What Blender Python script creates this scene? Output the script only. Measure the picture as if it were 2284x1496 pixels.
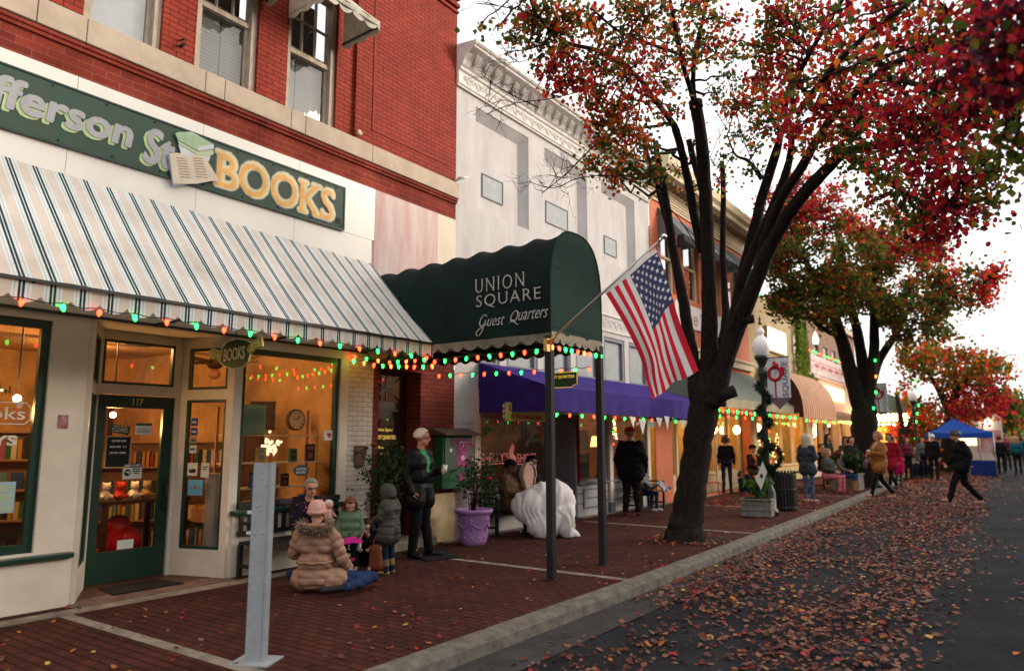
import bpy, bmesh, math, random
import numpy as np
from mathutils import Vector, Matrix, Euler, noise
for _o in list(bpy.data.objects): bpy.data.objects.remove(_o)
SC = bpy.context.scene
COL = SC.collection
R = math.radians
# ------------------------------------------------------------ camera
F_PX, PITCH, ROLL, YAW, EYE = 1616.0, R(8.24), R(-.11), R(35.42), 1.65
_cy, _sy, _cp, _sp = math.cos(YAW), math.sin(YAW), math.cos(PITCH), math.sin(PITCH)
C_F = Vector((-_sy*_cp, _cy*_cp, _sp)); _r0 = Vector((_cy, _sy, 0)); _u0 = _r0.cross(C_F)
C_R = _r0*math.cos(ROLL)+_u0*math.sin(ROLL); C_U = -_r0*math.sin(ROLL)+_u0*math.cos(ROLL)
C_P = Vector((0, 0, EYE))
cam = bpy.data.cameras.new('camera'); camo = bpy.data.objects.new('camera', cam); COL.objects.link(camo)
cam.sensor_width = 36; cam.lens = F_PX/2284*36; cam.clip_end = 2000; cam.clip_start = .05
mw = Matrix((C_R, C_U, -C_F)).transposed().to_4x4(); mw.translation = C_P; camo.matrix_world = mw
cam.dof.use_dof = True; cam.dof.focus_distance = 9.2; cam.dof.aperture_fstop = 1.0
SC.camera = camo
def ray(px, py): return (C_F*F_PX + C_R*(px-1142) - C_U*(py-748)).normalized()
def onx(px, py, X): d = ray(px, py); return C_P + d*(X/d.x)
def ony(px, py, Y): d = ray(px, py); return C_P + d*(Y/d.y)
def ond(px, py, D): return C_P + ray(px, py)*D
# ------------------------------------------------------------ light
SUN_EL, SUN_AZ = R(15), R(48)      # azimuth measured from +Y (down the street) towards +X (over the road)
w = bpy.data.worlds.new('World'); SC.world = w; w.use_nodes = True
wt = w.node_tree; wt.nodes.clear()
sky = wt.nodes.new('ShaderNodeTexSky'); sky.sky_type = 'NISHITA'; sky.sun_disc = False
sky.sun_elevation = SUN_EL; sky.sun_rotation = SUN_AZ; sky.air_density = 1.0; sky.dust_density = 3.5; sky.ozone_density = .6
hs = wt.nodes.new('ShaderNodeHueSaturation'); hs.inputs['Saturation'].default_value = .5
veil = wt.nodes.new('ShaderNodeMix'); veil.data_type = 'RGBA'; veil.inputs[0].default_value = .45
veil.inputs[7].default_value = (13.6, 13.2, 12.8, 1)       # thin even cloud over the dusk sky
bg = wt.nodes.new('ShaderNodeBackground'); bg.inputs[1].default_value = .115
wo = wt.nodes.new('ShaderNodeOutputWorld')
wt.links.new(sky.outputs[0], hs.inputs['Color']); wt.links.new(hs.outputs[0], veil.inputs[6])
wt.links.new(veil.outputs[2], bg.inputs[0]); wt.links.new(bg.outputs[0], wo.inputs[0])
sl = bpy.data.lights.new('sun', 'SUN'); sl.energy = 1.3; sl.angle = R(20); sl.color = (1, .86, .70)
so = bpy.data.objects.new('sun', sl); COL.objects.link(so)
sd = Vector((math.sin(SUN_AZ)*math.cos(SUN_EL), math.cos(SUN_AZ)*math.cos(SUN_EL), math.sin(SUN_EL)))
so.rotation_euler = sd.to_track_quat('Z', 'Y').to_euler()
SC.view_settings.view_transform = 'Standard'; SC.view_settings.look = 'None'
SC.view_settings.exposure = .82; SC.view_settings.gamma = 1
try:
    SC.cycles.use_light_tree = True; SC.cycles.max_bounces = 6; SC.cycles.transparent_max_bounces = 12
    SC.cycles.sample_clamp_indirect = 4
except Exception: pass
# ------------------------------------------------------------ helpers: materials
def srgb(r, g, b):
    f = lambda c: (c/255/12.92 if c/255 <= .04045 else ((c/255+.055)/1.055)**2.4)
    return (f(r), f(g), f(b))
MATS = {}
def _nt(name):
    m = bpy.data.materials.new(name); m.use_nodes = True
    n = m.node_tree; b = n.nodes['Principled BSDF']; return m, n, b
def M(name, col, rough=.6, metal=0, var=.25, scale=3., bump=0, bscale=60, spec=.2, emit=0, ecol=None, col2=None, trans=0, world=False, stretch=None, sheen=0):
    if name in MATS: return MATS[name]
    m, n, b = _nt(name); L = n.links
    b.inputs['Roughness'].default_value = rough; b.inputs['Metallic'].default_value = metal
    b.inputs['Specular IOR Level'].default_value = spec
    c = (*col, 1)
    if sheen: b.inputs['Sheen Weight'].default_value = sheen
    if world: src = n.nodes.new('ShaderNodeNewGeometry').outputs['Position']
    else: src = n.nodes.new('ShaderNodeTexCoord').outputs['Object']
    if stretch:
        mp = n.nodes.new('ShaderNodeMapping'); mp.inputs['Scale'].default_value = stretch
        L.new(src, mp.inputs[0]); src = mp.outputs[0]
    if var > 0 or col2:
        nz = n.nodes.new('ShaderNodeTexNoise'); nz.inputs['Scale'].default_value = scale
        nz.inputs['Detail'].default_value = 6; nz.inputs['Roughness'].default_value = .65
        L.new(src, nz.inputs['Vector'])
        rp = n.nodes.new('ShaderNodeMapRange'); rp.inputs[1].default_value = .3; rp.inputs[2].default_value = .7
        L.new(nz.outputs['Fac'], rp.inputs[0])
        mx = n.nodes.new('ShaderNodeMix'); mx.data_type = 'RGBA'
        if col2: mx.inputs[6].default_value = c; mx.inputs[7].default_value = (*col2, 1)
        else:
            mx.inputs[6].default_value = tuple(x*(1-var) for x in col)+(1,)
            mx.inputs[7].default_value = tuple(min(1, x*(1+var*.6)) for x in col)+(1,)
        L.new(rp.outputs[0], mx.inputs[0]); L.new(mx.outputs[2], b.inputs['Base Color'])
    else: b.inputs['Base Color'].default_value = c
    if bump:
        bz = n.nodes.new('ShaderNodeTexNoise'); bz.inputs['Scale'].default_value = bscale; bz.inputs['Detail'].default_value = 3
        L.new(src, bz.inputs['Vector'])
        bp = n.nodes.new('ShaderNodeBump'); bp.inputs['Strength'].default_value = bump; bp.inputs['Distance'].default_value = .01
        L.new(bz.outputs['Fac'], bp.inputs['Height']); L.new(bp.outputs[0], b.inputs['Normal'])
    if emit:
        b.inputs['Emission Color'].default_value = (*(ecol or col), 1); b.inputs['Emission Strength'].default_value = emit
    MATS[name] = m; return m
def BRICK(name, c1, c2, mortar, axes='yz', bw=.215, rh=.075, ms=.008, rough=.75, stain=None, msmooth=.1, bump=.5, off=.5, rot=0):
    if name in MATS: return MATS[name]
    m, n, b = _nt(name); L = n.links
    g = n.nodes.new('ShaderNodeNewGeometry'); sx = n.nodes.new('ShaderNodeSeparateXYZ'); cb = n.nodes.new('ShaderNodeCombineXYZ')
    L.new(g.outputs['Position'], sx.inputs[0]); ii = {'x': 0, 'y': 1, 'z': 2}
    L.new(sx.outputs[ii[axes[0]]], cb.inputs[0]); L.new(sx.outputs[ii[axes[1]]], cb.inputs[1])
    t = n.nodes.new('ShaderNodeTexBrick'); t.offset = off
    t.inputs['Color1'].default_value = (*c1, 1); t.inputs['Color2'].default_value = (*c2, 1); t.inputs['Mortar'].default_value = (*mortar, 1)
    t.inputs['Scale'].default_value = 1; t.inputs['Mortar Size'].default_value = ms; t.inputs['Mortar Smooth'].default_value = msmooth
    t.inputs['Brick Width'].default_value = bw; t.inputs['Row Height'].default_value = rh; t.inputs['Bias'].default_value = 0
    wz = n.nodes.new('ShaderNodeTexNoise'); wz.inputs['Scale'].default_value = 9; wz.inputs['Detail'].default_value = 2
    L.new(g.outputs['Position'], wz.inputs['Vector'])
    vs = n.nodes.new('ShaderNodeVectorMath'); vs.operation = 'SCALE'; vs.inputs['Scale'].default_value = .012
    L.new(wz.outputs['Color'], vs.inputs[0])
    va = n.nodes.new('ShaderNodeVectorMath'); L.new(cb.outputs[0], va.inputs[0]); L.new(vs.outputs[0], va.inputs[1])
    L.new(va.outputs[0], t.inputs['Vector'])
    nz = n.nodes.new('ShaderNodeTexNoise'); nz.inputs['Scale'].default_value = 1.3; nz.inputs['Detail'].default_value = 7; nz.inputs['Roughness'].default_value = .7
    L.new(g.outputs['Position'], nz.inputs['Vector'])
    rp = n.nodes.new('ShaderNodeMapRange'); rp.inputs[1].default_value = .35; rp.inputs[2].default_value = .7; L.new(nz.outputs['Fac'], rp.inputs[0])
    mx = n.nodes.new('ShaderNodeMix'); mx.data_type = 'RGBA'; mx.blend_type = 'MULTIPLY'
    L.new(t.outputs['Color'], mx.inputs[6]); mx.inputs[7].default_value = (*(stain or (.62, .58, .56)), 1)
    L.new(rp.outputs[0], mx.inputs[0]); L.new(mx.outputs[2], b.inputs['Base Color'])
    b.inputs['Roughness'].default_value = rough; b.inputs['Specular IOR Level'].default_value = .1
    bp = n.nodes.new('ShaderNodeBump'); bp.inputs['Strength'].default_value = bump; bp.inputs['Distance'].default_value = .006; bp.invert = True
    L.new(t.outputs['Fac'], bp.inputs['Height']); L.new(bp.outputs[0], b.inputs['Normal'])
    MATS[name] = m; return m
def STRIPES(name, stops, period, axis='y', rough=.8, back=None, world=True, phase=0., transl=.25, wob=.0):
    """stops: list of (pos 0..1, colour); constant ramp across one period"""
    if name in MATS: return MATS[name]
    m, n, b = _nt(name); L = n.links
    src = n.nodes.new('ShaderNodeNewGeometry').outputs['Position'] if world else n.nodes.new('ShaderNodeTexCoord').outputs['Object']
    sx = n.nodes.new('ShaderNodeSeparateXYZ'); L.new(src, sx.inputs[0])
    ma = n.nodes.new('ShaderNodeMath'); ma.operation = 'MULTIPLY_ADD'; ma.inputs[1].default_value = 1/period; ma.inputs[2].default_value = 50+phase
    L.new(sx.outputs['xyz'.index(axis)], ma.inputs[0])
    fr = n.nodes.new('ShaderNodeMath'); fr.operation = 'FRACT'; L.new(ma.outputs[0], fr.inputs[0])
    cr = n.nodes.new('ShaderNodeValToRGB'); cr.color_ramp.interpolation = 'CONSTANT'
    e = cr.color_ramp.elements
    while len(e) < len(stops): e.new(.5)
    for q, (p, c) in zip(e, stops): q.position = p; q.color = (*c, 1)
    L.new(fr.outputs[0], cr.inputs[0])
    nz = n.nodes.new('ShaderNodeTexNoise'); nz.inputs['Scale'].default_value = 2.2; nz.inputs['Detail'].default_value = 8; L.new(src, nz.inputs['Vector'])
    rp = n.nodes.new('ShaderNodeMapRange'); rp.inputs[1].default_value = .4; rp.inputs[2].default_value = .75; L.new(nz.outputs['Fac'], rp.inputs[0])
    mx = n.nodes.new('ShaderNodeMix'); mx.data_type = 'RGBA'; mx.blend_type = 'MULTIPLY'; mx.inputs[7].default_value = (.78, .76, .72, 1)
    L.new(rp.outputs[0], mx.inputs[0]); L.new(cr.outputs[0], mx.inputs[6])
    L.new(mx.outputs[2], b.inputs['Base Color']); b.inputs['Roughness'].default_value = rough; b.inputs['Specular IOR Level'].default_value = .25
    if transl:
        tr = n.nodes.new('ShaderNodeBsdfTranslucent'); L.new(mx.outputs[2], tr.inputs[0])
        ms = n.nodes.new('ShaderNodeMixShader'); ms.inputs[0].default_value = transl
        L.new(b.outputs[0], ms.inputs[1]); L.new(tr.outputs[0], ms.inputs[2]); L.new(ms.outputs[0], n.nodes['Material Output'].inputs[0])
    MATS[name] = m; return m
def CLOTHM(name, col, transl=.2, rough=.85, var=.2, scale=2.5, bump=.3, bscale=220):
    if name in MATS: return MATS[name]
    m = M(name, col, rough, var=var, scale=scale, bump=bump, bscale=bscale, spec=.2)
    n = m.node_tree; b = n.nodes['Principled BSDF']
    tr = n.nodes.new('ShaderNodeBsdfTranslucent'); tr.inputs[0].default_value = (*col, 1)
    ms = n.nodes.new('ShaderNodeMixShader'); ms.inputs[0].default_value = transl
    n.links.new(b.outputs[0], ms.inputs[1]); n.links.new(tr.outputs[0], ms.inputs[2]); n.links.new(ms.outputs[0], n.nodes['Material Output'].inputs[0])
    return m
def GLASS(name, tint=(1, 1, 1), refl=1.0, rough=.0, wavy=0):
    if name in MATS: return MATS[name]
    m = bpy.data.materials.new(name); m.use_nodes = True; n = m.node_tree; n.nodes.clear(); L = n.links
    t = n.nodes.new('ShaderNodeBsdfTransparent'); t.inputs[0].default_value = (*tint, 1)
    g = n.nodes.new('ShaderNodeBsdfGlossy'); g.inputs['Roughness'].default_value = rough
    f = n.nodes.new('ShaderNodeFresnel'); f.inputs[0].default_value = 1.52
    k = n.nodes.new('ShaderNodeMath'); k.operation = 'MULTIPLY'; k.inputs[1].default_value = refl; k.use_clamp = True
    ms = n.nodes.new('ShaderNodeMixShader'); o = n.nodes.new('ShaderNodeOutputMaterial')
    L.new(f.outputs[0], k.inputs[0]); L.new(k.outputs[0], ms.inputs[0]); L.new(t.outputs[0], ms.inputs[1]); L.new(g.outputs[0], ms.inputs[2]); L.new(ms.outputs[0], o.inputs[0])
    if wavy:
        bz = n.nodes.new('ShaderNodeTexNoise'); bz.inputs['Scale'].default_value = 2.5
        bp = n.nodes.new('ShaderNodeBump'); bp.inputs['Strength'].default_value = wavy; bp.inputs['Distance'].default_value = .02
        L.new(bz.outputs['Fac'], bp.inputs['Height']); L.new(bp.outputs[0], g.inputs['Normal'])
    MATS[name] = m; return m
# ------------------------------------------------------------ helpers: objects
WL = {}
def tag(o, label=None, cat=None, group=None, kind=None):
    if label: o['label'] = label
    if cat: o['category'] = cat
    if group: o['group'] = group
    if kind: o['kind'] = kind
    return o
def thing(name, label, cat, loc=(0, 0, 0), rz=0, group=None):
    o = bpy.data.objects.new(name, None); COL.objects.link(o); o.empty_display_size = .1
    o.location = loc; o.rotation_euler = (0, 0, rz); tag(o, label, cat, group)
    WL[o.name] = Vector(loc); return o
class MB:
    def __init__(s): s.v = []; s.f = []; s.m = []; s.mi = 0; s.smooth = False; s.sm = []
    def add(s, vs, fs):
        b = len(s.v); s.v += [tuple(v) for v in vs]; s.f += [tuple(i+b for i in f) for f in fs]
        s.m += [s.mi]*len(fs); s.sm += [s.smooth]*len(fs)
    def quad(s, a, b, c, d): s.add([a, b, c, d], [(0, 1, 2, 3)])
    def box(s, x0, x1, y0, y1, z0, z1, bev=0):
        if x0 > x1: x0, x1 = x1, x0
        if y0 > y1: y0, y1 = y1, y0
        if z0 > z1: z0, z1 = z1, z0
        v = [(x, y, z) for x in (x0, x1) for y in (y0, y1) for z in (z0, z1)]
        s.add(v, [(0, 1, 3, 2), (4, 6, 7, 5), (0, 4, 5, 1), (2, 3, 7, 6), (0, 2, 6, 4), (1, 5, 7, 3)])
    def obox(s, c, u, v, w_, a, b, cc):
        """oriented box: centre c, unit axes u,v,w, half sizes"""
        c, u, v, w_ = Vector(c), Vector(u).normalized(), Vector(v).normalized(), Vector(w_).normalized()
        P = [c+u*a*i+v*b*j+w_*cc*k for i in (-1, 1) for j in (-1, 1) for k in (-1, 1)]
        s.add(P, [(0, 1, 3, 2), (4, 6, 7, 5), (0, 4, 5, 1), (2, 3, 7, 6), (0, 2, 6, 4), (1, 5, 7, 3)])
    def bar(s, a, b, w_, h=None, up=(0, 0, 1)):
        a, b = Vector(a), Vector(b); d = (b-a); L = d.length; d.normalize(); up = Vector(up)
        if abs(d.dot(up)) > .97: up = Vector((1, 0, 0))
        u = d.cross(up).normalized(); v = u.cross(d)
        s.obox((a+b)/2, d, u, v, L/2, w_/2, (h or w_)/2)
    def tube(s, pts, rad, n=8, cap=True):
        pts = [Vector(p) for p in pts]; k = len(pts)
        if not hasattr(rad, '__len__'): rad = [rad]*k
        base = len(s.v); prev = None
        for i, p in enumerate(pts):
            t = (pts[min(i+1, k-1)]-pts[max(i-1, 0)]).normalized()
            if prev is None:
                a = Vector((0, 0, 1)) if abs(t.z) < .9 else Vector((1, 0, 0)); u = t.cross(a).normalized()
            else: u = (prev-t*prev.dot(t)).normalized()
            prev = u; v = t.cross(u)
            for j in range(n):
                an = 2*math.pi*j/n; s.v.append(tuple(p+(u*math.cos(an)+v*math.sin(an))*rad[i]))
        fs = [(base+i*n+j, base+i*n+(j+1) % n, base+(i+1)*n+(j+1) % n, base+(i+1)*n+j) for i in range(k-1) for j in range(n)]
        s.f += fs; s.m += [s.mi]*len(fs); s.sm += [True]*len(fs)
        if cap:
            s.f += [tuple(base+j for j in range(n))[::-1], tuple(base+(k-1)*n+j for j in range(n))]; s.m += [s.mi]*2; s.sm += [False]*2
    def lathe(s, prof, c=(0, 0, 0), n=24, axis='z', sx=1, sy=1, cap=True):
        base = len(s.v); c = Vector(c)
        for r, z in prof:
            for j in range(n):
                an = 2*math.pi*j/n; x, y = r*math.cos(an)*sx, r*math.sin(an)*sy
                s.v.append(tuple(c+(Vector((x, y, z)) if axis == 'z' else Vector((x, z, y)) if axis == 'y' else Vector((z, x, y)))))
        k = len(prof)
        fs = [(base+i*n+j, base+i*n+(j+1) % n, base+(i+1)*n+(j+1) % n, base+(i+1)*n+j) for i in range(k-1) for j in range(n)]
        s.f += fs; s.m += [s.mi]*len(fs); s.sm += [True]*len(fs)
        if cap: s.f += [tuple(base+j for j in range(n))[::-1], tuple(base+(k-1)*n+j for j in range(n))]; s.m += [s.mi]*2; s.sm += [False]*2
    def sphere(s, c, r, n=10, sc=(1, 1, 1)):
        c = Vector(c); prof = [(math.sin(math.pi*i/n)*r*.999+1e-5, -math.cos(math.pi*i/n)*r) for i in range(n+1)]
        b = len(s.v); s.lathe(prof, (0, 0, 0), max(8, n+4), cap=False)
        for i in range(b, len(s.v)):
            v = s.v[i]; s.v[i] = (c.x+v[0]*sc[0], c.y+v[1]*sc[1], c.z+v[2]*sc[2])
    def prism(s, poly, x0, x1, axis='x'):
        """poly of 2D points in the other two axes, extruded between x0 and x1 along axis"""
        def P(a, q):
            return (a, q[0], q[1]) if axis == 'x' else (q[0], a, q[1]) if axis == 'y' else (q[0], q[1], a)
        n = len(poly); s.add([P(x0, q) for q in poly]+[P(x1, q) for q in poly],
            [tuple(range(n))[::-1], tuple(range(n, 2*n))]+[(i, (i+1) % n, n+(i+1) % n, n+i) for i in range(n)])
    def grid(s, fn, nu, nv, smooth=True):
        base = len(s.v)
        for i in range(nu+1):
            for j in range(nv+1): s.v.append(tuple(fn(i/nu, j/nv)))
        fs = [(base+i*(nv+1)+j, base+(i+1)*(nv+1)+j, base+(i+1)*(nv+1)+j+1, base+i*(nv+1)+j+1) for i in range(nu) for j in range(nv)]
        s.f += fs; s.m += [s.mi]*len(fs); s.sm += [smooth]*len(fs)
    def wall(s, X, y0, y1, z0, z1, holes, d=.25, sgn=-1):
        """wall face in plane x=X facing +x, rectangular holes (ya,yb,za,zb) with reveals of depth d towards -x"""
        ys = sorted({y0, y1, *[h[0] for h in holes], *[h[1] for h in holes]}); zs = sorted({z0, z1, *[h[2] for h in holes], *[h[3] for h in holes]})
        ys = [y for y in ys if y0 <= y <= y1]; zs = [z for z in zs if z0 <= z <= z1]
        for i in range(len(ys)-1):
            for j in range(len(zs)-1):
                cy, cz = (ys[i]+ys[i+1])/2, (zs[j]+zs[j+1])/2
                if any(h[0] < cy < h[1] and h[2] < cz < h[3] for h in holes): continue
                s.quad((X, ys[i], zs[j]), (X, ys[i+1], zs[j]), (X, ys[i+1], zs[j+1]), (X, ys[i], zs[j+1]))
        for a, b, c, e in holes:
            Xd = X-d
            s.quad((X, a, c), (X, a, e), (Xd, a, e), (Xd, a, c)); s.quad((X, b, c), (Xd, b, c), (Xd, b, e), (X, b, e))
            s.quad((X, a, c), (Xd, a, c), (Xd, b, c), (X, b, c)); s.quad((X, a, e), (X, b, e), (Xd, b, e), (Xd, a, e))
    def build(s, name, mats, parent=None, local=False, solid=0, label=None, bevel=0, subd=0):
        if not isinstance(mats, (list, tuple)): mats = [mats]
        off = Vector((0, 0, 0))
        if parent is not None and not local: off = WL[parent.name]
        me = bpy.data.meshes.new(name)
        me.from_pydata([(x-off.x, y-off.y, z-off.z) for x, y, z in s.v], [], s.f)
        for m in mats: me.materials.append(m)
        me.polygons.foreach_set('material_index', s.m); me.polygons.foreach_set('use_smooth', s.sm)
        me.validate(); me.update()
        o = bpy.data.objects.new(name, me); COL.objects.link(o)
        if parent is not None: o.parent = parent
        WL[o.name] = off.copy()
        if solid: md = o.modifiers.new('thick', 'SOLIDIFY'); md.thickness = solid; md.offset = 0
        if bevel: md = o.modifiers.new('edges', 'BEVEL'); md.width = bevel; md.segments = 2; md.limit_method = 'ANGLE'
        if subd: md = o.modifiers.new('smooth', 'SUBSURF'); md.levels = subd; md.render_levels = subd
        if label: o['label'] = label
        return o
def bx(name, mat, parent, *b, bevel=0, label=None):
    m = MB(); m.box(*b); return m.build(name, mat, parent, bevel=bevel, label=label)
def copy_tree(o, parent=None):
    c = o.copy(); COL.objects.link(c); c.parent = parent; WL[c.name] = WL.get(o.name, Vector())
    for ch in list(o.children): copy_tree(ch, c)
    return c
def dup(root, loc, rz=0, label=None, group=None, scale=None):
    c = copy_tree(root); c.location = loc; c.rotation_euler = (0, 0, rz)
    if label: c['label'] = label
    if group: c['group'] = group
    if scale: c.scale = (scale,)*3
    return c
# ---- lettering. Frame: origin o, right axis u, up axis v
def text_mesh(txt, size, sx=1.0, shear=0, bold=0, spacing=1.0):
    cu = bpy.data.curves.new('lettering', 'FONT'); cu.body = txt; cu.size = size; cu.shear = shear; cu.offset = bold; cu.space_character = spacing
    cu.align_x = 'CENTER'; cu.resolution_u = 3
    to = bpy.data.objects.new('tmp', cu); COL.objects.link(to); bpy.context.view_layer.update()
    me = bpy.data.meshes.new_from_object(to.evaluated_get(bpy.context.evaluated_depsgraph_get()))
    bpy.data.objects.remove(to)
    v = [(p.co.x*sx, p.co.y) for p in me.vertices]; f = [tuple(p.vertices) for p in me.polygons]; bpy.data.meshes.remove(me)
    return v, f
def fat(mb, txt, o, u, v, w, h, rad, n=8, **k):
    u, v = Vector(u).normalized(), Vector(v).normalized()
    for i in range(n): a = 2*math.pi*i/n; letters(mb, txt, Vector(o)+u*math.cos(a)*rad+v*math.sin(a)*rad+u.cross(v)*.0002*i, u, v, .1, width=w, height=h, **k)
def letters(mb, txt, o, u, v, size, width=None, height=None, shear=0, bold=0, serif=0, thick=.004, spacing=1.0, warp=None):
    """text centred on o (middle of the text), fitted to width (and height if given); optional slab serifs; front along u x v"""
    vs, fs = text_mesh(txt, 1., 1., 0, bold, spacing)
    if not vs: return
    vs = list(vs); fs = list(fs)
    xs = [p[0] for p in vs]; ys = [p[1] for p in vs]; x0, x1, y0, y1 = min(xs), max(xs), min(ys), max(ys)
    sx = sy = size
    if height: sy = height/(y1-y0)
    if width: sx = width/(x1-x0)
    elif height: sx = sy
    o, u, v = Vector(o), Vector(u).normalized(), Vector(v).normalized(); n = u.cross(v)
    def P(p, k=0.):
        a, b = (p[0]-(x0+x1)/2)*sx, (p[1]-(y0+y1)/2)*sy
        if warp: a, b = warp(a, b)
        return o+u*(a+shear*b)+v*b+n*k
    k = len(vs)
    mb.add([P(p, thick) for p in vs], fs)
    # side walls from boundary edges
    ec = {}
    for f in fs:
        for i in range(len(f)):
            e = (f[i], f[(i+1) % len(f)]); ec[e] = 1
    bd = [e for e in ec if (e[1], e[0]) not in ec]
    for a, b in bd: mb.add([P(vs[a]), P(vs[b]), P(vs[b], thick), P(vs[a], thick)], [(0, 1, 2, 3)])
    if serif:
        # slab serifs: short bars wherever a vertical stem meets the top or bottom line
        def rows(yq):
            pts = sorted(p[0] for p in vs if abs(p[1]-yq) < .012); out = []
            for x in pts:
                if out and x-out[-1][1] < .16: out[-1][1] = x
                else: out.append([x, x])
            return [q for q in out if q[1]-q[0] < .2]
        for yq, sg in ((0., 1), (y1 if abs(y1-.73) > .05 else y1, -1)):
            for a, b in rows(yq):
                c = (a+b)/2; hw = (b-a)/2+serif; h = serif*.6
                q = [(c-hw, yq), (c+hw, yq), (c+hw, yq+sg*h), (c-hw, yq+sg*h)]
                if sg < 0: q = q[::-1]
                mb.add([P(z, thick*1.15) for z in q], [(0, 1, 2, 3)])
def remesh(parts_mb, vox, smooth=3):
    me = bpy.data.meshes.new('tmp'); me.from_pydata(parts_mb.v, [], parts_mb.f); me.update()
    o = bpy.data.objects.new('tmp', me); COL.objects.link(o)
    md = o.modifiers.new('r', 'REMESH'); md.mode = 'VOXEL'; md.voxel_size = vox
    if smooth: md = o.modifiers.new('s', 'SMOOTH'); md.iterations = smooth; md.factor = .5
    bpy.context.view_layer.update()
    out = bpy.data.meshes.new_from_object(o.evaluated_get(bpy.context.evaluated_depsgraph_get()))
    bpy.data.objects.remove(o); bpy.data.meshes.remove(me); return out
rnd = random.Random(7)
FX = -8.15       # facade plane
# ============================================================ materials of the setting
m_asph = M('asphalt', (.026, .027, .031), .95, var=.4, scale=1.1, bump=.8, bscale=180, world=True, spec=.08)
m_pave = BRICK('brick_paving', (.092, .028, .020), (.062, .0205, .0155), (.030, .012, .010), 'xy', .205, .1, .011, .95, stain=(.62, .60, .60), bump=.8)
m_kerb = M('kerb_concrete', (.17, .15, .122), .95, var=.5, scale=7, bump=.8, bscale=120, world=True)
m_conc = M('pale_concrete', (.25, .21, .165), .95, var=.5, scale=6, bump=.4, bscale=120, world=True)
m_gut = M('gutter_concrete', (.05, .046, .044), .95, var=.4, scale=3, bump=.5, bscale=150, world=True)
m_cream = M('cream_paint', (.66, .585, .48), .5, var=.12, scale=2.5, bump=.08, bscale=40, world=True)
m_creamd = M('cream_paint_panel', (.60, .52, .42), .55, var=.12, scale=2.5, world=True)
m_dgreen = M('dark_green_paint', (.006, .035, .022), .35, var=.2, scale=5, spec=.5)
m_red = BRICK('painted_red_brick', (.31, .046, .026), (.255, .038, .022), (.11, .014, .009), 'yz', .215, .072, .006, .7, stain=(.72, .66, .66), bump=1)
m_redd = BRICK('old_red_brick', (.29, .05, .028), (.2, .034, .022), (.36, .10, .07), 'yz', .3, .085, .005, .8, stain=(.5, .42, .4), bump=.6)
m_lime = M('limestone', (.52, .42, .32), .85, col2=(.40, .31, .235), scale=3, bump=.3, bscale=60, world=True)
m_white = M('glazed_white_panel', (.80, .76, .69), .35, var=.05, scale=2, world=True)
m_stain = M('stained_marble', (.62, .53, .50), .6, col2=(.48, .27, .245), scale=1.6, world=True, stretch=(1, 2.2, .35))
m_bwhite = M('aged_white_stucco', (.54, .515, .50), .85, col2=(.42, .395, .385), scale=1.8, bump=.3, bscale=50, world=True, stretch=(1, 1.6, .5))
m_bgrey = M('grey_trim_paint', (.17, .175, .2), .6, var=.15)
m_wbrick = BRICK('white_painted_brick', (.66, .60, .54), (.62, .56, .5), (.42, .36, .3), 'yz', .2, .072, .006, .7, bump=.8)
m_lbrick = BRICK('pale_lilac_brick', (.56, .49, .52), (.52, .45, .49), (.36, .3, .32), 'yz', .2, .072, .006, .7, bump=.8)
m_pier = BRICK('brown_red_brick', (.24, .045, .03), (.16, .03, .022), (.07, .03, .025), 'yz', .2, .072, .008, .8)
m_tan = M('tan_painted_base', (.50, .38, .22), .7, var=.25, scale=3, world=True)
m_orange = M('terracotta_paint', (.52, .15, .075), .75, var=.15, scale=2, world=True)
m_ccream = M('cornice_cream', (.58, .46, .29), .6, var=.18, scale=2, world=True)
m_ybrick = BRICK('cream_painted_brick', (.52, .42, .25), (.48, .385, .23), (.27, .2, .12), 'yz', .24, .09, .01, .8, stain=(.75, .7, .62))
m_epink = M('pale_pink_stucco', (.66, .46, .40), .8, var=.12, scale=1.5, world=True)
m_dark = M('black_iron', (.012, .012, .014), .45, var=.2, spec=.5)
m_wood = M('dark_stained_wood', (.035, .014, .009), .45, var=.4, scale=4, stretch=(1, 1, .2), world=True)
m_glass = GLASS('shop_glass', (.93, .90, .85), 1.7)
m_gdark = GLASS('upper_window_glass', (.8, .82, .84), 1.5, wavy=.1)
m_ivory = M('interior_plaster', (.52, .33, .17), .8, var=.6, scale=.7)  # large tone blotches stand for uneven light and dark reflections indoors
m_floorw = M('interior_wood_floor', (.08, .035, .02), .5, var=.3, scale=3)
m_shelf = M('shelf_wood', (.30, .16, .08), .6, var=.2)
m_wframe = M('weathered_window_frame', (.46, .38, .3), .75, var=.35, scale=12, bump=.5, bscale=90, stretch=(1, 1, .25))
m_blind = STRIPES('window_blind', [(0, (.46, .45, .38)), (.82, (.24, .24, .21))], .05, 'z', transl=0)
m_curt = M('curtain_sky_white', (.9, .92, .92), .8, var=.12, scale=6)
m_voidr = M('dim_room', (.03, .027, .025), .9, var=0)
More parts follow.
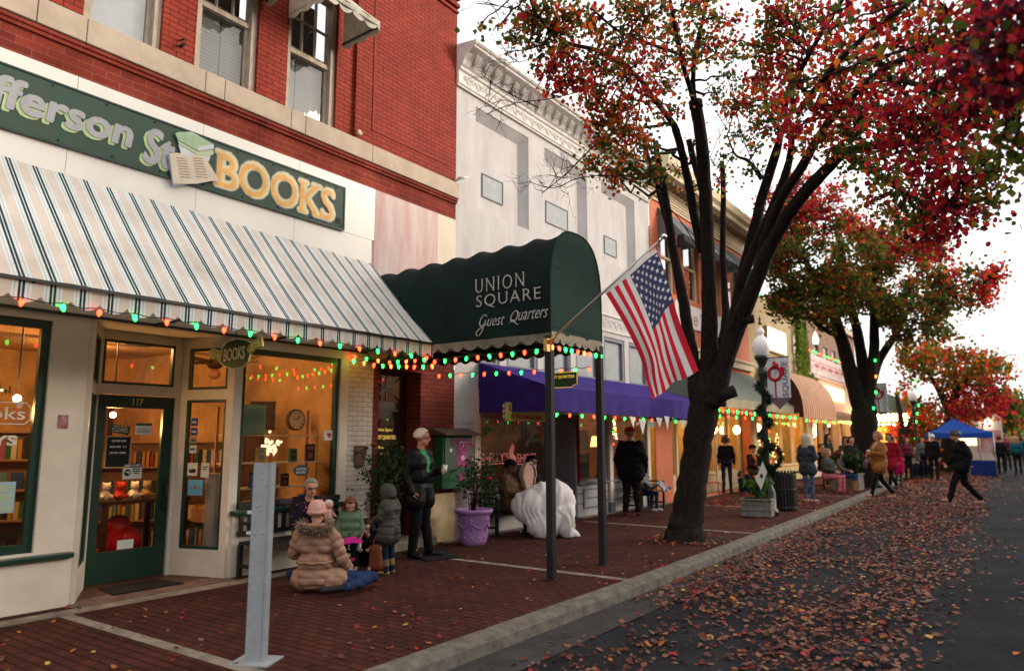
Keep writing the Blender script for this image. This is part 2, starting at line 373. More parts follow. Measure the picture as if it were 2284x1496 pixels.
# ============================================================ ground
g = MB(); g.quad((-400, -200, -.2), (400, -200, -.2), (400, 700, -.2), (-400, 700, -.2))
tag(g.build('ground', M('bare_ground', (.09, .075, .05), .95, var=.4, scale=.05)), kind='structure')
def kx(y):   # the kerb bends away very slightly down the street
    return -4.10 if y < 8 else -4.10-.0135*(y-8)-.0006*(y-8)**2 if y < 36 else -4.948-.047*(y-36)
ys = [-8, 0, 4, 8, 11, 14, 17, 20, 24, 28, 32, 36]
def strip(name, mat, xa, xb, za, zb):
    m = MB()
    for a, b in zip(ys[:-1], ys[1:]): m.quad((xa(a), a, za), (xb(a), a, zb), (xb(b), b, zb), (xa(b), b, za))
    return tag(m.build(name, mat), kind='structure')
strip('pavement', m_pave, lambda y: -9.2, lambda y: kx(y)+.02, 0, 0)
m = MB(); m.quad((-26, 36, 0), (-4.6, 36, 0), (-4.6, 70, 0), (-26, 70, 0))
tag(m.build('pavement', M('far_paving', (.075, .03, .024), .9, var=.3, world=True)), kind='structure')
m = MB(); m.quad((-5.4, -12, -.125), (30, -12, -.125), (30, 160, -.125), (-5.4, 160, -.125))
tag(m.build('road', m_asph), kind='structure')
strip('gutter', m_gut, lambda y: kx(y)+.22, lambda y: kx(y)+.70, -.118, -.118)
k = MB()
prof = [(0, .004), (.13, .005), (.18, -.004), (.215, -.03), (.24, -.13)]
for a, b in zip(ys[:-1], ys[1:]):
    for (d0, z0), (d1, z1) in zip(prof[:-1], prof[1:]): k.quad((kx(a)+d0, a, z0), (kx(a)+d1, a, z1), (kx(b)+d1, b, z1), (kx(b)+d0, b, z0))
k.sm = [True]*len(k.sm); tag(k.build('kerb', m_kerb), kind='structure')
m = MB()
for yb in (-1.6, 3.36, 8.06, 13.28, 18.35, 23.4, 28.5, 33.5): m.quad((-7.68, yb, .004), (kx(yb), yb, .004), (kx(yb), yb+.125, .004), (-7.68, yb+.125, .004))
m.quad((-7.93, -6, .004), (-7.68, -6, .004), (-7.68, 7.4, .004), (-7.93, 7.4, .004))
m.quad((-8.15, 9.3, .004), (-7.93, 9.3, .004), (-7.93, 36, .004), (-8.15, 36, .004))
tag(m.build('paving_bands', m_conc), kind='structure')
m = MB(); m.quad((-8.95, 3.6, .006), (-7.94, 3.6, .006), (-7.94, 5.45, .006), (-8.95, 5.45, .006))
tag(m.build('entrance_floor', M('red_cement', (.12, .05, .042), .85, col2=(.2, .15, .13), scale=5, world=True)), kind='structure')
# ============================================================ generic pieces
def room(name, parent, x0, x1, y0, y1, z0, z1, wall, floor, ceil=None):
    """inward box behind a shop front, open on the street side"""
    r = MB(); r.quad((x0, y0, z0), (x1, y0, z0), (x1, y0, z1), (x0, y0, z1)); r.quad((x0, y1, z0), (x0, y1, z1), (x1, y1, z1), (x1, y1, z0))
    r.quad((x0, y0, z0), (x0, y0, z1), (x0, y1, z1), (x0, y1, z0)); r.mi = 1; r.quad((x0, y0, z0), (x0, y1, z0), (x1, y1, z0), (x1, y0, z0))
    r.mi = 2; r.quad((x0, y0, z1), (x1, y0, z1), (x1, y1, z1), (x0, y1, z1))
    return r.build(name, [wall, floor, ceil or wall], parent)
def lamp(x, y, z, e, size=.6, col=(1, .55, .22), rot=None, parent=None):
    l = bpy.data.lights.new('shop_light', 'POINT'); l.energy = e; l.shadow_soft_size = size; l.color = col
    o = bpy.data.objects.new('shop_light', l); COL.objects.link(o); o.location = (x, y, z); return o
def glazing(parent, name, x, ya, yb, za, zb, fm, fw=.05, gm=None, d=.06, mull=(), rails=(), glabel=None):
    """frame ring + glass pane sub-part in plane x"""
    m = MB()
    m.box(x-d/2, x+d/2, ya, ya+fw, za, zb); m.box(x-d/2, x+d/2, yb-fw, yb, za, zb)
    m.box(x-d/2, x+d/2, ya+fw, yb-fw, za, za+fw); m.box(x-d/2, x+d/2, ya+fw, yb-fw, zb-fw, zb)
    for q in mull: m.box(x-d*.4, x+d*.4, q-fw*.3, q+fw*.3, za+fw, zb-fw)
    for q in rails: m.box(x-d*.45, x+d*.45, ya+fw, yb-fw, q-fw*.4, q+fw*.4)
    f = m.build(name, fm, parent)
    p = MB(); p.quad((x-.004, ya+fw*.8, za+fw*.8), (x-.004, yb-fw*.8, za+fw*.8), (x-.004, yb-fw*.8, zb-fw*.8), (x-.004, ya+fw*.8, zb-fw*.8))
    p.build('pane', gm or m_glass, f); return f
# ============================================================ BUILDING A: red brick, bookshop and guest quarters
A = thing('brick_building', 'red painted brick building with pale limestone band above the striped awning', 'building', (FX, 3, 0))
W1, W2, W3 = (3.32, 4.21), (4.64, 5.54), (6.02, 6.92)
ZS, ZH = 6.25, 8.42
m = MB(); m.wall(FX-.05, -4, 7.26, 6.25, 10.9, [(*w_, ZS, ZH) for w_ in (W1, W2, W3)], .22); m.box(FX-.05, FX, 7.26, 9.7, 6.251, 10.9)
m.wall(FX, 7.26, 7.27, 6.25, 10.9, [], .1)
m.box(FX-.3, FX-.01, 9.695, 9.72, 4.2, 10.9)
wA = m.build('wall', m_red, A)
m = MB(); m.box(FX-.004, FX+.014, 7.62, 7.66, 6.53, 9.6); m.box(FX-.004, FX+.014, 7.66, 9.5, 6.53, 6.57); m.build('panel_shadow_line', M('painted_shadow_brick', (.22, .035, .022), .8), A)  # thin shadow of the recessed panel, painted as a darker strip
m = MB(); m.box(FX-.05, FX, -4, 9.7, 5.56, 5.95); m.build('wall_band', m_redd, A)
m = MB(); m.box(FX-.05, FX+.035, -4, 9.705, 5.87, 5.96); m.box(FX-.05, FX+.055, -4, 9.705, 5.915, 5.96)
m.build('brick_moulding', m_redd, A)
m = MB(); y = -4
for q in (-2.6, -1.1, .5, 1.9, 2.83, 3.32, 4.73, 5.0, 6.03, 6.28, 7.58, 9.72):
    m.box(FX-.05, FX+.085, y+.004, q-.004, 5.963, 6.25); y = q
m.build('limestone_band', m_lime, A, bevel=.008)
m = MB(); m.box(FX-.1, FX+.12, -4, 9.75, 9.87, 10.05); m.box(FX-.1, FX+.2, -4, 9.8, 10.05, 10.2); m.build('cornice', m_red, A)
m = MB(); m.box(FX-.06, FX+.07, -4, 9.71, 9.68, 9.75); m.box(FX-.06, FX+.04, -4, 9.71, 9.58, 9.63); m.build('brick_moulding', m_red, A)
# white glazed panels with joints
m = MB(); ypan = [-4, -2.6, -1.1, .35, 1.82, 3.3, 4.78, 6.25, 7.72]
for a, b in zip(ypan[:-1], ypan[1:]):
    m.box(FX-.05, FX+.02, a+.003, b-.003, 4.74, 5.575); m.box(FX-.05, FX+.02, a+.003-.05, b-.003-.05, 4.1, 4.735)
m.build('white_panels', m_white, A)
m = MB(); m.box(FX-.05, FX+.018, 7.725, 9.2, 4.1, 5.575); m.build('stained_panel', m_stain, A)
m = MB(); m.box(FX-.05, FX+.018, 9.205, 9.7, 4.1, 5.575); m.build('stone_block', M('cream_stone', (.66, .58, .46), .7, var=.12, scale=2, world=True), A)
# upper windows
def sash(par, ya, yb, kind):
    x = FX-.2
    m = MB(); fw = .085
    for a, b in ((ya, ya+fw), (yb-fw, yb)): m.box(x-.06, x+.1, a, b, ZS, ZH)
    m.box(x-.06, x+.1, ya+fw, yb-fw, ZH-fw, ZH); m.box(x-.08, x+.13, ya, yb, ZS, ZS+.045)
    f = m.build('window', m_wframe, par)
    m = MB(); m.box(x-.03, x+.06, ya+fw, yb-fw, 7.24, 7.31); m.box(x-.03, x+.03, ya+fw, ya+fw+.05, ZS+.05, 7.24); m.box(x-.03, x+.03, yb-fw-.05, yb-fw, ZS+.05, 7.24); m.box(x-.03, x+.03, ya+fw, yb-fw, ZS+.05, ZS+.11)
    for q in (1, 2): yq = ya+fw+(yb-ya-2*fw)*q/3; m.box(x-.01, x+.04, yq-.01, yq+.01, 7.31, ZH-fw)
    m.box(x-.01, x+.04, ya+fw, yb-fw, 7.8, 7.82)
    m.build('sash', m_wframe, f)
    p = MB(); p.quad((x, ya+fw, ZS+.05), (x, yb-fw, ZS+.05), (x, yb-fw, ZH-fw), (x, ya+fw, ZH-fw)); p.build('pane', GLASS('sky_lit_window_glass', (.9, .9, .9), 3.2) if kind == 0 else m_gdark, f)
    b = MB()
    if kind == 0: b.quad((x-.12, ya, ZS), (x-.12, yb, ZS), (x-.12, yb, ZH), (x-.12, ya, ZH)); b.build('curtain', m_curt, f)  # curtain whitened to stand for the sky mirrored in this pane
    else:
        mid = (ya*(.62 if kind == 2 else .45)+yb*(.38 if kind == 2 else .55))
        b.quad((x-.1, ya, ZS), (x-.1, mid-.02, ZS), (x-.1, mid-.02, 7.45), (x-.1, ya, 7.45)); b.quad((x-.11, mid, ZS), (x-.11, yb, ZS), (x-.11, yb, 7.45), (x-.11, mid, 7.45))
        b.build('blind', m_blind, f)
    v = MB(); v.quad((x-.5, ya-.1, ZS-.1), (x-.5, yb+.1, ZS-.1), (x-.5, yb+.1, ZH+.1), (x-.5, ya-.1, ZH+.1)); v.build('room_behind', m_voidr, f)
sash(A, *W1, 0); sash(A, *W2, 1); sash(A, *W3, 2)
# ground floor fronts (bookshop)
LW = (-3.2, 3.28, .56, 2.88); VB = (3.65, 5.42, 0, 2.97); BW = (5.53, 7.15, .8, 2.84)
m = MB(); m.wall(FX, -4, 7.3, 0, 4.1, [LW, (VB[0], VB[1], -.001, VB[3]), BW], .16); m.build('shopfront', m_cream, A)
# bulkhead, sills, trims
bx('bulkhead', m_cream, A, FX-.1, FX+.035, -4, 3.62, 0, .48)
bx('sill', m_dgreen, A, FX-.05, FX+.09, -4, 3.63, .48, .535, bevel=.01)
bx('sill', m_dgreen, A, FX-.05, FX+.09, 5.44, 7.28, .74, .795, bevel=.01)
bx('bulkhead', m_creamd, A, FX-.05, FX+.03, 5.47, 7.28, 0, .74)
glazing(A, "shop_window", FX-.07, LW[0], LW[1], LW[2], LW[3], m_dgreen, .085)
glazing(A, 'shop_window', FX-.07, BW[0], BW[1], BW[2], BW[3], m_dgreen, .07)
# vestibule: angled side lights, door wall, ceiling
DX = -8.9
def angled(p0, p1, parent, panes):
    p0, p1 = Vector(p0), Vector(p1); d = (p1-p0); L = d.length; d.normalize(); n = Vector((d.y, -d.x, 0)); up = Vector((0, 0, 1)); zt = 2.97
    m = MB()
    def seg(a, b, z0, z1, t=.03, o=0): c = p0+d*(a+b)/2+up*(z0+z1)/2+n*o; m.obox(c, d, n, up, (b-a)/2, t, (z1-z0)/2)
    e = .1 if L > .5 else .05
    seg(0, e, 0, zt); seg(L-e, L, 0, zt); seg(e, L-e, 0, .33); seg(e, L-e, 2.17, 2.3); seg(e, L-e, 2.83, zt)
    w = m.build('side_light', m_cream, parent)
    m = MB()
    for z0, z1 in ((.33, 2.17), (2.3, 2.83)):
        seg(e, e+.035, z0, z1, .02); seg(L-e-.035, L-e, z0, z1, .02); seg(e+.035, L-e-.035, z0, z0+.035, .02); seg(e+.035, L-e-.035, z1-.035, z1, .02)
    m.build('frame', m_dgreen, w)
    m = MB()
    for z0, z1 in ((.35, 2.15), (2.32, 2.81)): a = p0+d*e; b = p0+d*(L-e); m.quad(a+up*z0, b+up*z0, b+up*z1, a+up*z1)
    m.build('pane', m_glass, w); return w
angled((DX, 4.1, 0), (FX, 3.67, 0), A, 0); angled((DX, 5.17, 0), (FX, 5.43, 0), A, 0)
m = MB(); m.wall(DX, 4.06, 5.2, 0, 2.97, [(4.13, 5.09, -.001, 2.21), (4.15, 5.04, 2.33, 2.86)], .08); m.build('door_surround', m_cream, A)
glazing(A, 'transom_window', DX-.03, 4.15, 5.04, 2.33, 2.86, m_dgreen, .03)
m = MB(); m.quad((FX-.165, 3.6, 2.97), (FX-.165, 5.5, 2.97), (DX-.1, 5.5, 2.97), (DX-.1, 3.6, 2.97)); m.quad((FX, 3.6, 2.972), (FX, 5.5, 2.972), (DX-.1, 5.5, 2.972), (DX-.1, 3.6, 2.972)); m.build('entrance_ceiling', m_creamd, A)
dr = MB(); x = DX-.04; d0, d1 = 4.135, 5.085
dr.box(x-.045, x, d0, 4.25, .02, 2.2); dr.box(x-.045, x, 4.95, d1, .02, 2.2); dr.box(x-.045, x, 4.25, 4.95, .02, .37); dr.box(x-.045, x, 4.25, 4.95, 2.05, 2.2)
door = dr.build('door', m_dgreen, A)
p = MB(); p.quad((x-.02, 4.24, .36), (x-.02, 4.96, .36), (x-.02, 4.96, 2.06), (x-.02, 4.24, 2.06)); p.build('pane', m_glass, door)
h = MB(); h.tube([(x+.01, 5.03, .82), (x+.06, 5.03, .84), (x+.06, 5.03, 1.1), (x+.01, 5.03, 1.12)], .011); h.box(x, x+.008, 5.005, 5.055, .78, 1.2); h.build('handle', m_dark, door)
h = MB(); letters(h, '117', (x+.003, 4.62, 2.125), (0, 1, 0), (0, 0, 1), .1, width=.13, height=.085, bold=.02, serif=.05)
h.build('number', M('brass_number', (.5, .45, .12), .3, metal=.6, var=0), door)
for z in (.3, 1.1, 1.95): h = MB(); h.tube([(x+.008, d0, z-.05), (x+.008, d0, z+.05)], .01, 6); h.build('hinge', M('steel_hinge', (.5, .5, .5), .4, metal=.8), door)
# bookshop interior shell
room('shop_interior', A, -14.5, FX-.17, -4, 7.25, .01, 3.25, m_ivory, m_floorw)
m = MB(); m.box(-14.4, FX-.2, 5.46, 5.52, 0, .01); 
bx('window_bed', m_shelf, A, FX-1.0, FX-.17, 5.54, 7.14, .60, .78)
bx('window_bed', m_shelf, A, FX-.9, FX-.17, -3.1, 3.3, .45, .54)
bx('ceiling_beam', m_ivory, A, -10.6, -10.3, -3.9, 7.2, 3.0, 3.24)
bx('added_backing', M('added_backing_brown', (.26, .13, .06), .7), A, -9.6, -9.55, 5.55, 7.2, .78, 1.25)  # added dark panel that keeps the lower part of the window dark
# GUEST QUARTERS doorway
GQ = (7.92, 8.86, .0, 2.76)
m = MB(); m.wall(FX, 7.3, 7.8, 0, 4.1, [], .1); m.build('white_brick_pilaster', m_wbrick, A)
m = MB(); m.wall(FX+.004, 7.8, 9.7, 0, 4.1, [(*GQ,)], .4); m.build('door_surround', m_pier, A)
bx('pilaster_base', m_tan, A, FX-.05, FX+.06, 8.9, 9.71, 0, .78, bevel=.01)
m = MB(); xq = FX-.32; m.box(xq-.05, xq, GQ[0], GQ[0]+.12, .13, 2.76); m.box(xq-.05, xq, GQ[1]-.12, GQ[1], .13, 2.76); m.box(xq-.05, xq+.03, GQ[0]+.12, GQ[1]-.12, 2.14, 2.27); m.box(xq-.05, xq, GQ[0]+.12, GQ[1]-.12, 2.7, 2.76)
cy, cz = (GQ[0]+GQ[1])/2, 2.485; hy, hz = .35, .215
for a, b in (((-1, -1), (1, 1)), ((-1, 1), (1, -1)), ((0, -1), (0, 1))): m.bar((xq, cy+a[0]*hy, cz+a[1]*hz), (xq, cy+b[0]*hy, cz+b[1]*hz), .02)
gf = m.build('door_frame', m_wood, A)
p = MB(); p.quad((xq-.02, cy-.35, 2.27), (xq-.02, cy+.35, 2.27), (xq-.02, cy+.35, 2.7), (xq-.02, cy-.35, 2.7)); p.build('pane', GLASS('dusky_glass', (.5, .35, .3), 1.2), gf)
m = MB(); y0, y1 = GQ[0]+.125, GQ[1]-.125
m.box(xq-.045, xq-.005, y0, y0+.1, .14, 2.13); m.box(xq-.045, xq-.005, y1-.1, y1, .14, 2.13); m.box(xq-.045, xq-.005, y0+.1, y1-.1, .14, .5); m.box(xq-.045, xq-.005, y0+.1, y1-.1, 2.0, 2.13)
gd = m.build('door', m_wood, A)
p = MB(); p.quad((xq-.03, y0+.09, .49), (xq-.03, y1-.09, .49), (xq-.03, y1-.09, 2.01), (xq-.03, y0+.09, 2.01)); p.build('pane', GLASS('door_glass_dark', (.35, .3, .28), 1.0), gd)
gold = M('gold_leaf', (.75, .5, .1), .4, metal=.2, var=0, emit=.25, ecol=(.75, .5, .1))  # small glow put into the gold although it is no lamp
h = MB(); letters(h, 'Union Square', (xq-.01, cy, 1.82), (0, 1, 0), (0, 0, 1), .1, width=.34, height=.07, shear=.3)
letters(h, 'GUEST QUARTERS', (xq-.01, cy, 1.7), (0, 1, 0), (0, 0, 1), .1, width=.5, height=.075, bold=.015, serif=.06)
letters(h, 'Rooms 11-17', (xq-.01, cy, 1.55), (0, 1, 0), (0, 0, 1), .1, width=.27, height=.045, bold=.01)
letters(h, 'BOTH 25', (xq-.01, cy, 1.46), (0, 1, 0), (0, 0, 1), .1, width=.15, height=.04, bold=.01); h.build('lettering', gold, gd)
m = MB(); m.quad((xq-.6, GQ[0], .1), (xq-.6, GQ[1], .1), (xq-.6, GQ[1], 2.76), (xq-.6, GQ[0], 2.76)); m.build('hall_behind', m_voidr, A)
bx('door_step', m_conc, A, FX-.36, FX+.26, 8.0, 9.02, .0, .14, bevel=.015)
# security camera & rod
m = MB(); m.tube([(FX-.0, 9.68, 6.32), (FX+.12, 9.7, 6.34)], .03); m.tube([(FX+.1, 9.66, 6.34), (FX+.18, 9.84, 6.38)], .025); tag(m.build('security_camera', M('white_plastic', (.7, .68, .64), .4)), 'small white security camera at the corner above the limestone band', 'camera')
m = MB(); m.tube([(FX-.05, 4.46, 6.5), (FX+.08, 4.42, 6.46)], .022); m.tube([(FX-.05, 4.46, 6.58), (FX+.05, 4.44, 6.55)], .012); tag(m.build('wall_bracket', m_dark), 'short black iron bracket on the brick between two upper windows', 'bracket')
m = MB(); m.tube([(FX-.03, 7.33, 6.36), (FX+.06, 7.33, 6.38)], .045, 10); tag(m.build('vent_stub', M('tan_metal', (.5, .33, .22), .5)), 'stubby tan pipe end sticking out of the brick on the limestone band', 'pipe')
# ============================================================ BUILDING B: white, shoe shop
B = thing('white_building', 'white stucco building with ornate cornice and square recessed panels', 'building', (FX, 14, 0))
RC = [(10.3, 12.1), (12.72, 14.57), (15.3, 17.15)]; RZ = (5.97, 7.99)
SQ = [(10.73, 11.38, 6.36, 6.80), (13.02, 13.92, 6.42, 6.88), (15.72, 16.34, 6.30, 6.72)]
m = MB(); m.wall(FX-.02, 9.72, 18.02, 4.67, 8.2, [(a, b, *RZ) for a, b in RC], .012)
for (a, b) in RC:   # recess: flat back, splayed head and far jamb
    z0, z1 = RZ; e = .17
    m.quad((FX-.19, a, z0), (FX-.19, b-e, z0), (FX-.19, b-e, z1-e), (FX-.19, a, z1-e))
    m.quad((FX-.19, a, z1-e), (FX-.19, b-e, z1-e), (FX-.03, b, z1), (FX-.03, a, z1)); m.quad((FX-.19, b-e, z0), (FX-.03, b, z0), (FX-.03, b, z1), (FX-.19, b-e, z1-e))
    m.quad((FX-.19, a, z0), (FX-.19, a, z1-e), (FX-.03, a, z1), (FX-.03, a, z0)); m.quad((FX-.19, a, z0), (FX-.03, a, z0), (FX-.03, b, z0), (FX-.19, b-e, z0))
m.build('wall', m_bwhite, B)
sqm = M('blocked_grey_pane', (.3, .33, .335), .5, col2=(.22, .24, .25), scale=5)
for a, b, c, e in SQ:
    f = MB(); f.box(FX-.185, FX-.165, a-.02, a, c-.02, e+.02); f.box(FX-.185, FX-.165, b, b+.02, c-.02, e+.02); f.box(FX-.185, FX-.165, a, b, e, e+.02); f.box(FX-.185, FX-.165, a, b, c-.02, c)
    f = f.build('window', m_bgrey, B); p = MB(); p.box(FX-.188, FX-.18, a, b, c, e); p.build('pane', sqm, f)
# cornice profile (x out, z)
pr_ = [(-.02, 8.17), (.03, 8.17), (.03, 8.20), (.055, 8.22), (.055, 8.46), (.09, 8.48), (.10, 8.53), (.14, 8.56), (.18, 8.64), (.28, 8.74), (.42, 8.80), (.43, 8.84), (.46, 8.85), (.46, 8.93), (-.02, 8.98)]
m = MB(); m.prism([(FX+a, b) for a, b in pr_], 9.7, 18.03, 'y'); m.build('cornice', M('cornice_plaster', (.66, .62, .58), .8, var=.2, scale=6, bump=.3, bscale=40, world=True), B)
om = M('worn_relief', (.60, .56, .52), .85, var=.3, scale=12, world=True)
m = MB(); y = 9.86
while y < 17.95:   # scrolled relief on the frieze and shells on the cove
    c = Vector((FX+.057, y+.12, 8.34))
    def ring(c, r, t, n=12, ax=0):
        pts = [c+Vector((0, math.cos(2*math.pi*i/n)*r, math.sin(2*math.pi*i/n)*r)) for i in range(n+1)]; m.tube(pts, t, 4, cap=False)
    ring(c, .075, .009); ring(c, .035, .008)
    for s in (-1, 1): m.tube([c+Vector((0, s*.075, 0)), c+Vector((.004, s*.105, .06)), c+Vector((0, s*.14, .02)), c+Vector((0, s*.125, -.03))], .007, 4)
    for kk in range(-2, 3):
        an = kk*.42; m.tube([Vector((FX+.165, y+.12, 8.58)), Vector((FX+.21+.02, y+.12+math.sin(an)*.045, 8.66)), Vector((FX+.33, y+.12+math.sin(an)*.1, 8.745+.0*kk))], [.006, .011, .013], 5)
    pts = [Vector((FX+.16+.17*(1-math.cos(t))/2*1.0, y+.12+math.sin(t)*.115, 8.575+.17*(1-math.cos(t))/2)) for t in [math.pi*2*i/14 for i in range(15)]]; m.tube(pts, .008, 4, cap=False)
    y += .31
m.build('relief', om, B)
m = MB(); y = 9.75
while y < 18: m.box(FX+.46, FX+.475, y, y+.022, 8.86, 8.9); y += .045
m.build('bead_moulding', om, B)
m = MB(); m.box(FX-.05, FX+.015, 9.72, 18.02, 4.25, 4.67); m.build('frieze', m_bwhite, B)
m = MB(); m.box(FX, FX+.05, 9.72, 18.02, 4.62, 4.68); m.box(FX, FX+.035, 9.72, 18.02, 4.24, 4.28); y = 9.9
while y < 17.9:
    c = Vector((FX+.017, y, 4.45)); pts = [c+Vector((0, math.cos(t)*.1, math.sin(t)*.1)) for t in [math.pi*2*i/12 for i in range(13)]]; m.tube(pts, .011, 4, cap=False); m.tube([c+Vector((0, -.05, -.05)), c, c+Vector((0, .05, .05))], .014, 4); m.tube([c+Vector((0, .1, 0)), c+Vector((0, .15, .08)), c+Vector((0, .2, 0))], .01, 4)
    y += .3
m.build('frieze_relief', om, B)
# transom band behind the purple awning
TW = [(9.95+i*1.32, 9.95+i*1.32+1.1) for i in range(6)]
m = MB(); m.wall(FX, 9.72, 18.02, 2.0, 4.25, [(a, b, 3.05, 4.12) for a, b in TW]+[(10.44, 17.45, 1.99, 2.6)], .14)
m.build('upper_shopfront', m_bwhite, B)
for a, b in TW:
    f = MB(); x = FX-.08
    f.box(x-.03, x+.06, a, a+.1, 3.05, 4.12); f.box(x-.03, x+.06, b-.1, b, 3.05, 4.12); f.box(x-.03, x+.06, a+.1, b-.1, 4.03, 4.12); f.box(x-.03, x+.06, a+.1, b-.1, 3.05, 3.1)
    f = f.build('transom_window', m_bgrey, B); p = MB(); p.box(x-.02, x-.01, a+.1, b-.1, 3.1, 4.03); p.build('pane', sqm, f)
m = MB(); m.wall(FX, 9.72, 10.36, 0, 2.0, [], .1); m.build('brick_pilaster', m_lbrick, B)
m = MB(); m.box(FX, FX+.03, 10.28, 10.44, 0, 2.6); m.build('pilaster_trim', M('peach_paint', (.62, .45, .38), .6), B)
# shoe shop windows
SW = [(10.44, 12.79, .73, 2.6), (14.0, 15.33, .73, 2.6), (15.55, 17.42, .73, 2.6)]
m_wgrey = M('grey_clapboard', (.4, .39, .4), .7, var=.15, world=True)
for a, b, c, e in SW: glazing(B, 'shop_window', FX-.06, a, b, c, e, m_bgrey, .05)
for a, b in ((10.36, 12.85), (13.95, 15.38), (15.5, 17.5)):
    m = MB(); m.box(FX-.1, FX-.02, a, b, 0, .7); bk = m.build('bulkhead', m_wgrey, B)
    m = MB(); m.box(FX-.1, FX+.05, a, b, .69, .74); m.box(FX-.025, FX-.01, a+.02, b-.02, .48, .51); m.box(FX-.025, FX-.01, a+.02, b-.02, .27, .30)
    if a < 14.5: pass
    m.build('trim', m_bgrey, bk)
m = MB(); m.box(FX-.015, FX-.002, 14.2, 15.1, .2, .56); m.mi = 1
for q in ((14.17, 15.13, .56, .59), (14.17, 15.13, .17, .20), (14.17, 14.2, .2, .56), (15.1, 15.13, .2, .56), (14.35, 14.95, .37, .4)): m.box(FX-.012, FX+.01, *q)
m.build('bulkhead_panel', [m_wgrey, m_bgrey], B)
for a in (15.36, 17.45): bx('post', m_cream, B, FX-.1, FX+.04, a, a+.16, 0, 2.6)
bx('post_base', m_bgrey, B, FX-.1, FX+.06, 15.34, 15.54, 0, .22)
room('shop_interior', B, -13.5, FX-.17, 9.8, 18, .01, 2.9, M('shoe_shop_wall', (.28, .19, .11), .8, var=.6, scale=1), m_floorw)
# recessed shoe shop door
m = MB(); x = -8.95; m.box(x-.05, x, 12.95, 13.07, .02, 2.3); m.box(x-.05, x, 13.68, 13.8, .02, 2.3); m.box(x-.05, x, 13.07, 13.68, .02, .35); m.box(x-.05, x, 13.07, 13.68, 2.16, 2.3)
sd_ = m.build('door', m_dark, B); p = MB(); p.quad((x-.02, 13.06, .34), (x-.02, 13.69, .34), (x-.02, 13.69, 2.17), (x-.02, 13.06, 2.17)); p.build('pane', m_glass, sd_)
m = MB(); m.box(-8.96, FX-.02, 12.82, 12.87, 0, 2.6); m.box(-8.96, FX-.02, 13.88, 13.94, 0, 2.6); m.build('door_jamb', m_bgrey, B)
# ============================================================ BUILDING C: orange with cream cornice
Cc = thing('orange_building', 'terracotta orange building with heavy cream cornice behind the tree trunk', 'building', (FX, 22, 0))
CW = [(18.75, 19.75), (20.4, 21.6), (22.3, 23.5), (24.2, 25.4)]
m = MB(); m.wall(FX, 18.02, 26.4, 4.4, 8.35, [(a, b, 5.85, 7.9) for a, b in CW], .2); m.box(FX-6, FX-.001, 26.38, 26.4, 4, 8.35); m.build('wall', m_orange, Cc)
m = MB(); m.prism([(FX+a, b) for a, b in [(-.1, 8.35), (.05, 8.35), (.05, 8.75), (.12, 8.8), (.12, 8.86), (.5, 9.0), (.52, 9.12), (.62, 9.2), (.65, 9.45), (-.1, 9.5)]], 18.02, 26.45, 'y'); m.build('cornice', m_ccream, Cc)
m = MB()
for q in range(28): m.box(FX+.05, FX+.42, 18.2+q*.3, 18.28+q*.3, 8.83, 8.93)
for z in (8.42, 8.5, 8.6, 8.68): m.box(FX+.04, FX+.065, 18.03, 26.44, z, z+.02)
m.build('cornice_bracket', M('cornice_dark_brown', (.22, .14, .08), .8), Cc)  # brackets and frieze lines browner than the cream cornice
for a, b in CW:
    f = MB(); x = FX-.14; f.box(x-.04, x+.05, a, a+.09, 5.85, 7.9); f.box(x-.04, x+.05, b-.09, b, 5.85, 7.9); f.box(x-.04, x+.04, a+.09, b-.09, 6.85, 6.92); f.box(x-.04, x+.05, a+.09, b-.09, 5.85, 5.92)
    f = f.build('window', m_ccream, Cc); p = MB(); p.quad((x, a+.05, 5.9), (x, b-.05, 5.9), (x, b-.05, 7.9), (x, a+.05, 7.9)); p.build('pane', m_gdark, f)
    p = MB(); p.quad((x-.4, a-.1, 5.8), (x-.4, b+.1, 5.8), (x-.4, b+.1, 7.9), (x-.4, a-.1, 7.9)); p.build('room_behind', m_voidr, f)
bx('band', m_ccream, Cc, FX-.1, FX+.14, 18.02, 26.4, 4.08, 4.4); bx('band_moulding', m_ccream, Cc, FX-.1, FX+.2, 18.02, 26.4, 4.3, 4.37)
m = MB(); m.wall(FX, 18.02, 26.4, 0, 4.08, [(19.1, 26.1, .001, 2.9)], .3); m.build('shopfront', m_orange, Cc)
m = MB()
for a in (19.05, 20.3, 21.4, 22.6, 23.6, 24.8, 26.05): m.box(FX-.5, FX-.38, a, a+.12, 0, 2.9)
m.box(FX-.5, FX-.4, 19.1, 20.3, 0, .6); m.box(FX-.5, FX-.4, 22.6, 26.1, 0, .6); m.box(FX-.5, FX-.4, 19.1, 26.1, 2.5, 2.62); m.build('shopfront_frame', m_ccream, Cc)
for a, b in ((19.17, 20.3), (22.72, 23.6), (23.72, 24.8), (24.92, 26.05)): glazing(Cc, 'shop_window', FX-.45, a, b, .6, 2.5, m_ccream, .05)
room('shop_interior', Cc, -13, FX-.5, 18.2, 26.3, .01, 3.1, M('yellow_room', (.6, .42, .18), .8), m_floorw)
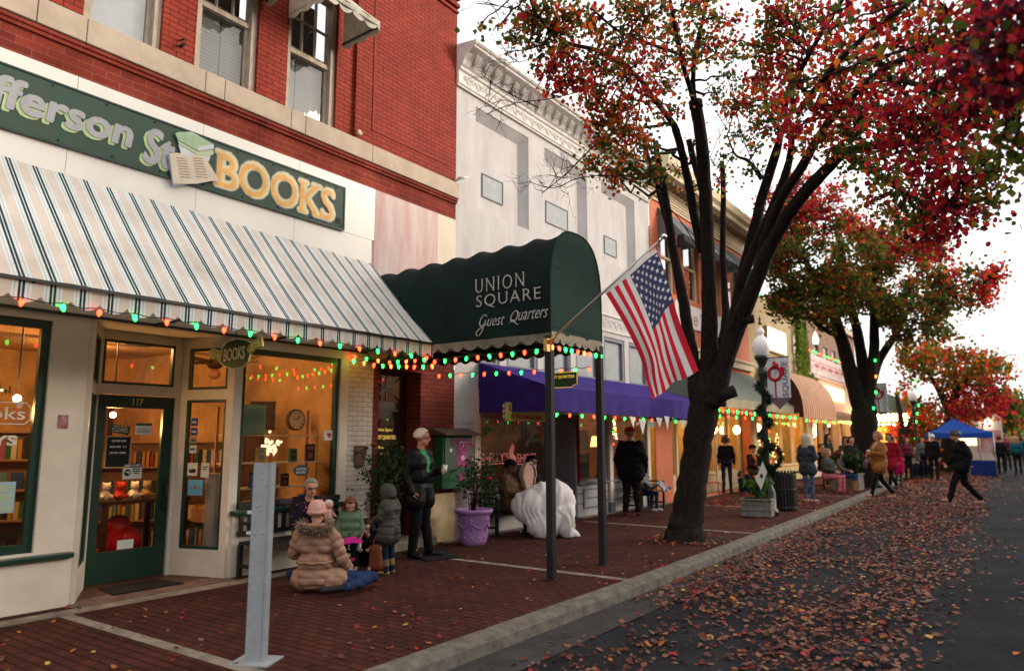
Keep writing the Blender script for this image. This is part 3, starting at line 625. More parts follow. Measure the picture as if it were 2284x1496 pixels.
# ============================================================ BUILDING D: cream brick
D = thing('cream_brick_building', 'cream painted brick building with a white lit panel and ivy at its corner', 'building', (FX, 29, 0))
m = MB(); m.box(FX-.3, FX, 26.4, 32.6, 4.2, 7.1); m.box(FX-7, FX-.301, 32.56, 32.6, 0, 7.1); m.build('wall', m_ybrick, D)
bx('coping', m_ccream, D, FX-.35, FX+.05, 26.4, 32.65, 7.1, 7.2)
m = MB(); m.wall(FX, 26.4, 34.6, 0, 4.2, [(26.9, 34.2, .55, 2.75)], .3); m.build('shopfront', M('butter_paint', (.6, .46, .2), .7, world=True), D)
for a, b in ((27.0, 28.6), (28.8, 30.6), (30.8, 32.4), (32.6, 34.1)): glazing(D, 'shop_window', FX-.25, a, b, .6, 2.7, m_ccream, .08)
room('shop_interior', D, -12, FX-.31, 26.5, 34.4, .01, 3.1, M('amber_room', (.65, .42, .15), .8), m_floorw)
# ============================================================ BUILDING E: low pink
E_ = thing('pink_building', 'low pale pink building with a roof terrace banner beyond the striped barrel awning', 'building', (FX, 45, 0))
m = MB(); m.wall(FX, 34.6, 60, 0, 4.6, [(35.2, 37.6, .6, 2.6), (38.2, 40.6, .6, 2.6), (41.2, 43.6, .6, 2.6), (44.2, 46.4, .6, 2.6)], .3); m.box(FX-8, FX-.31, 34.6, 60, 4.3, 4.5); m.build('wall', m_epink, E_)
m = MB(); m.box(FX-.1, FX+.1, 34.6, 60, 4.55, 4.7); m.box(FX-.1, FX+.05, 34.6, 60, 3.0, 3.12); m.build('band', m_epink, E_)
for a in (35.2, 38.2, 41.2, 44.2): glazing(E_, 'shop_window', FX-.2, a, a+2.3, .6, 2.6, m_ccream, .08)
room('shop_interior', E_, -12, FX-.31, 34.7, 50, .01, 3.1, m_ivory, m_floorw)
# far brick block behind the terrace, other far buildings
F_ = thing('far_brick_building', 'distant brown brick building rising behind the roof terrace', 'building', (-16, 66, 0))
m = MB(); m.wall(-13, 50, 74, 0, 11.0, [(52+i*3, 53.5+i*3, z, z+1.8) for i in range(7) for z in (3, 7.2)], .3); m.box(-26, -13.001, 50, 50.2, 0, 11.0); m.box(-26, -13.3, 73, 74, 0, 11); m.build('wall', BRICK('far_brick', (.24, .12, .075), (.2, .1, .065), (.3, .2, .15), 'yz', .4, .14, .02), F_)
bx('cornice', m_lime, F_, -26, -12.7, 49.8, 74.2, 11.0, 11.5)
for i in range(7):
    for z in (3, 7.2): bx('window', m_blind, F_, -13.2, -13.15, 52+i*3, 53.5+i*3, z, z+1.8)
for (x0, x1, y0, y1, h, nm, lb, c) in ((-3.5, 1.0, 84, 95, 4.2, 'far_low_building', 'low tan building far behind the white food trailer', (.42, .3, .2)), (1.6, 7, 110, 122, 5.0, 'far_low_building', 'small brown roofed building at the far right end of the street', (.3, .2, .15))):
    q = thing(nm, lb, 'building', (x0, y0, 0)); mm = M('far_wall_%d' % y0, c, .85, var=.15, scale=.5, world=True)
    w_ = MB(); w_.box(x0, x1, y0, y1, -.2, h); w_.build('wall', mm, q)
    w_ = MB(); w_.box(x0-.4, x1+.4, y0-.4, y1+.4, h, h+.35); w_.build('roof', M('brown_roof', (.14, .09, .07), .8), q)
    for i in range(3): bx('window', m_voidr, q, x0+.6+i*1.3, x0+1.4+i*1.3, y0-.03, y0, 1.0, 2.4)
# shop lamps (the lit interiors of the photograph)
for a in ((-9.9, 4.5, 3.0, 38), (-10.8, 1.6, 3.0, 40), (-9.3, 6.2, 2.95, 10), (-12.6, 5.5, 2.9, 42)): lamp(*a, size=.18, col=(1, .50, .15))
lamp(-10.4, 11.0, 2.5, 9, .3, (1, .6, .3)); lamp(-10.2, 13.4, 2.4, 22, .15, (1, .5, .2)); lamp(-10, 16.4, 2.4, 26, .3, (1, .5, .25))
for yy in (20, 22.6, 25): lamp(-10, yy, 2.6, 45, .3, (1, .62, .2))
for yy in (28, 30.5, 33): lamp(-9.6, yy, 2.6, 70, .3, (1, .6, .2))
for yy in (36.5, 40, 44): lamp(-9.6, yy, 2.6, 80, .3, (1, .62, .25))
# ============================================================ AWNINGS
m_beige = (.80, .70, .62); m_wht = (.86, .87, .86); m_pb = (.52, .66, .68); m_dk = (.004, .055, .065)
st_a = STRIPES('striped_awning_cloth', [(0, m_beige), (.16, m_pb), (.175, m_wht), (.26, m_pb), (.30, m_wht), (.39, m_dk), (.475, m_wht), (.515, m_dk), (.60, m_wht), (.69, m_pb), (.73, m_wht), (.82, m_pb), (.835, m_beige)], .2455, 'y', phase=.45)
def scallop(m, fn, L, period, deep, n=None, notch=True):
    """hanging valance: fn(t, z) -> point, t metres along, z drop (0 top)"""
    n = n or int(L/period*10)
    def P(u, v):
        t = u*L; ph = (t/period) % 1
        d = deep[0]+(deep[1]-deep[0])*(abs(math.sin(math.pi*ph))**.55 if notch else (.5-.5*math.cos(2*math.pi*ph)))
        return fn(t, d*v)
    m.grid(P, n, 2)
BA = thing('striped_awning', 'long awning striped beige, white and dark green over the bookshop front', 'awning', (FX, 2, 3))
AX, AZ = -6.8, 3.02
m = MB(); y0, y1 = -4.5, 7.64
def Pa(u, v):
    y = y0+(y1-y0)*u; zt = 4.46-.02*max(0, y-2.6); x = FX+.03+(AX-FX-.03)*v; z = zt+(AZ-zt)*v
    sag = .018*math.sin(math.pi*v)*(.5+.5*math.cos(y*2*math.pi/1.9))+.006*math.sin(y*9+v*4)
    return (x, y, z-sag)
m.grid(Pa, 150, 10); m.build('canopy', st_a, BA)
m = MB()
scallop(m, lambda t, d: (AX+.012*math.sin(t*3.1)+.02*d*math.sin(t*7), y0+t, AZ-d), y1-y0, .2455, (.135, .215), 700)
m.build('valance', st_a, BA)
m = MB(); m.grid(lambda u, v: Vector((FX+.03, y1, 4.36-(4.36-AZ)*u)).lerp(Vector((AX if u > .999 else FX+.03+(AX-FX-.03)*u, y1, 4.36-(4.36-AZ)*u)), v), 8, 3); m.build('end_panel', st_a, BA)
m = MB(); scallop(m, lambda t, d: (FX+.03+t, y1, AZ-d), AX-FX-.03, .22, (.135, .215)); m.build('valance', st_a, BA)
for y in (-2.2, .1, 2.55, 4.35, 5.9, 7.4):
    m = MB(); m.bar((FX+.03, y, 2.98), (AX+.01, y, 2.99), .028); m.bar((FX+.03, y, 3.55), (AX+.01, y, 3.0), .022); m.build('arm', m_dark, BA)
m = MB(); m.bar((AX+.02, y0, 3.0), (AX+.02, y1, 3.0), .028); m.bar((FX+.03, y0, 2.97), (FX+.03, y1, 2.97), .03); m.build('front_rail', m_dark, BA)
# --- green tunnel canopy of the guest quarters
m_gcan = CLOTHM('dark_green_canvas', (.006, .034, .025), .08, .75, var=.35, scale=1.2, bump=.25)
m_gcan2 = CLOTHM('dirty_shaded_canvas', (.0035, .014, .012), .03, .85, var=.65, scale=1.0, bump=.25)  # tunnel cloth darkened for dirt and for its side away from the light
m_ctrim = CLOTHM('cream_scalloped_trim', (.42, .38, .29), .2, .85, var=.35, scale=5)
GC = thing('tunnel_canopy', 'dark green arched tunnel canopy reaching from the doorway to the kerb posts', 'canopy', (-6.5, 8.28, 0))
GX, GY0, GY1, GZB = -4.82, 7.62, 8.95, 2.99
def arch(t, top=4.44, spring=3.45):
    """t 0..1 from left base over the top to the right base"""
    s = GZB; yc, hw = (GY0+GY1)/2, (GY1-GY0)/2
    if t < .22: return (GY0, s+(spring-s)*t/.22)
    if t > .78: return (GY1, spring-(spring-s)*(t-.78)/.22)
    a = math.pi*(1-(t-.22)/.56); c, q = math.cos(a), math.sin(a); e = 2/2.7
    return (yc+hw*math.copysign(abs(c)**e, c), spring+(top-spring)*abs(q)**e)
m = MB()
def Pg(u, v):
    x = FX+.02+(GX-FX-.02)*u; top = 4.30+.12*u
    y, z = arch(v, top); k = abs(math.sin(u*math.pi*7)); sag = (.055*(k)) if .22 < v < .78 else 0
    w_ = math.sin(math.pi*(v-.22)/.56) if .22 < v < .78 else 0
    ripple = .006*math.sin(x*6+z*5)
    return (x, y+(ripple if v < .3 else 0)+(.012*k if v < .22 else 0), z-sag*max(0, w_))
m.grid(Pg, 126, 60); m.build('canopy', m_gcan2, GC)
m = MB(); n = 40; ring_ = [arch(i/n, 4.42) for i in range(n+1)]
m.add([(GX, y, z) for y, z in ring_]+[(GX+.012, (GY0+GY1)/2, 3.5)], [(i, i+1, n+1) for i in range(n)]+[(n, 0, n+1)]); m.build('front_panel', m_gcan, GC)
m = MB(); m.tube([(GX, y, z) for y, z in ring_], .012, 6, cap=False); m.tube([(GX+.002, GY0, 3.86), (GX+.004, (GY0+GY1)/2, 3.84), (GX+.002, GY1, 3.86)], .004, 4); m.tube([(GX+.002, GY0, 3.07), (GX+.002, GY1, 3.07)], .004, 4); m.build('seam', m_gcan, GC)
m = MB(); scallop(m, lambda t, d: (FX+.05+t, GY0-.006+.01*math.sin(t*9), GZB-d), GX-FX-.05, .235, (.05, .135)); m.build('side_trim', M('dark_cream_trim', (.16, .14, .11), .85, var=.5, scale=4), GC)  # side trim in a darker cream than the front
m = MB(); scallop(m, lambda t, d: (GX+.01+.012*math.sin(t*12), GY0+t, GZB+.02-d), GY1-GY0, .19, (.06, .15)); m.build('front_trim', m_ctrim, GC)
m = MB(); scallop(m, lambda t, d: (FX+.05+t, GY1+.006, GZB-d), GX-FX-.05, .235, (.05, .135)); m.build('side_trim', m_gcan2, GC)
for (x, y) in ((GX-.01, GY0-.02), (GX-.01, GY1-.06)):
    m = MB(); m.box(x-.045, x+.045, y-.045, y+.045, .0, 2.95); m.box(x-.075, x+.075, y-.075, y+.075, 0, .012); m.build('post', M('weathered_black_post', (.018, .016, .017), .6, var=.5, scale=6, stretch=(1, 1, .2)), GC, bevel=.006)
m = MB(); 
for y in (GY0+.02, GY1-.03): m.bar((FX+.03, y, 2.9), (GX, y, 2.9), .03)
for x in (-7.4, -6.5, -5.7, GX-.01): m.bar((x, GY0, 2.9), (x, GY1, 2.9), .025)
m.build('frame', m_dark, GC)
m_let = M('aged_silver_lettering', (.42, .40, .37), .6, var=.4, scale=14)
h = MB(); yl = GY0-.022
letters(h, 'UNION', (-5.61, yl, 3.725), (1, 0, 0), (0, 0, 1), .2, width=.80, height=.19, bold=-.012, serif=.05, spacing=1.25)
letters(h, 'SQUARE', (-5.475, yl, 3.5), (1, 0, 0), (0, 0, 1), .2, width=1.04, height=.185, bold=-.012, serif=.05, spacing=1.15)
h.build('lettering', m_let, GC)
h = MB()     # script line drawn with pen-like strokes plus slanted letters
letters(h, 'uest', (-5.665, yl, 3.215), (1, 0, 0), (0, 0, 1), .1, width=.27, height=.115, shear=.35, bold=-.008)
letters(h, 'uarters', (-5.07, yl, 3.25), (1, 0, 0), (0, 0, 1), .1, width=.44, height=.125, shear=.35, bold=-.008)
def stroke(pts, c, s, r=.009, sh=.25):
    P = [Vector((c[0]+(px_+sh*pz)*s, yl, c[1]+pz*s)) for px_, pz in pts]
    h.tube(P, [r*.5]+[r]*(len(P)-2)+[r*.5], 5)
stroke([(.30, .55), (.18, .72), (-.02, .72), (-.2, .5), (-.25, .2), (-.12, 0), (.08, .02), (.2, .2), (.22, .42), (.2, .1), (.12, -.35), (-.05, -.62), (-.3, -.6), (-.38, -.4), (-.2, -.2), (.15, -.05), (.4, .15)], (-5.9, 3.17), .2)
stroke([(.05, .72), (-.15, .62), (-.26, .35), (-.22, .08), (-.02, -.02), (.2, .1), (.3, .4), (.22, .66), (.02, .74), (-.12, .62)], (-5.385, 3.18), .19)
stroke([(-.3, -.05), (-.1, .12), (.1, .02), (.35, -.22), (.5, -.2)], (-5.385, 3.18), .19)
h.build('script_lettering', m_let, GC)
# --- small white awning over window 3 and 2
m_waw = CLOTHM('grubby_cream_canvas', (.50, .46, .37), .06, .85, var=.4, scale=5)
def window_awning(ya, yb, label):
    t = thing('window_awning', label, 'awning', (FX, (ya+yb)/2, 7.6)); X = -7.36; zt, zf = 8.5, 7.78
    m = MB(); m.grid(lambda u, v: (FX+(X-FX)*(v**.9), ya+(yb-ya)*u, zt+(zf-zt)*v-.03*math.sin(math.pi*v)+.01*math.sin(u*20)), 16, 8); m.build('canopy', m_waw, t)
    m = MB(); scallop(m, lambda s, d: (X+.012*math.sin(s*14), ya+s, zf-d), yb-ya, .24, (.09, .17)); m.build('valance', m_waw, t)
    for y in (ya, yb):
        m = MB(); m.grid(lambda u, v: (FX+(X-FX)*v, y, (7.66+(zt-7.66)*u)*(1-v)+(zf-.1+.1*u)*v), 6, 8); m.grid(lambda u, v: (FX+(X-FX)*u, y, (7.67*(1-u)+(zf-.09)*u)-v*(.05+.05*abs(math.sin(u*9)))), 16, 2); m.build('side_panel', m_waw, t)
    m = MB(); m.bar((FX, ya+.02, 7.68), (X, ya+.02, 7.7), .02); m.bar((FX, yb-.02, 7.68), (X, yb-.02, 7.7), .02); m.bar((X, ya, 7.7), (X, yb, 7.7), .02); m.build('frame', m_dark, t)
window_awning(5.97, 6.98, 'cream scalloped canvas awning over the rightmost upper window of the brick building')
window_awning(4.59, 5.6, 'cream canvas awning cut by the top edge over the middle upper window')
# --- purple awning
m_pur = CLOTHM('purple_canvas', (.036, .016, .19), .12, .8, var=.3, scale=2.5)
PA = thing('purple_awning', 'deep purple awning with straight valance over the shoe shop', 'awning', (FX, 14, 3))
ya, yb, X, zw, zf, zb = 10.38, 17.6, -6.55, 3.06, 2.55, 2.14
m = MB(); m.grid(lambda u, v: (FX+.02+(X-FX-.02)*v, ya+(yb-ya)*u, zw+(zf-zw)*v-.02*math.sin(math.pi*v)*(1+math.cos(u*40))), 60, 6); m.build('canopy', m_pur, PA)
m = MB(); m.grid(lambda u, v: (X+.02*math.sin(u*31)*v+.012*math.sin(u*90)*v, ya+(yb-ya)*u, zf+(zb-zf)*v), 160, 6); m.build('valance', m_pur, PA)
for y in (ya, yb): m = MB(); m.grid(lambda u, v: (FX+.02+(X-FX-.02)*u, y+.01*math.sin(v*9+u*14), zw+(zf-zw)*u+(zb-(zw+(zf-zw)*u))*v), 20, 6); m.build('end_panel', m_pur, PA)
m = MB(); m.bar((X-.03, ya, 2.53), (X-.03, yb, 2.53), .03)
for y in (ya+.1, 12.8, 15.2, yb-.1): m.bar((FX, y, 2.5), (X, y, 2.52), .025)
m.build('frame', m_dark, PA)
# --- grey-green awning with striped valance (orange building)
m_gg = CLOTHM('grey_green_canvas', (.17, .20, .18), .2, .8, var=.12)
st_v = STRIPES('ochre_striped_valance', [(0, (.45, .36, .2)), (.4, (.5, .5, .42)), (.6, (.3, .33, .28)), (.8, (.5, .48, .36))], .3, 'y')
def slope_awning(name, label, ya, yb, X, zw, zf, zb, mc, mv, per=.2):
    t = thing(name, label, 'awning', (FX, (ya+yb)/2, zf)); m = MB()
    m.grid(lambda u, v: (FX+.02+(X-FX-.02)*v, ya+(yb-ya)*u, zw+(zf-zw)*v-.03*math.sin(math.pi*v)), 50, 6); m.build('canopy', mc, t)
    m = MB(); scallop(m, lambda s, d: (X, ya+s, zf-d), yb-ya, per, ((zf-zb)*.75, zf-zb)); m.build('valance', mv, t)
    for y in (ya, yb): m = MB(); m.grid(lambda u, v: (FX+.02+(X-FX-.02)*u, y, zw+(zf-zw)*u+((zf+.0)-(zw+(zf-zw)*u))*v), 8, 3); m.build('end_panel', mc, t)
    m = MB(); m.bar((X-.02, ya, zf-.02), (X-.02, yb, zf-.02), .03)
    for y in (ya+.05, (ya+yb)/2, yb-.05): m.bar((FX, y, zf-.1), (X, y, zf-.02), .025)
    m.build('frame', m_dark, t); return t
slope_awning('sloped_awning', 'grey green awning with an ochre striped valance between trunk and lamp post', 18.3, 26.35, -6.7, 3.95, 2.8, 2.52, m_gg, st_v)
slope_awning('sloped_awning', 'dull brown awning with coloured bulbs beyond the barrel awning', 34.9, 42.5, -7.0, 3.1, 2.75, 2.5, CLOTHM('brown_canvas', (.22, .11, .08), .2), CLOTHM('brown_canvas', (.22, .11, .08), .2))
# upstairs awnings of the orange building
m_dk_aw = STRIPES('grey_pinstripe_canvas', [(0, (.16, .18, .18)), (.75, (.08, .09, .09))], .12, 'y', transl=.15)
t_lab = ['leftmost of the dark scalloped upstairs awnings on the orange building', 'second dark upstairs awning on the orange building, behind the tree limbs', 'third dark upstairs awning on the orange building, behind the thick limbs', 'rightmost dark upstairs awning on the orange building beside the cornice end']
for (a, b), lb in zip(CW, t_lab):
    t = thing('window_awning', lb, 'awning', (FX, (a+b)/2, 7.6)); X = -7.4
    m = MB(); m.grid(lambda u, v: (FX+.02+(X-FX)*v, a-.15+(b-a+.3)*u, 8.2-.9*v), 10, 4)
    for y in (a-.15, b+.15): m.grid(lambda u, v: (FX+.02+(X-FX)*u, y, 8.2-.9*u+(7.3-(8.2-.9*u))*v), 6, 3)
    m.build('canopy', m_dk_aw, t)
    m = MB(); scallop(m, lambda s, d: (X+.02, a-.15+s, 7.3-d), b-a+.3, .2, (.12, .2)); m.build('valance', CLOTHM('black_valance', (.02, .02, .022), .05), t)
# --- barrel awning
st_b = STRIPES('red_striped_barrel_cloth', [(0, (.62, .48, .30)), (.42, (.46, .12, .08)), (.78, (.58, .3, .18))], .34, 'y')
BR = thing('barrel_awning', 'rounded barrel awning with red and cream stripes on the cream brick building', 'awning', (FX, 30, 3))
m = MB(); ya, yb = 27.4, 32.8
def Pb(u, v):
    a = v*math.pi/2; return (FX+.02+1.5*math.sin(a)**.9, ya+(yb-ya)*u, 2.62+1.75*math.cos(a)**.9)
m.grid(Pb, 40, 14); m.build('canopy', st_b, BR)
m = MB(); scallop(m, lambda s, d: (FX+1.52, ya+s, 2.62-d), yb-ya, .3, (.13, .2)); m.build('valance', st_b, BR)
for y in (ya+.01, yb-.01):
    m = MB(); pts = [(FX+.02, 2.62)]+[(FX+.02+1.5*math.sin(v*math.pi/20)**.9, 2.62+1.75*max(0, math.cos(v*math.pi/20))**.9) for v in range(11)]
    m.add([(a, y, b) for a, b in pts], [tuple(range(len(pts)))]); m.build('end_panel', M('open_end_shade', (.07, .03, .025), .8), BR)  # dark sheet stands for the shaded inside of the open end
# ============================================================ SIGNS
SG = thing('shop_sign', 'long green bookshop signboard above the striped awning', 'sign', (FX, 3, 4.74))
m_sg = M('olive_green_sign', (.055, .075, .045), .55, col2=(.03, .075, .06), scale=2.2, world=True, stretch=(1, 3, .6), bump=.1, bscale=30)
bx('board', m_sg, SG, FX+.022, FX+.05, -1.8, 7.07, 4.745, 5.405)
m = MB(); x = (FX+.05, FX+.062)
m.box(*x, -1.8, 7.07, 5.39, 5.41); m.box(*x, -1.8, 7.07, 4.735, 4.76); m.box(*x, 7.055, 7.075, 4.76, 5.39)
for y in [q*.55+.3 for q in range(13)]: m.sphere((FX+.055, y, 5.36), .012, 5); m.sphere((FX+.055, y+.1, 4.79), .012, 5)
m.build('edging', M('green_metal_edge', (.02, .05, .04), .4), SG)
# word shapes: italic grey with pale green drop shape
Y_, Z_ = (0, 1, 0), (0, 0, 1)
h = MB()
for tx, yc, zc, wd in (('Jefferson', 2.965, 5.035, 1.78), ('St', 4.195, 5.025, .33)): fat(h, tx, (FX+.053, yc, zc), Y_, Z_, wd, .42, .016, 6, shear=.12, thick=.003)
h.build('letter_shadow', M('pale_green_paint', (.46, .56, .28), .6), SG)
h = MB()
for tx, yc, zc, wd in (('Jefferson', 3.0, 5.065, 1.78), ('St', 4.23, 5.055, .33)): fat(h, tx, (FX+.059, yc, zc), Y_, Z_, wd, .42, .016, 6, shear=.12, thick=.006)
h.build('lettering', M('silver_lilac_letters', (.38, .38, .39), .5, var=.15, scale=9), SG)
h = MB(); fat(h, 'BOOKS', (FX+.052, 5.93, 5.06), Y_, Z_, 1.87, .45, .050, 10, serif=.07, thick=.002); h.build('letter_outline', M('slate_outline', (.16, .21, .20), .6), SG)
h = MB(); fat(h, 'BOOKS', (FX+.057, 5.93, 5.06), Y_, Z_, 1.87, .45, .034, 10, serif=.07, thick=.002); h.build('lettering', M('pale_butter_paint', (.72, .60, .36), .5), SG)
h = MB(); letters(h, 'BOOKS', (FX+.062, 5.905, 5.045), Y_, Z_, .1, width=1.86, height=.44, bold=.0, serif=.05, thick=.002); h.build('letter_shade', M('orange_gold_paint', (.80, .42, .12), .5), SG)
h = MB(); letters(h, 'etc.', (FX+.053, 6.965, 4.87), (0, 1, 0), (0, 0, 1), .1, width=.14, height=.1); h.build('lettering', M('black_paint', (.015, .015, .015), .5), SG)
def cut(name, pts, mat, par, x=FX+.07, th=.012):
    m = MB(); P = [onx(a, b, x) for a, b in pts]; m.prism([(p.y, p.z) for p in P], x-th, x, 'x'); return m.build(name, mat, par)
BKS = thing('painted_book_cutout', 'painted cutout of a stack of green books above an open book on the signboard', 'sign ornament', (FX+.07, 4.7, 5))
pal = M('pale_page_paint', (.66, .56, .44), .6, var=.08, scale=8); bl = M('blue_cover_paint', (.3, .34, .48), .6); gg = M('mint_cover_paint', (.36, .50, .32), .6, var=.2, scale=9); gp = M('lime_page_paint', (.52, .60, .38), .6); wp = M('white_page_paint', (.62, .64, .64), .6)
cut('book_edge', [(398, 322), (405, 345), (440, 352), (466, 360), (475, 330), (440, 335)], wp, BKS, FX+.074); cut('book_edge', [(396, 310), (400, 322), (445, 348), (476, 345), (476, 328), (440, 332)], gp, BKS, FX+.08)
cut('book_cover', [(391, 298), (398, 295), (428, 294), (477, 322), (477, 333), (444, 338), (397, 312)], gg, BKS, FX+.088); cut('book_edge', [(441, 327), (476, 322), (477, 331), (443, 337)], wp, BKS, FX+.091)
cut('open_cover', [(374, 345), (383, 345), (480, 402), (386, 416)], bl, BKS, FX+.092)
cut('open_pages', [(378, 342), (392, 341), (410, 343), (422, 349), (440, 346), (458, 351), (490, 404), (470, 404), (438, 410), (387, 410)], pal, BKS, FX+.10)
m = MB()
for i in range(8):
    for a, b in ((394, 415), (430, 452)): p, q = onx(a+i*1.2, 352+i*6, FX+.103), onx(b+i*1.6, 354+i*6, FX+.103); m.bar(p, q, .004, .006)
m.build('text_lines', M('faint_brown_ink', (.35, .22, .14), .7), BKS)
# hanging oval sign
OV = thing('hanging_sign', 'green oval hanging sign with yellow ribbon ends under the striped awning', 'sign', (-7.4, 4.9, 2.65))
yo = 4.9; ug = M('ribbon_gold_paint', (.38, .34, .07), .5); dg = M('oval_green_paint', (.008, .06, .025), .4); cr = M('cream_line_paint', (.6, .55, .38), .5)
def shape(name, pts, mat, y, th=.012):
    m = MB(); P = [ony(a, b, y) for a, b in pts]; m.prism([(p.x, p.z) for p in P], y, y+th, 'y'); return m.build(name, mat, OV)
oval = [(495, 777), (508, 763), (528, 756), (548, 760), (558, 766), (555, 790), (552, 805), (540, 817), (518, 821), (500, 815), (491, 806), (496, 792)]
def scl(P, k): cx = sum(p[0] for p in P)/len(P); cy = sum(p[1] for p in P)/len(P); return [(cx+(a-cx)*k, cy+(b-cy)*k) for a, b in P]
shape('oval_rim', scl(oval, 1.07), cr, yo, .02); shape('oval_panel', oval, dg, yo-.006, .03)
rl = [(467, 783), (475, 778), (486, 782), (499, 784), (497, 805), (488, 806), (480, 799), (465, 802), (474, 797), (466, 792)]; rr = [(549, 771), (560, 765), (570, 757), (582, 751), (585, 772), (573, 775), (563, 785), (551, 792)]
for P in (rl, rr): shape('ribbon_rim', scl(P, 1.08), cr, yo+.004, .016); shape('ribbon', P, ug, yo-.004, .02)
def w_at(h, txt, p, q, hgt, **k):
    a, b = ony(*p, yo), ony(*q, yo); letters(h, txt, (a+b)/2+Vector((0, -.009, 0)), b-a, Vector((0, 0, 1)), .1, width=(b-a).length, height=hgt, **k)
h = MB(); w_at(h, 'BOOKS', (501, 793), (548, 785), .145, bold=.01, serif=.04); h.build('lettering', cr, OV)
h = MB(); w_at(h, 'TOYS', (469, 789), (494, 797), .065); w_at(h, 'GIFTS', (554, 779), (581, 765), .075); h.build('lettering', M('pale_yellow_paint', (.75, .7, .3), .5), OV)
m = MB(); m.tube([ony(525, 757, yo)+Vector((0, .006, 0)), ony(525, 757, yo)+Vector((0, .006, .2))], .005); m.build('hanger', m_dark, OV)
# Ladies' shoes sign
LS = thing('hanging_sign', 'pale green Ladies Shoes and Accessories board hanging under the purple awning', 'sign', (-7.4, 10.8, 2.1))
bx('board', M('lime_sign_paint', (.52, .52, .14), .5, var=.15), LS, -7.41, -7.39, 10.2, 11.46, 2.0, 2.30); 
m = MB(); m.box(-7.392, -7.385, 10.18, 11.48, 1.985, 2.005); m.box(-7.392, -7.385, 10.18, 11.48, 2.295, 2.31)
for y in (10.15, 11.48):
    for z in (2.06, 2.15, 2.24): m.sphere((-7.4, y, z), .035, 6, (.3, 1, 1))
m.build('scrolled_edge', M('pink_edge_paint', (.6, .35, .32), .5), LS)
h = MB(); letters(h, 'Ladies Shoes', (-7.388, 10.83, 2.215), (0, 1, 0), (0, 0, 1), .1, width=1.05, height=.1, bold=.03, serif=.05); letters(h, '& Accessories', (-7.388, 10.83, 2.075), (0, 1, 0), (0, 0, 1), .1, width=.98, height=.09, bold=.03, serif=.05)
h.build('lettering', M('maroon_letters', (.5, .03, .03), .5), LS)
# small hanging GUEST QUARTERS sign
GS = thing('hanging_sign', 'small dark green gold edged sign hanging under the tunnel canopy by its post', 'sign', (-5.08, 8.3, 2.45))
m = MB(); P = [(-5.34, 2.38), (-5.30, 2.38), (-5.24, 2.35), (-4.92, 2.35), (-4.88, 2.38), (-4.84, 2.38), (-4.84, 2.55), (-5.34, 2.55)]
m.prism(P, 8.29, 8.31, 'y'); m.build('board', M('sign_green', (.01, .04, .015), .4), GS)
m = MB(); P2 = P+[P[0]]; m.tube([(a, 8.288, b) for a, b in P2], .006, 4); m.build('gold_edge', gold, GS)
h = MB(); letters(h, 'GUEST QUARTERS', (-5.09, 8.286, 2.49), (1, 0, 0), (0, 0, 1), .1, width=.42, height=.045, bold=.01, serif=.04); h.build('lettering', gold, GS)
m = MB(); m.tube([(-5.2, 8.3, 2.55), (-5.2, 8.3, 2.9)], .004, 4); m.build('hanger', m_dark, GS); m = MB(); m.tube([(-4.98, 8.3, 2.55), (-4.98, 8.3, 2.9)], .004, 4); m.build('hanger', m_dark, GS)
# wall sign of the orange building
OS = thing('shop_sign', 'white signboard with red outlined letters on the orange building behind the limbs', 'sign', (FX, 21.8, 5))
bx('board', M('sign_white', (.66, .6, .56), .6, var=.08), OS, FX+.01, FX+.05, 19.55, 24.4, 4.98, 5.68)
h = MB(); letters(h, 'The Tou', (FX+.052, 21.4, 5.31), (0, 1, 0), (0, 0, 1), .4, width=2.9, height=.42, bold=.006); letters(h, 's', (FX+.052, 23.6, 5.27), (0, 1, 0), (0, 0, 1), .4, height=.3); h.build('lettering', M('faded_red_letters', (.45, .12, .12), .6), OS)
h = MB(); letters(h, 'The Tou', (FX+.058, 21.4, 5.31), (0, 1, 0), (0, 0, 1), .4, width=2.84, height=.38, bold=-.025); h.build('letter_fill', M('pink_letter_fill', (.62, .48, .46), .6), OS)
# white lit panel on the cream brick building
q = thing('light_box', 'blank glowing white panel on the cream brick wall behind the lamp globe', 'light box', (FX, 29.7, 5.1))
bx('frame', m_ccream, q, FX, FX+.12, 28.35, 31.0, 5.08, 6.06); bx('screen', M('lit_white', (.8, .8, .8), .5, var=0, emit=1.6, ecol=(1, .98, .93)), q, FX+.12, FX+.13, 28.42, 30.93, 5.15, 6.0)
# banner on the terrace
q = thing('terrace_banner', 'long white and red lettered banner on the roof terrace railing', 'banner', (FX, 39, 4.7))
m = MB(); m.grid(lambda u, v: (FX+.13+.02*math.sin(u*30), 35+9.6*u, 4.72+.92*v-.06*math.sin(u*math.pi)), 60, 6); m.build('cloth', STRIPES('banner_cloth', [(0, (.72, .5, .48)), (.3, (.7, .62, .6)), (.5, (.62, .3, .3)), (.62, (.72, .6, .58))], .7, 'z'), q)
h = MB(); letters(h, 'MERRY CHRISTMAS', (FX+.17, 39.6, 5.12), (0, 1, 0), (0, 0, 1), .4, width=8, height=.35, bold=.02) if False else letters(h, '~ ~ ~ ~ ~ ~', (FX+.17, 39.6, 5.12), (0, 1, 0), (0, 0, 1), .4, width=8, height=.18, bold=.02); h.build('blurred_marks', M('banner_red', (.5, .1, .1), .7), q)
m = MB()
for i in range(9): m.bar((FX+.05, 35+i*1.2, 4.7), (FX+.05, 35+i*1.2, 5.75), .04)
m.bar((FX+.05, 35, 5.72), (FX+.05, 44.7, 5.72), .03); m.build('railing', m_dark, q)
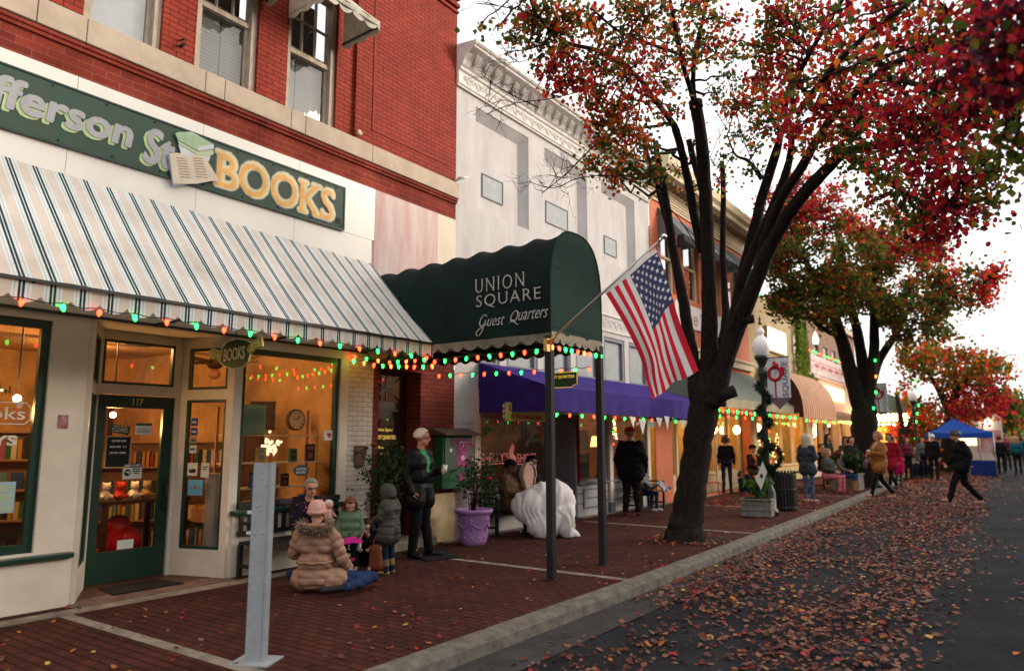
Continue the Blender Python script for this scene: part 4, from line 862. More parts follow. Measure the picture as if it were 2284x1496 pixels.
q = thing('lit_wall_sign', 'small glowing yellow sign on the pink wall above the brown awning', 'sign', (FX, 39, 3.8)); bx('box', M('lit_yellow', (.8, .6, .3), .5, var=0, emit=2.2, ecol=(1, .68, .25)), q, FX+.02, FX+.15, 37.0, 41.8, 3.6, 4.25)
q = tag(MB().build('x', m_dark), 'x', 'x') if False else None
# ============================================================ STRING LIGHTS
eR = M('red_bulb', (.8, .02, .01), .3, var=0, emit=11, ecol=(1, .025, .008)); eG = M('green_bulb', (.01, .7, .2), .3, var=0, emit=7, ecol=(.012, 1, .07)); eW = M('warm_bulb', (.9, .6, .3), .3, var=0, emit=9, ecol=(1, .62, .25))
eO = M('orange_red_bulb', (.8, .1, .01), .3, var=0, emit=10, ecol=(1, .07, .012))
def bulb_mesh(mat, s=1.0):
    m = MB(); m.lathe([(.001, -.062), (.010, -.055), (.019, -.036), (.022, -.018), (.018, -.002), (.012, .006)], n=10, cap=False); m.mi = 1
    m.lathe([(.012, .004), (.013, .02), (.010, .026), (.001, .027)], n=8, cap=False)
    me = bpy.data.meshes.new('bulb'); me.from_pydata([(a*s, b*s, c*s) for a, b, c in m.v], [], m.f); me.materials.append(mat); me.materials.append(m_dgreen)
    me.polygons.foreach_set('material_index', m.m); me.polygons.foreach_set('use_smooth', m.sm); return me
BM = {'r': bulb_mesh(eR, .94), 'g': bulb_mesh(eG, .94), 'o': bulb_mesh(eO, .94)}; BMB = {'r': bulb_mesh(eR, 1.4), 'g': bulb_mesh(eG, 1.4), 'o': bulb_mesh(eO, 1.4)}
def strand(label, pts, spacing, seq='rg', sag=.02, meshes=BM, seed=1, tilt=.25, first=0.):
    r_ = random.Random(seed); pts = [Vector(p) for p in pts]
    t = thing('light_strand', label, 'string lights', pts[0]); seg = [(a, b, (b-a).length) for a, b in zip(pts[:-1], pts[1:])]
    Lt = sum(s[2] for s in seg); n = max(2, int((Lt-first)/spacing)); w_ = []; i = 0
    def at(d):
        for a, b, l in seg:
            if d <= l+1e-6: return a.lerp(b, d/l if l else 0)
            d -= l
        return seg[-1][1]
    for k_ in range(n+1):
        p = at(min(first+k_*spacing, Lt)); w_.append(p)
        if k_ < n: q_ = at(min(first+(k_+.5)*spacing, Lt)); w_.append(q_-Vector((0, 0, sag)))
        if k_ < 100:
            o = bpy.data.objects.new('bulb', meshes[seq[k_ % len(seq)]]); COL.objects.link(o); o.parent = t; o.location = p-pts[0]-Vector((0, 0, .02))
            o.rotation_euler = (r_.uniform(-tilt, tilt), r_.uniform(-tilt, tilt), 0)
    m = MB(); m.tube(w_, .005, 4); m.build('wire', m_dgreen, t); return t
strand('red and green bulbs along the edge of the striped awning', [(-6.775, -2.85, 2.85), (-6.775, 7.5, 2.83)], .313, 'gr', seed=3)
strand('bulbs behind the right end of the striped awning by the white brick', [(-8.0, 7.25, 2.84), (-7.75, 7.5, 2.78), (-7.0, 7.55, 2.72), (-6.72, 7.58, 2.72)], .15, 'gorgo', seed=4)
strand('close pair row of bulbs at the wall under the tunnel canopy', [(-8.08, 7.35, 2.92), (-7.7, 7.7, 2.84), (-6.9, 7.7, 2.84)], .17, 'rgo', seed=14)
strand('bright bulbs along the near side of the tunnel canopy', [(-6.7, 7.56, 2.775), (-4.87, 7.56, 2.80)], .19, 'rg', seed=5)
strand('bulbs along the far side of the tunnel canopy above the shoe window', [(-7.85, 8.97, 2.74), (-4.9, 8.97, 2.68)], .235, 'rg', seed=6)
strand('bulbs under the scalloped front end of the tunnel canopy', [(-4.79, 7.6, 2.84), (-4.79, 8.95, 2.84)], .16, 'orggr', seed=7)
strand('bulbs under the purple awning valance of the shoe shop', [(-6.5, 10.45, 2.12), (-6.5, 17.5, 2.10)], .42, 'gr', seed=8)
strand('bulbs hanging from the grey green awning beyond the trunk', [(-6.62, 18.6, 2.47), (-6.62, 26.2, 2.45)], .38, 'gr', meshes=BMB, seed=9)
strand('second row of bulbs inside the grey green awning', [(-7.6, 19, 2.42), (-7.6, 26, 2.42)], .8, 'rg', meshes=BMB, seed=10)
strand('bulbs below the red striped barrel awning', [(-6.55, 27.4, 2.4), (-6.55, 32.6, 2.4)], .5, 'gro', meshes=BMB, seed=11)
strand('bulbs along the brown awning of the pink building', [(-6.95, 34.9, 2.5), (-6.95, 42.5, 2.5)], .33, 'gog', meshes=BMB, seed=12)
strand('bulbs along the roof terrace banner railing', [(FX+.12, 35, 5.8), (FX+.12, 44.6, 5.8)], .6, 'rggo', meshes=BMB, seed=13)
strand('dim bulbs laid along the top edge of the white cornice', [(FX+.4, 10.5, 9.0), (FX+.4, 17.8, 9.0)], .9, 'rgg', meshes=BMB, seed=15)
strand('dim bulbs along the cream cornice of the orange building', [(FX+.6, 18.2, 9.55), (FX+.6, 26.2, 9.55)], .9, 'ggr', meshes=BMB, seed=16)
strand('dim bulbs along the coping of the cream brick building', [(FX+.1, 26.6, 7.25), (FX+.1, 32.5, 7.25)], .6, 'grg', meshes=BMB, seed=17)
# pennants under the purple awning
q = thing('pennant_bunting', 'white and green triangular pennants hanging under the purple awning', 'bunting', (-6.48, 15, 2.1))
for i, y in enumerate([13.1+k_*.42 for k_ in range(11)]):
    m = MB(); z = 2.12-.05*math.sin(i*1.1); a = .22+.1*(i % 3 == 1); tw = .06*math.sin(i*2.3)
    m.add([(-6.47, y, z), (-6.47+tw, y+.26, z-.01), (-6.46, y+.15, z-a)], [(0, 1, 2)]); m.build('pennant', [M('white_pennant', (.6, .6, .55), .8), M('green_pennant', (.05, .25, .1), .8)][i % 3 == 2], q)
# ============================================================ FLAG
FL = thing('flag_pole', 'bright metal flag pole angled out from the canopy post', 'flag pole', (-4.8, 7.55, 2.86))
pa, pb = Vector((-4.8, 7.52, 2.85)), Vector((-3.28, 7.58, 3.94))
m = MB(); m.tube([pa, pa.lerp(pb, .5), pb], [.016, .014, .012], 10); m.build('pole', M('brushed_aluminium', (.5, .5, .5), .35, metal=.8, var=.1), FL)
m = MB(); m.sphere(pb+Vector((.03, 0, .02)), .035, 10); m.tube([pb-(pb-pa).normalized()*.05, pb], .02, 8); m.build('ball_finial', M('polished_metal', (.7, .7, .68), .15, metal=1, var=0), FL)
m = MB(); m.tube([pa-Vector((.03, 0, .03)), pa+(pb-pa).normalized()*.14], .024, 10); m.box(-4.84, -4.79, 7.48, 7.56, 2.74, 2.9); m.build('bracket', M('brass_bracket', (.5, .3, .1), .4, metal=.7), FL)
m = MB(); hl = pa.lerp(pb, .5); m.tube([hl-(pb-pa)*.02, hl+(pb-pa)*.02], .018, 8); m.build('joint', M('brushed_aluminium', (.5, .5, .5), .35), FL)
US = thing('american_flag', 'stars and stripes flag hanging from the angled pole beside the tunnel canopy', 'flag', (-3.6, 7.6, 2.1))
def cr_(P, t):   # smooth curve through points
    n = len(P)-1; s = min(t*n, n-1e-6); i = int(s); f = s-i
    g = lambda k: P[max(0, min(n, k))]
    return 0.5*((2*g(i))+(g(i+1)-g(i-1))*f+(2*g(i-1)-5*g(i)+4*g(i+1)-g(i+2))*f*f+(3*g(i)-g(i-1)-3*g(i+1)+g(i+2))*f**3)
Lc = [ony(a, b, 7.58) for a, b in ((1352, 655), (1395, 728), (1428, 800), (1436, 850), (1446, 893))]
Rc = [ony(a, b, 7.58) for a, b in ((1467, 562), (1490, 632), (1508, 700), (1532, 770), (1552, 828))]
def PF(u, v, off=0.):
    a, b = cr_(Lc, u), cr_(Rc, u); p = a.lerp(b, v)
    bulge = .25*math.sin(math.pi*v)*u*(.3)                       # free end gathers
    fold = (.075*math.sin(v*6.2+u*1.6-.6)+.035*math.sin(v*14-u*3.5))*min(1, .18+u*1.3)
    p = p+Vector((.0, fold+off, -.045*math.sin(math.pi*v)*math.sin(math.pi*min(1, u))))
    d = (b-a).normalized(); p = p+d*(.030*math.sin(v*12.4+1.2)*u)
    return p
NU, NV = 64, 65
m = MB(); fl_r = CLOTHM('flag_red', (.55, .02, .04), .45, var=.06); fl_w = CLOTHM('flag_white', (.66, .66, .68), .45, var=.05); fl_b = CLOTHM('flag_blue', (.05, .055, .125), .4, var=.08)
for i in range(NU+1):
    for j in range(NV+1): m.v.append(tuple(PF(i/NU, j/NV)))
cols = []
for i in range(NU):
    for j in range(NV):
        m.f.append((i*(NV+1)+j, (i+1)*(NV+1)+j, (i+1)*(NV+1)+j+1, i*(NV+1)+j+1)); s_ = int(j/5)
        c = 2 if (i/NU < .40 and s_ >= 6) else (0 if s_ % 2 == 0 else 1); cols.append(c)
m.m = cols; m.sm = [True]*len(m.f); m.build('cloth', [fl_r, fl_w, fl_b], US)
m = MB()
for r_i in range(9):
    for c_i in range(6 if r_i % 2 == 0 else 5):
        uu = .40*((c_i+.5 if r_i % 2 == 0 else c_i+1)/6); vv = 6/13+(7/13)*((r_i+.5)/9)
        for off in (-.004, .004):
            pts = []
            for k_ in range(10):
                a = math.pi/2+k_*math.pi/5; rr_ = .030 if k_ % 2 == 0 else .012
                pts.append(PF(uu+rr_*math.cos(a)*.62, vv+rr_*math.sin(a)*1.1, off))
            pts.append(PF(uu, vv, off)); m.add(pts, [(k_, (k_+1) % 10, 10) for k_ in range(10)])
m.build('stars', M('star_white', (.7, .7, .72), .8, var=0), US)
m = MB(); m.grid(lambda u, v: PF(-.0+0*u, v)+Vector((-.03*u*.7, 0, .045*u)), 2, 30); m.build('header_band', fl_w, US)
for u_ in (.0, 1.0):
    m = MB(); a = PF(0, u_)+Vector((-.01, 0, .02)); m.tube([a, pa.lerp(pb, .48 if u_ == 0 else .955)], .006, 5); m.build('clip', m_dark, US)
# ============================================================ TREES
m_bark = M('dark_bark', (.007, .005, .0045), .98, col2=(.034, .027, .023), scale=34, bump=1.0, bscale=45, stretch=(1, 1, .3), spec=.15)
def LEAFM(name, col, t=.5): return CLOTHM(name, col, t, .6, var=.35, scale=6, bump=0)
LM = [LEAFM('crimson_leaf', (.40, .014, .04)), LEAFM('red_leaf', (.68, .035, .025)), LEAFM('orange_leaf', (.75, .18, .02)), LEAFM('green_leaf', (.06, .10, .013)), LEAFM('olive_leaf', (.19, .17, .02)), LEAFM('wine_leaf', (.07, .01, .02))]
TONE = {'r': (.25, .42, .1, .12, .06, .05), 'c': (.46, .24, .03, .09, .03, .15), 'o': (.03, .24, .28, .2, .25, 0), 'g': (.02, .04, .06, .55, .31, .02), 'm': (.04, .16, .15, .33, .30, .02), 'w': (.38, .1, 0, .06, .02, .44), 'y': (0, .05, .25, .2, .5, 0)}
class Leaves:
    def __init__(s): s.v = []; s.f = []; s.m = []
    def leaf(s, p, size, r_, mi, flat=False):
        a = r_.uniform(0, 6.283)
        if flat: n = Vector((r_.gauss(0, .28), r_.gauss(0, .28), 1)).normalized()
        else: n = Vector((r_.gauss(0, 1), r_.gauss(0, 1), r_.gauss(.35, .8))).normalized()
        t = n.orthogonal().normalized(); t = (Matrix.Rotation(a, 3, n) @ t)
        if not flat: t = (t+Vector((0, 0, -.7))).normalized(); n = (n-t*n.dot(t)).normalized()
        u = t.cross(n); k = size; c = r_.uniform(.05, .3)*(1 if not flat else 1.3)
        b = len(s.v); w_ = r_.uniform(.36, .5)
        for x, y, z in ((0, -.5, 0), (-w_, -.12, c), (-w_*.8, .25, c*.8), (0, .55, -.08 if not flat else c*.6), (w_*.8, .25, c*.8), (w_, -.12, c)): s.v.append(tuple(p+u*(x*k)+t*(y*k)+n*(z*k*.5)))
        s.f += [(b, b+1, b+2, b+3), (b, b+3, b+4, b+5)]; s.m += [mi, mi]
    def build(s, name, mats, parent=None):
        m = MB(); m.v = s.v; m.f = s.f; m.m = s.m; m.sm = [False]*len(s.f); return m.build(name, mats, parent)
def limb_pts(L, D0):
    out = []; rad = []
    for q in L: out.append(ond(q[0], q[1], q[2])); rad.append(q[3])
    n = 5; P = []; Rr = []
    for i in range(len(out)-1):
        for k_ in range(n):
            f = k_/n; P.append(cr_(out, (i+f)/(len(out)-1))); Rr.append(rad[i]*(1-f)+rad[i+1]*f)
    P.append(out[-1]); Rr.append(rad[-1]); return P, Rr
def tree(name, label, base, limbs, clumps, leaf, per, seed, group=None, bare=(), twigN=7, cat='tree', knots=()):
    r_ = random.Random(seed); t = thing(name, label, cat, base, 0, group); T = MB(); pts = []
    for L in limbs:
        P, Rr = limb_pts(L, 0); pj = [p+Vector((r_.gauss(0, 1), r_.gauss(0, 1), r_.gauss(0, 1)))*rr*.04 for p, rr in zip(P, Rr)]
        T.tube(pj, [rr*r_.uniform(.97, 1.03) for rr in Rr], 14 if Rr[0] > .1 else 8)
        pts += [(p, rr) for p, rr in zip(P, Rr)]
    for p, a, l in knots: p = Vector(p); T.tube([p, p+Vector(a)*l], [.12, .11], 12)
    T.build('trunk', m_bark, t)
    W = MB(); Lv = Leaves(); cand = [q for q in pts if q[1] < .3]
    def twig(a, b, r0, r1, k_=4, wob=.12):
        d = (b-a).length; P = [a.lerp(b, i/k_)+Vector((r_.gauss(0, 1), r_.gauss(0, 1), r_.gauss(.3, 1)))*d*wob*(1 if 0 < i < k_ else 0)*.5 for i in range(k_+1)]
        W.tube(P, [r0+(r1-r0)*i/k_ for i in range(k_+1)], 4, cap=False); return P
    for c in clumps:
        px, py, D, rp, tone = c[:5]; dens = c[5] if len(c) > 5 else 1.
        C = ond(px, py, D); rr = rp*D/F_PX
        q = min(cand, key=lambda z: (z[0]-C).length+(.6 if z[0].z > C.z+.3 else 0))
        twig(q[0], C, max(.012, min(.034, q[1]*.6)), .009, 6, .08); tn = TONE[tone]; 
        for i in range(twigN):
            dv = Vector((r_.gauss(0, 1), r_.gauss(0, 1), r_.gauss(.2, .8))).normalized()*rr*r_.uniform(.5, 1.15)
            P = twig(C+Vector((r_.gauss(0, 1), r_.gauss(0, 1), r_.gauss(0, 1)))*rr*.15, C+dv, .008 if D < 20 else .02, .002, 4)
            nl = int(per*dens/twigN*r_.uniform(.5, 1.5))
            for j in range(nl):
                f = r_.uniform(.15, 1.05); k_ = min(3, int(f*4)); p = P[k_].lerp(P[k_+1], min(1, f*4-k_))+Vector((r_.gauss(0, 1), r_.gauss(0, 1), r_.gauss(-.2, 1)))*leaf*1.35
                mi = r_.choices(range(6), tn)[0]; Lv.leaf(p, leaf*r_.uniform(.7, 1.25), r_, mi)
    for L in bare:
        P = [ond(*q) for q in L]
        for i in range(len(P)-1):
            W.tube([cr_(P, (i+f)/(len(P)-1)) for f in (0, .33, .66, 1)], .009-.006*i/len(P), 4, cap=False)
        for i in range(14):
            s = cr_(P, r_.uniform(.15, 1)); e = s+Vector((r_.gauss(0, 1), r_.gauss(0, 1), r_.gauss(.1, .8)))*.19
            Q = twig(s, e, .0045, .002)
            for j in range(3): twig(Q[r_.randint(1, 4)], e+Vector((r_.gauss(0, 1), r_.gauss(0, 1), r_.gauss(0, 1)))*.11, .0025, .0012)
    W.build('twigs', m_bark, t); Lv.build('crown', LM, t); return t
b1 = Vector((-4.84, 11.9, 0))
L1 = [
 [(1526, 1212, 12.9, .38), (1528, 1192, 12.85, .31), (1533, 1150, 12.8, .265), (1543, 1080, 12.7, .24), (1556, 1000, 12.65, .235), (1568, 920, 12.6, .25), (1580, 865, 12.6, .24), (1584, 820, 12.6, .18)],
 [(1560, 900, 12.6, 0.164), (1548, 830, 12.6, 0.1312), (1538, 760, 12.6, 0.1025), (1527, 690, 12.55, 0.0943), (1514, 620, 12.5, 0.082), (1502, 560, 12.5, 0.0738), (1492, 490, 12.45, 0.0656), (1480, 420, 12.4, 0.0574), (1468, 360, 12.3, 0.0492), (1462, 315, 12.2, 0.0451)],
 [(1522, 650, 12.5, 0.0738), (1508, 580, 12.7, 0.0697), (1492, 510, 12.8, 0.0615), (1475, 450, 12.9, 0.0492), (1458, 390, 13.0, 0.041), (1440, 330, 13.1, 0.0287)],
 [(1578, 860, 12.6, 0.1584), (1583, 780, 12.5, 0.144), (1582, 690, 12.4, 0.126), (1580, 600, 12.35, 0.1152), (1577, 500, 12.3, 0.108), (1571, 400, 12.2, 0.1022), (1564, 310, 12.1, 0.0972), (1551, 232, 12.05, 0.0936)],
 [(1566, 560, 12.5, 0.082), (1548, 480, 12.4, 0.0738), (1536, 410, 12.3, 0.0697), (1523, 350, 12.1, 0.0615), (1508, 292, 12, 0.0615), (1498, 272, 11.9, 0.0492), (1462, 225, 11.5, 0.0369), (1425, 175, 11, 0.0328), (1385, 143, 10.6, 0.0303), (1330, 112, 10.1, 0.0271), (1268, 97, 9.6, 0.023), (1225, 68, 9.2, 0.018), (1190, 20, 8.9, 0.0131), (1175, -30, 8.7, 0.0082)],
 [(1577, 470, 12.3, 0.0738), (1566, 420, 12.4, 0.0656), (1548, 360, 12.5, 0.0574), (1536, 310, 12.5, 0.0492)],
 [(1600, 800, 12.7, 0.082), (1618, 720, 12.9, 0.0738), (1616, 640, 13, 0.0615), (1612, 560, 13, 0.0533), (1613, 470, 13, 0.0492), (1613, 400, 12.9, 0.0451), (1610, 360, 12.8, 0.041)],
 [(1548, 235, 12.05, 0.0492), (1546, 180, 11.8, 0.0369), (1550, 120, 11.6, 0.0328), (1566, 50, 11.3, 0.0262), (1583, -20, 11, 0.0205)],
 [(1551, 238, 12.05, 0.041), (1528, 160, 11.6, 0.0369), (1512, 95, 11.2, 0.0328), (1498, 20, 10.8, 0.0246), (1490, -30, 10.6, 0.0164)],
 [(1512, 120, 11.3, 0.0246), (1440, 95, 10.8, 0.0213), (1380, 70, 10.3, 0.018), (1320, 20, 9.9, 0.0131)],
 [(1592, 900, 12.5, 0.1968), (1612, 820, 12.4, 0.1558), (1636, 750, 12.3, 0.1435), (1660, 690, 12.1, 0.1312), (1692, 610, 11.8, 0.1148), (1728, 530, 11.5, 0.1025), (1775, 455, 11.1, 0.0943), (1830, 392, 10.6, 0.082), (1880, 345, 10.1, 0.0656), (1945, 325, 9.5, 0.0492), (2030, 318, 8.9, 0.0369), (2120, 300, 8.3, 0.0246)],
 [(1620, 790, 12.4, 0.1148), (1640, 700, 12.4, 0.0984), (1660, 600, 12.4, 0.0902), (1685, 500, 12.2, 0.082), (1702, 430, 12.1, 0.0779), (1730, 345, 11.8, 0.0656), (1745, 290, 11.6, 0.041), (1770, 240, 11.2, 0.0287)],
 [(1660, 700, 12.2, 0.0984), (1688, 610, 11.9, 0.0902), (1712, 520, 11.6, 0.082), (1745, 440, 11.2, 0.0738), (1790, 370, 10.7, 0.0656), (1835, 290, 10.1, 0.0492), (1900, 215, 9.3, 0.041), (1980, 150, 8.4, 0.0344), (2080, 110, 7.4, 0.0279), (2190, 85, 6.4, 0.0213), (2290, 60, 5.6, 0.0164)],
 [(1650, 640, 12.2, 0.082), (1680, 560, 12.0, 0.0738), (1720, 470, 11.7, 0.0697), (1748, 400, 11.4, 0.0615), (1762, 350, 11.2, 0.0492), (1765, 290, 10.9, 0.041), (1752, 240, 10.7, 0.0328), (1795, 140, 10, 0.0287), (1860, 30, 9.2, 0.023), (1900, -30, 8.8, 0.0164)],
 [(1700, 400, 12.1, 0.041), (1670, 360, 12.1, 0.0287), (1640, 345, 12.1, 0.0164), (1622, 300, 12, 0.0098)],
 [(1745, 300, 11.6, 0.0328), (1715, 250, 11.5, 0.0246), (1700, 180, 11.3, 0.0164), (1690, 100, 11, 0.0098)],
 [(1780, 250, 10.2, 0.041), (1850, 160, 9.2, 0.0328), (1930, 80, 8.3, 0.0246), (2010, 20, 7.4, 0.0205), (2080, -30, 6.8, 0.0164)],
 [(1960, 165, 8.6, 0.0287), (2050, 190, 7.8, 0.0246), (2140, 200, 7.0, 0.0197), (2230, 190, 6.2, 0.0148), (2300, 170, 5.6, 0.0115)],
 [(1900, 345, 9.9, 0.041), (1970, 400, 9.1, 0.0287), (2040, 440, 8.4, 0.023), (2110, 470, 7.8, 0.0164)],
]
C1 = []
def cl(s, D, rp, tone, dens=1.):
    for xy in s.split(): x, y = xy.split(','); C1.append((float(x), float(y), D, rp, tone, dens))
cl('1175,38 1215,20', 9, 26, 'm', .7); cl('1075,52', 8.4, 10, 'm', .12); cl('1110,62', 8.5, 14, 'm', .1); cl('1150,85', 8.7, 22, 'g', .3); cl('1205,100 1190,60 1235,55 1275,30 1262,75', 9.2, 34, 'm', .8)
cl('1260,118 1225,165 1262,185 1300,172', 9.6, 30, 'r', 1); cl('1330,50 1300,140 1345,150 1385,95 1430,60 1470,20 1400,20', 10, 42, 'm', .9); cl('1440,120 1395,180 1440,215', 10.6, 42, 'r', 0.7)
cl('1340,205 1370,235 1310,235 1345,270 1400,260 1420,300 1390,340 1330,290', 10.8, 38, 'o', .9); cl('1345,320 1365,385 1410,375 1450,385 1440,330 1320,375 1375,290', 11.2, 34, 'g', .9); cl('1355,392 1372,410', 11, 14, 'o', .25)
cl('1480,140 1500,60 1535,30 1475,200 1495,240', 11.2, 42, 'm', .8); cl('1560,90 1590,40 1540,130 1600,120', 11.4, 40, 'm', .8); cl('1630,170 1600,210 1645,120', 11.8, 26, 'g', .4); cl('1650,225 1635,245 1665,235', 11.8, 22, 'o', .6); cl('1560,320 1510,380 1545,420 1600,400', 12.6, 26, 'm', .3); cl('1625,90 1640,50', 11.2, 22, 'r', 0.35); cl('1650,300 1625,345 1690,330', 12.1, 26, 'g', .25)
cl('1715,45 1745,80 1700,110 1740,20 1780,50', 10, 44, 'm', .9); cl('1725,140 1760,160 1790,110 1705,175 1755,210', 10.2, 42, 'r', 0.85); cl('1690,200 1720,235 1700,270 1740,280', 11, 34, 'm', .8)
cl('1830,60 1870,25 1910,70 1850,110 1800,20', 9, 46, 'r', 0.555); cl('1850,170 1810,200 1890,150 1940,130', 9.4, 46, 'm', .75); cl('1880,205 1930,190 1860,245 1810,250 1780,290 1900,240', 9.2, 44, 'r', 0.703); cl('1840,300 1800,330 1880,290 1870,330', 10, 40, 'o', .7); cl('1930,250 1960,290 1900,300', 9.4, 42, 'g', .8)
cl('1960,60 2010,30 2060,70 2000,100 1960,0', 7.8, 52, 'r', 0.518); cl('2110,30 2150,70 2090,110 2200,30', 6.8, 60, 'r', 0.518); cl('2240,60 2270,110 2210,120 2280,20 2290,160 2250,180', 5.4, 70, 'w', 0.703); cl('2150,150 2100,180 2180,190', 6.4, 58, 'c', 0.592)
cl('1990,180 2040,160 2020,230 1960,220', 8.2, 50, 'r', 0.629); cl('2070,240 2120,245 2020,280 2080,290 1990,270', 7.6, 54, 'c', 0.703); cl('2170,260 2220,240 2140,310', 6.8, 54, 'c', 0.592); cl('2262,262 2240,300 2270,330', 6.2, 34, 'g', .4)
cl('2000,330 2050,340 2110,350 2070,390 2150,360', 7.8, 48, 'c', 0.629); cl('1950,370 1985,400 2030,420', 8.8, 44, 'g', .6); cl('1930,345 1905,365', 9.5, 36, 'm', .5); cl('2190,370 2220,400 2210,440', 7.4, 34, 'g', .45); cl('2150,410 2110,430 2170,455', 7.8, 44, 'c', 0.592); cl('1955,440 2010,470 2060,460 2040,500', 8.6, 42, 'm', .75); cl('2090,490 2120,510 2060,525 2150,490', 8.4, 38, 'c', 0.592); cl('1700,380 1665,385 1640,300', 12, 18, 'g', .2)
cl('1860,60 1780,180 1960,150 2050,20 2120,80 2200,100 2260,20 2090,210 2180,215 2240,215 2130,260', 6.9, 62, 'm', .25); cl('1290,60 1350,100 1430,20 1560,10 1520,100 1400,150', 10.2, 48, 'm', .55)
bare = [[(1560, 560, 12.4), (1500, 470, 11.6), (1400, 400, 10.6), (1300, 395, 10), (1235, 420, 9.6), (1180, 405, 9.4)],
 [(1510, 180, 11.3), (1440, 170, 10.8), (1350, 190, 10.2), (1230, 220, 9.6), (1150, 230, 9.2), (1085, 255, 9.0)],
 [(1330, 320, 10.2), (1290, 360, 9.9), (1260, 390, 9.7), (1210, 430, 9.5)], [(1240, 65, 9.2), (1180, 30, 8.8), (1120, 15, 8.4), (1065, 8, 8.2)], [(1240, 90, 9.3), (1180, 110, 9), (1130, 118, 8.8), (1160, 140, 8.8)],
 [(1735, 330, 11.8), (1700, 280, 11.7), (1650, 250, 11.6), (1630, 180, 11.5)], [(1700, 400, 12), (1665, 330, 12), (1645, 260, 11.9), (1625, 180, 11.8)], [(1613, 380, 12.9), (1640, 320, 12.8), (1600, 250, 12.6), (1605, 160, 12.4)], [(1613, 380, 12.9), (1585, 350, 12.8), (1630, 260, 12.6)], [(1200, 240, 9.6), (1120, 200, 9.3), (1080, 170, 9.1)]]
tree('street_tree', 'leaning multi limbed pear tree with red and green autumn leaves at the kerb', b1, L1, C1, .060, 160, 21, bare=bare)
# pruned stubs of the near tree
t = bpy.data.objects['street_tree']; m = MB()
for p, d_, r0, r1 in ((ond(1600, 885, 12.35), Vector((.26, .12, .10)), .11, .10), (ond(1652, 715, 12.1), Vector((.2, .05, .02)), .08, .07), (ond(1553, 240, 12.0), Vector((-.01, 0, .10)), .108, .112)): m = MB(); m.tube([p, p+d_*.5, p+d_], [r0, (r0+r1)/2*.95, r1], 12); m.build('pruned_stub', m_bark, t)
# tree 2
D2 = 28.6
def L_(pts): return [(a, b, D2+d, r) for a, b, d, r in pts]
L2 = [L_([(1924, 1100, .3, .55), (1924, 1080, .3, .46), (1925, 1000, .2, .43), (1927, 930, .1, .44), (1925, 880, 0, .32)]), L_([(1920, 905, 0, .3), (1903, 850, -.2, .27), (1880, 770, -.5, .22), (1858, 700, -.8, .17), (1815, 620, -1, .11), (1780, 540, -1.5, .07)]),
 L_([(1925, 890, 0, .22), (1925, 820, 0, .2), (1912, 740, 0, .17), (1895, 670, .2, .13), (1880, 580, .3, .1), (1860, 500, .3, .05)]), L_([(1935, 900, 0, .22), (1948, 800, -.3, .18), (1950, 720, -.4, .15), (1946, 640, -.5, .12), (1965, 560, -.5, .08), (2000, 500, -.5, .05)]),
 L_([(1940, 860, 0, .2), (1962, 800, .3, .15), (1995, 750, .4, .12), (2020, 700, .4, .1), (2090, 655, .3, .06), (2160, 630, 0, .03)]), L_([(1870, 750, -.5, .1), (1820, 720, -1.5, .08), (1760, 640, -2.5, .05)])]
r2 = random.Random(5); C2 = []
def fill(C, n, cx, cy, rx, ry, D, dD, rp, tone, dens=1):
    for i in range(n):
        a = r2.uniform(0, 6.283); q = math.sqrt(r2.random()); tn = tone if isinstance(tone, str) and len(tone) == 1 else r2.choice(tone)
        C.append((cx+math.cos(a)*rx*q, cy+math.sin(a)*ry*q, D+r2.uniform(-dD, dD), rp*r2.uniform(.8, 1.2), tn, dens))
fill(C2, 26, 1790, 620, 95, 95, 27, 1.5, 30, 'ggmg'); fill(C2, 24, 1900, 590, 100, 120, 28.5, 2, 32, 'ggmgr'); fill(C2, 22, 2010, 620, 110, 100, 28, 2, 32, 'gggm'); fill(C2, 10, 2110, 690, 60, 60, 28, 1.5, 26, 'gmg', .8)
fill(C2, 6, 2210, 610, 34, 22, 28, .5, 17, 'r', .6); fill(C2, 5, 2185, 665, 22, 35, 28, .5, 18, 'r', .6); fill(C2, 10, 1760, 500, 60, 50, 27, 1, 28, 'rcmr', .8); fill(C2, 22, 1900, 660, 170, 70, 27, 2, 34, 'g'); fill(C2, 14, 1785, 440, 85, 42, 27, 1, 28, 'rcm', .8); fill(C2, 12, 2085, 600, 75, 60, 28, 1.5, 28, 'gmr', .9); fill(C2, 9, 1850, 480, 90, 35, 28, 1, 28, 'rmr', .7); fill(C2, 6, 1735, 660, 30, 30, 27, 1, 22, 'g', .8); fill(C2, 8, 2040, 740, 70, 40, 28, 1, 26, 'g', .7); fill(C2, 16, 1830, 560, 130, 90, 26.5, 1.5, 34, 'ggm'); fill(C2, 10, 1960, 520, 90, 50, 28, 1.5, 30, 'mrg', .8)
tree('street_tree', 'dark green and red autumn tree in the middle distance beyond the lamp post', Vector((-5.05, 28.5, 0)), L2, C2, .112, 150, 22, twigN=7)
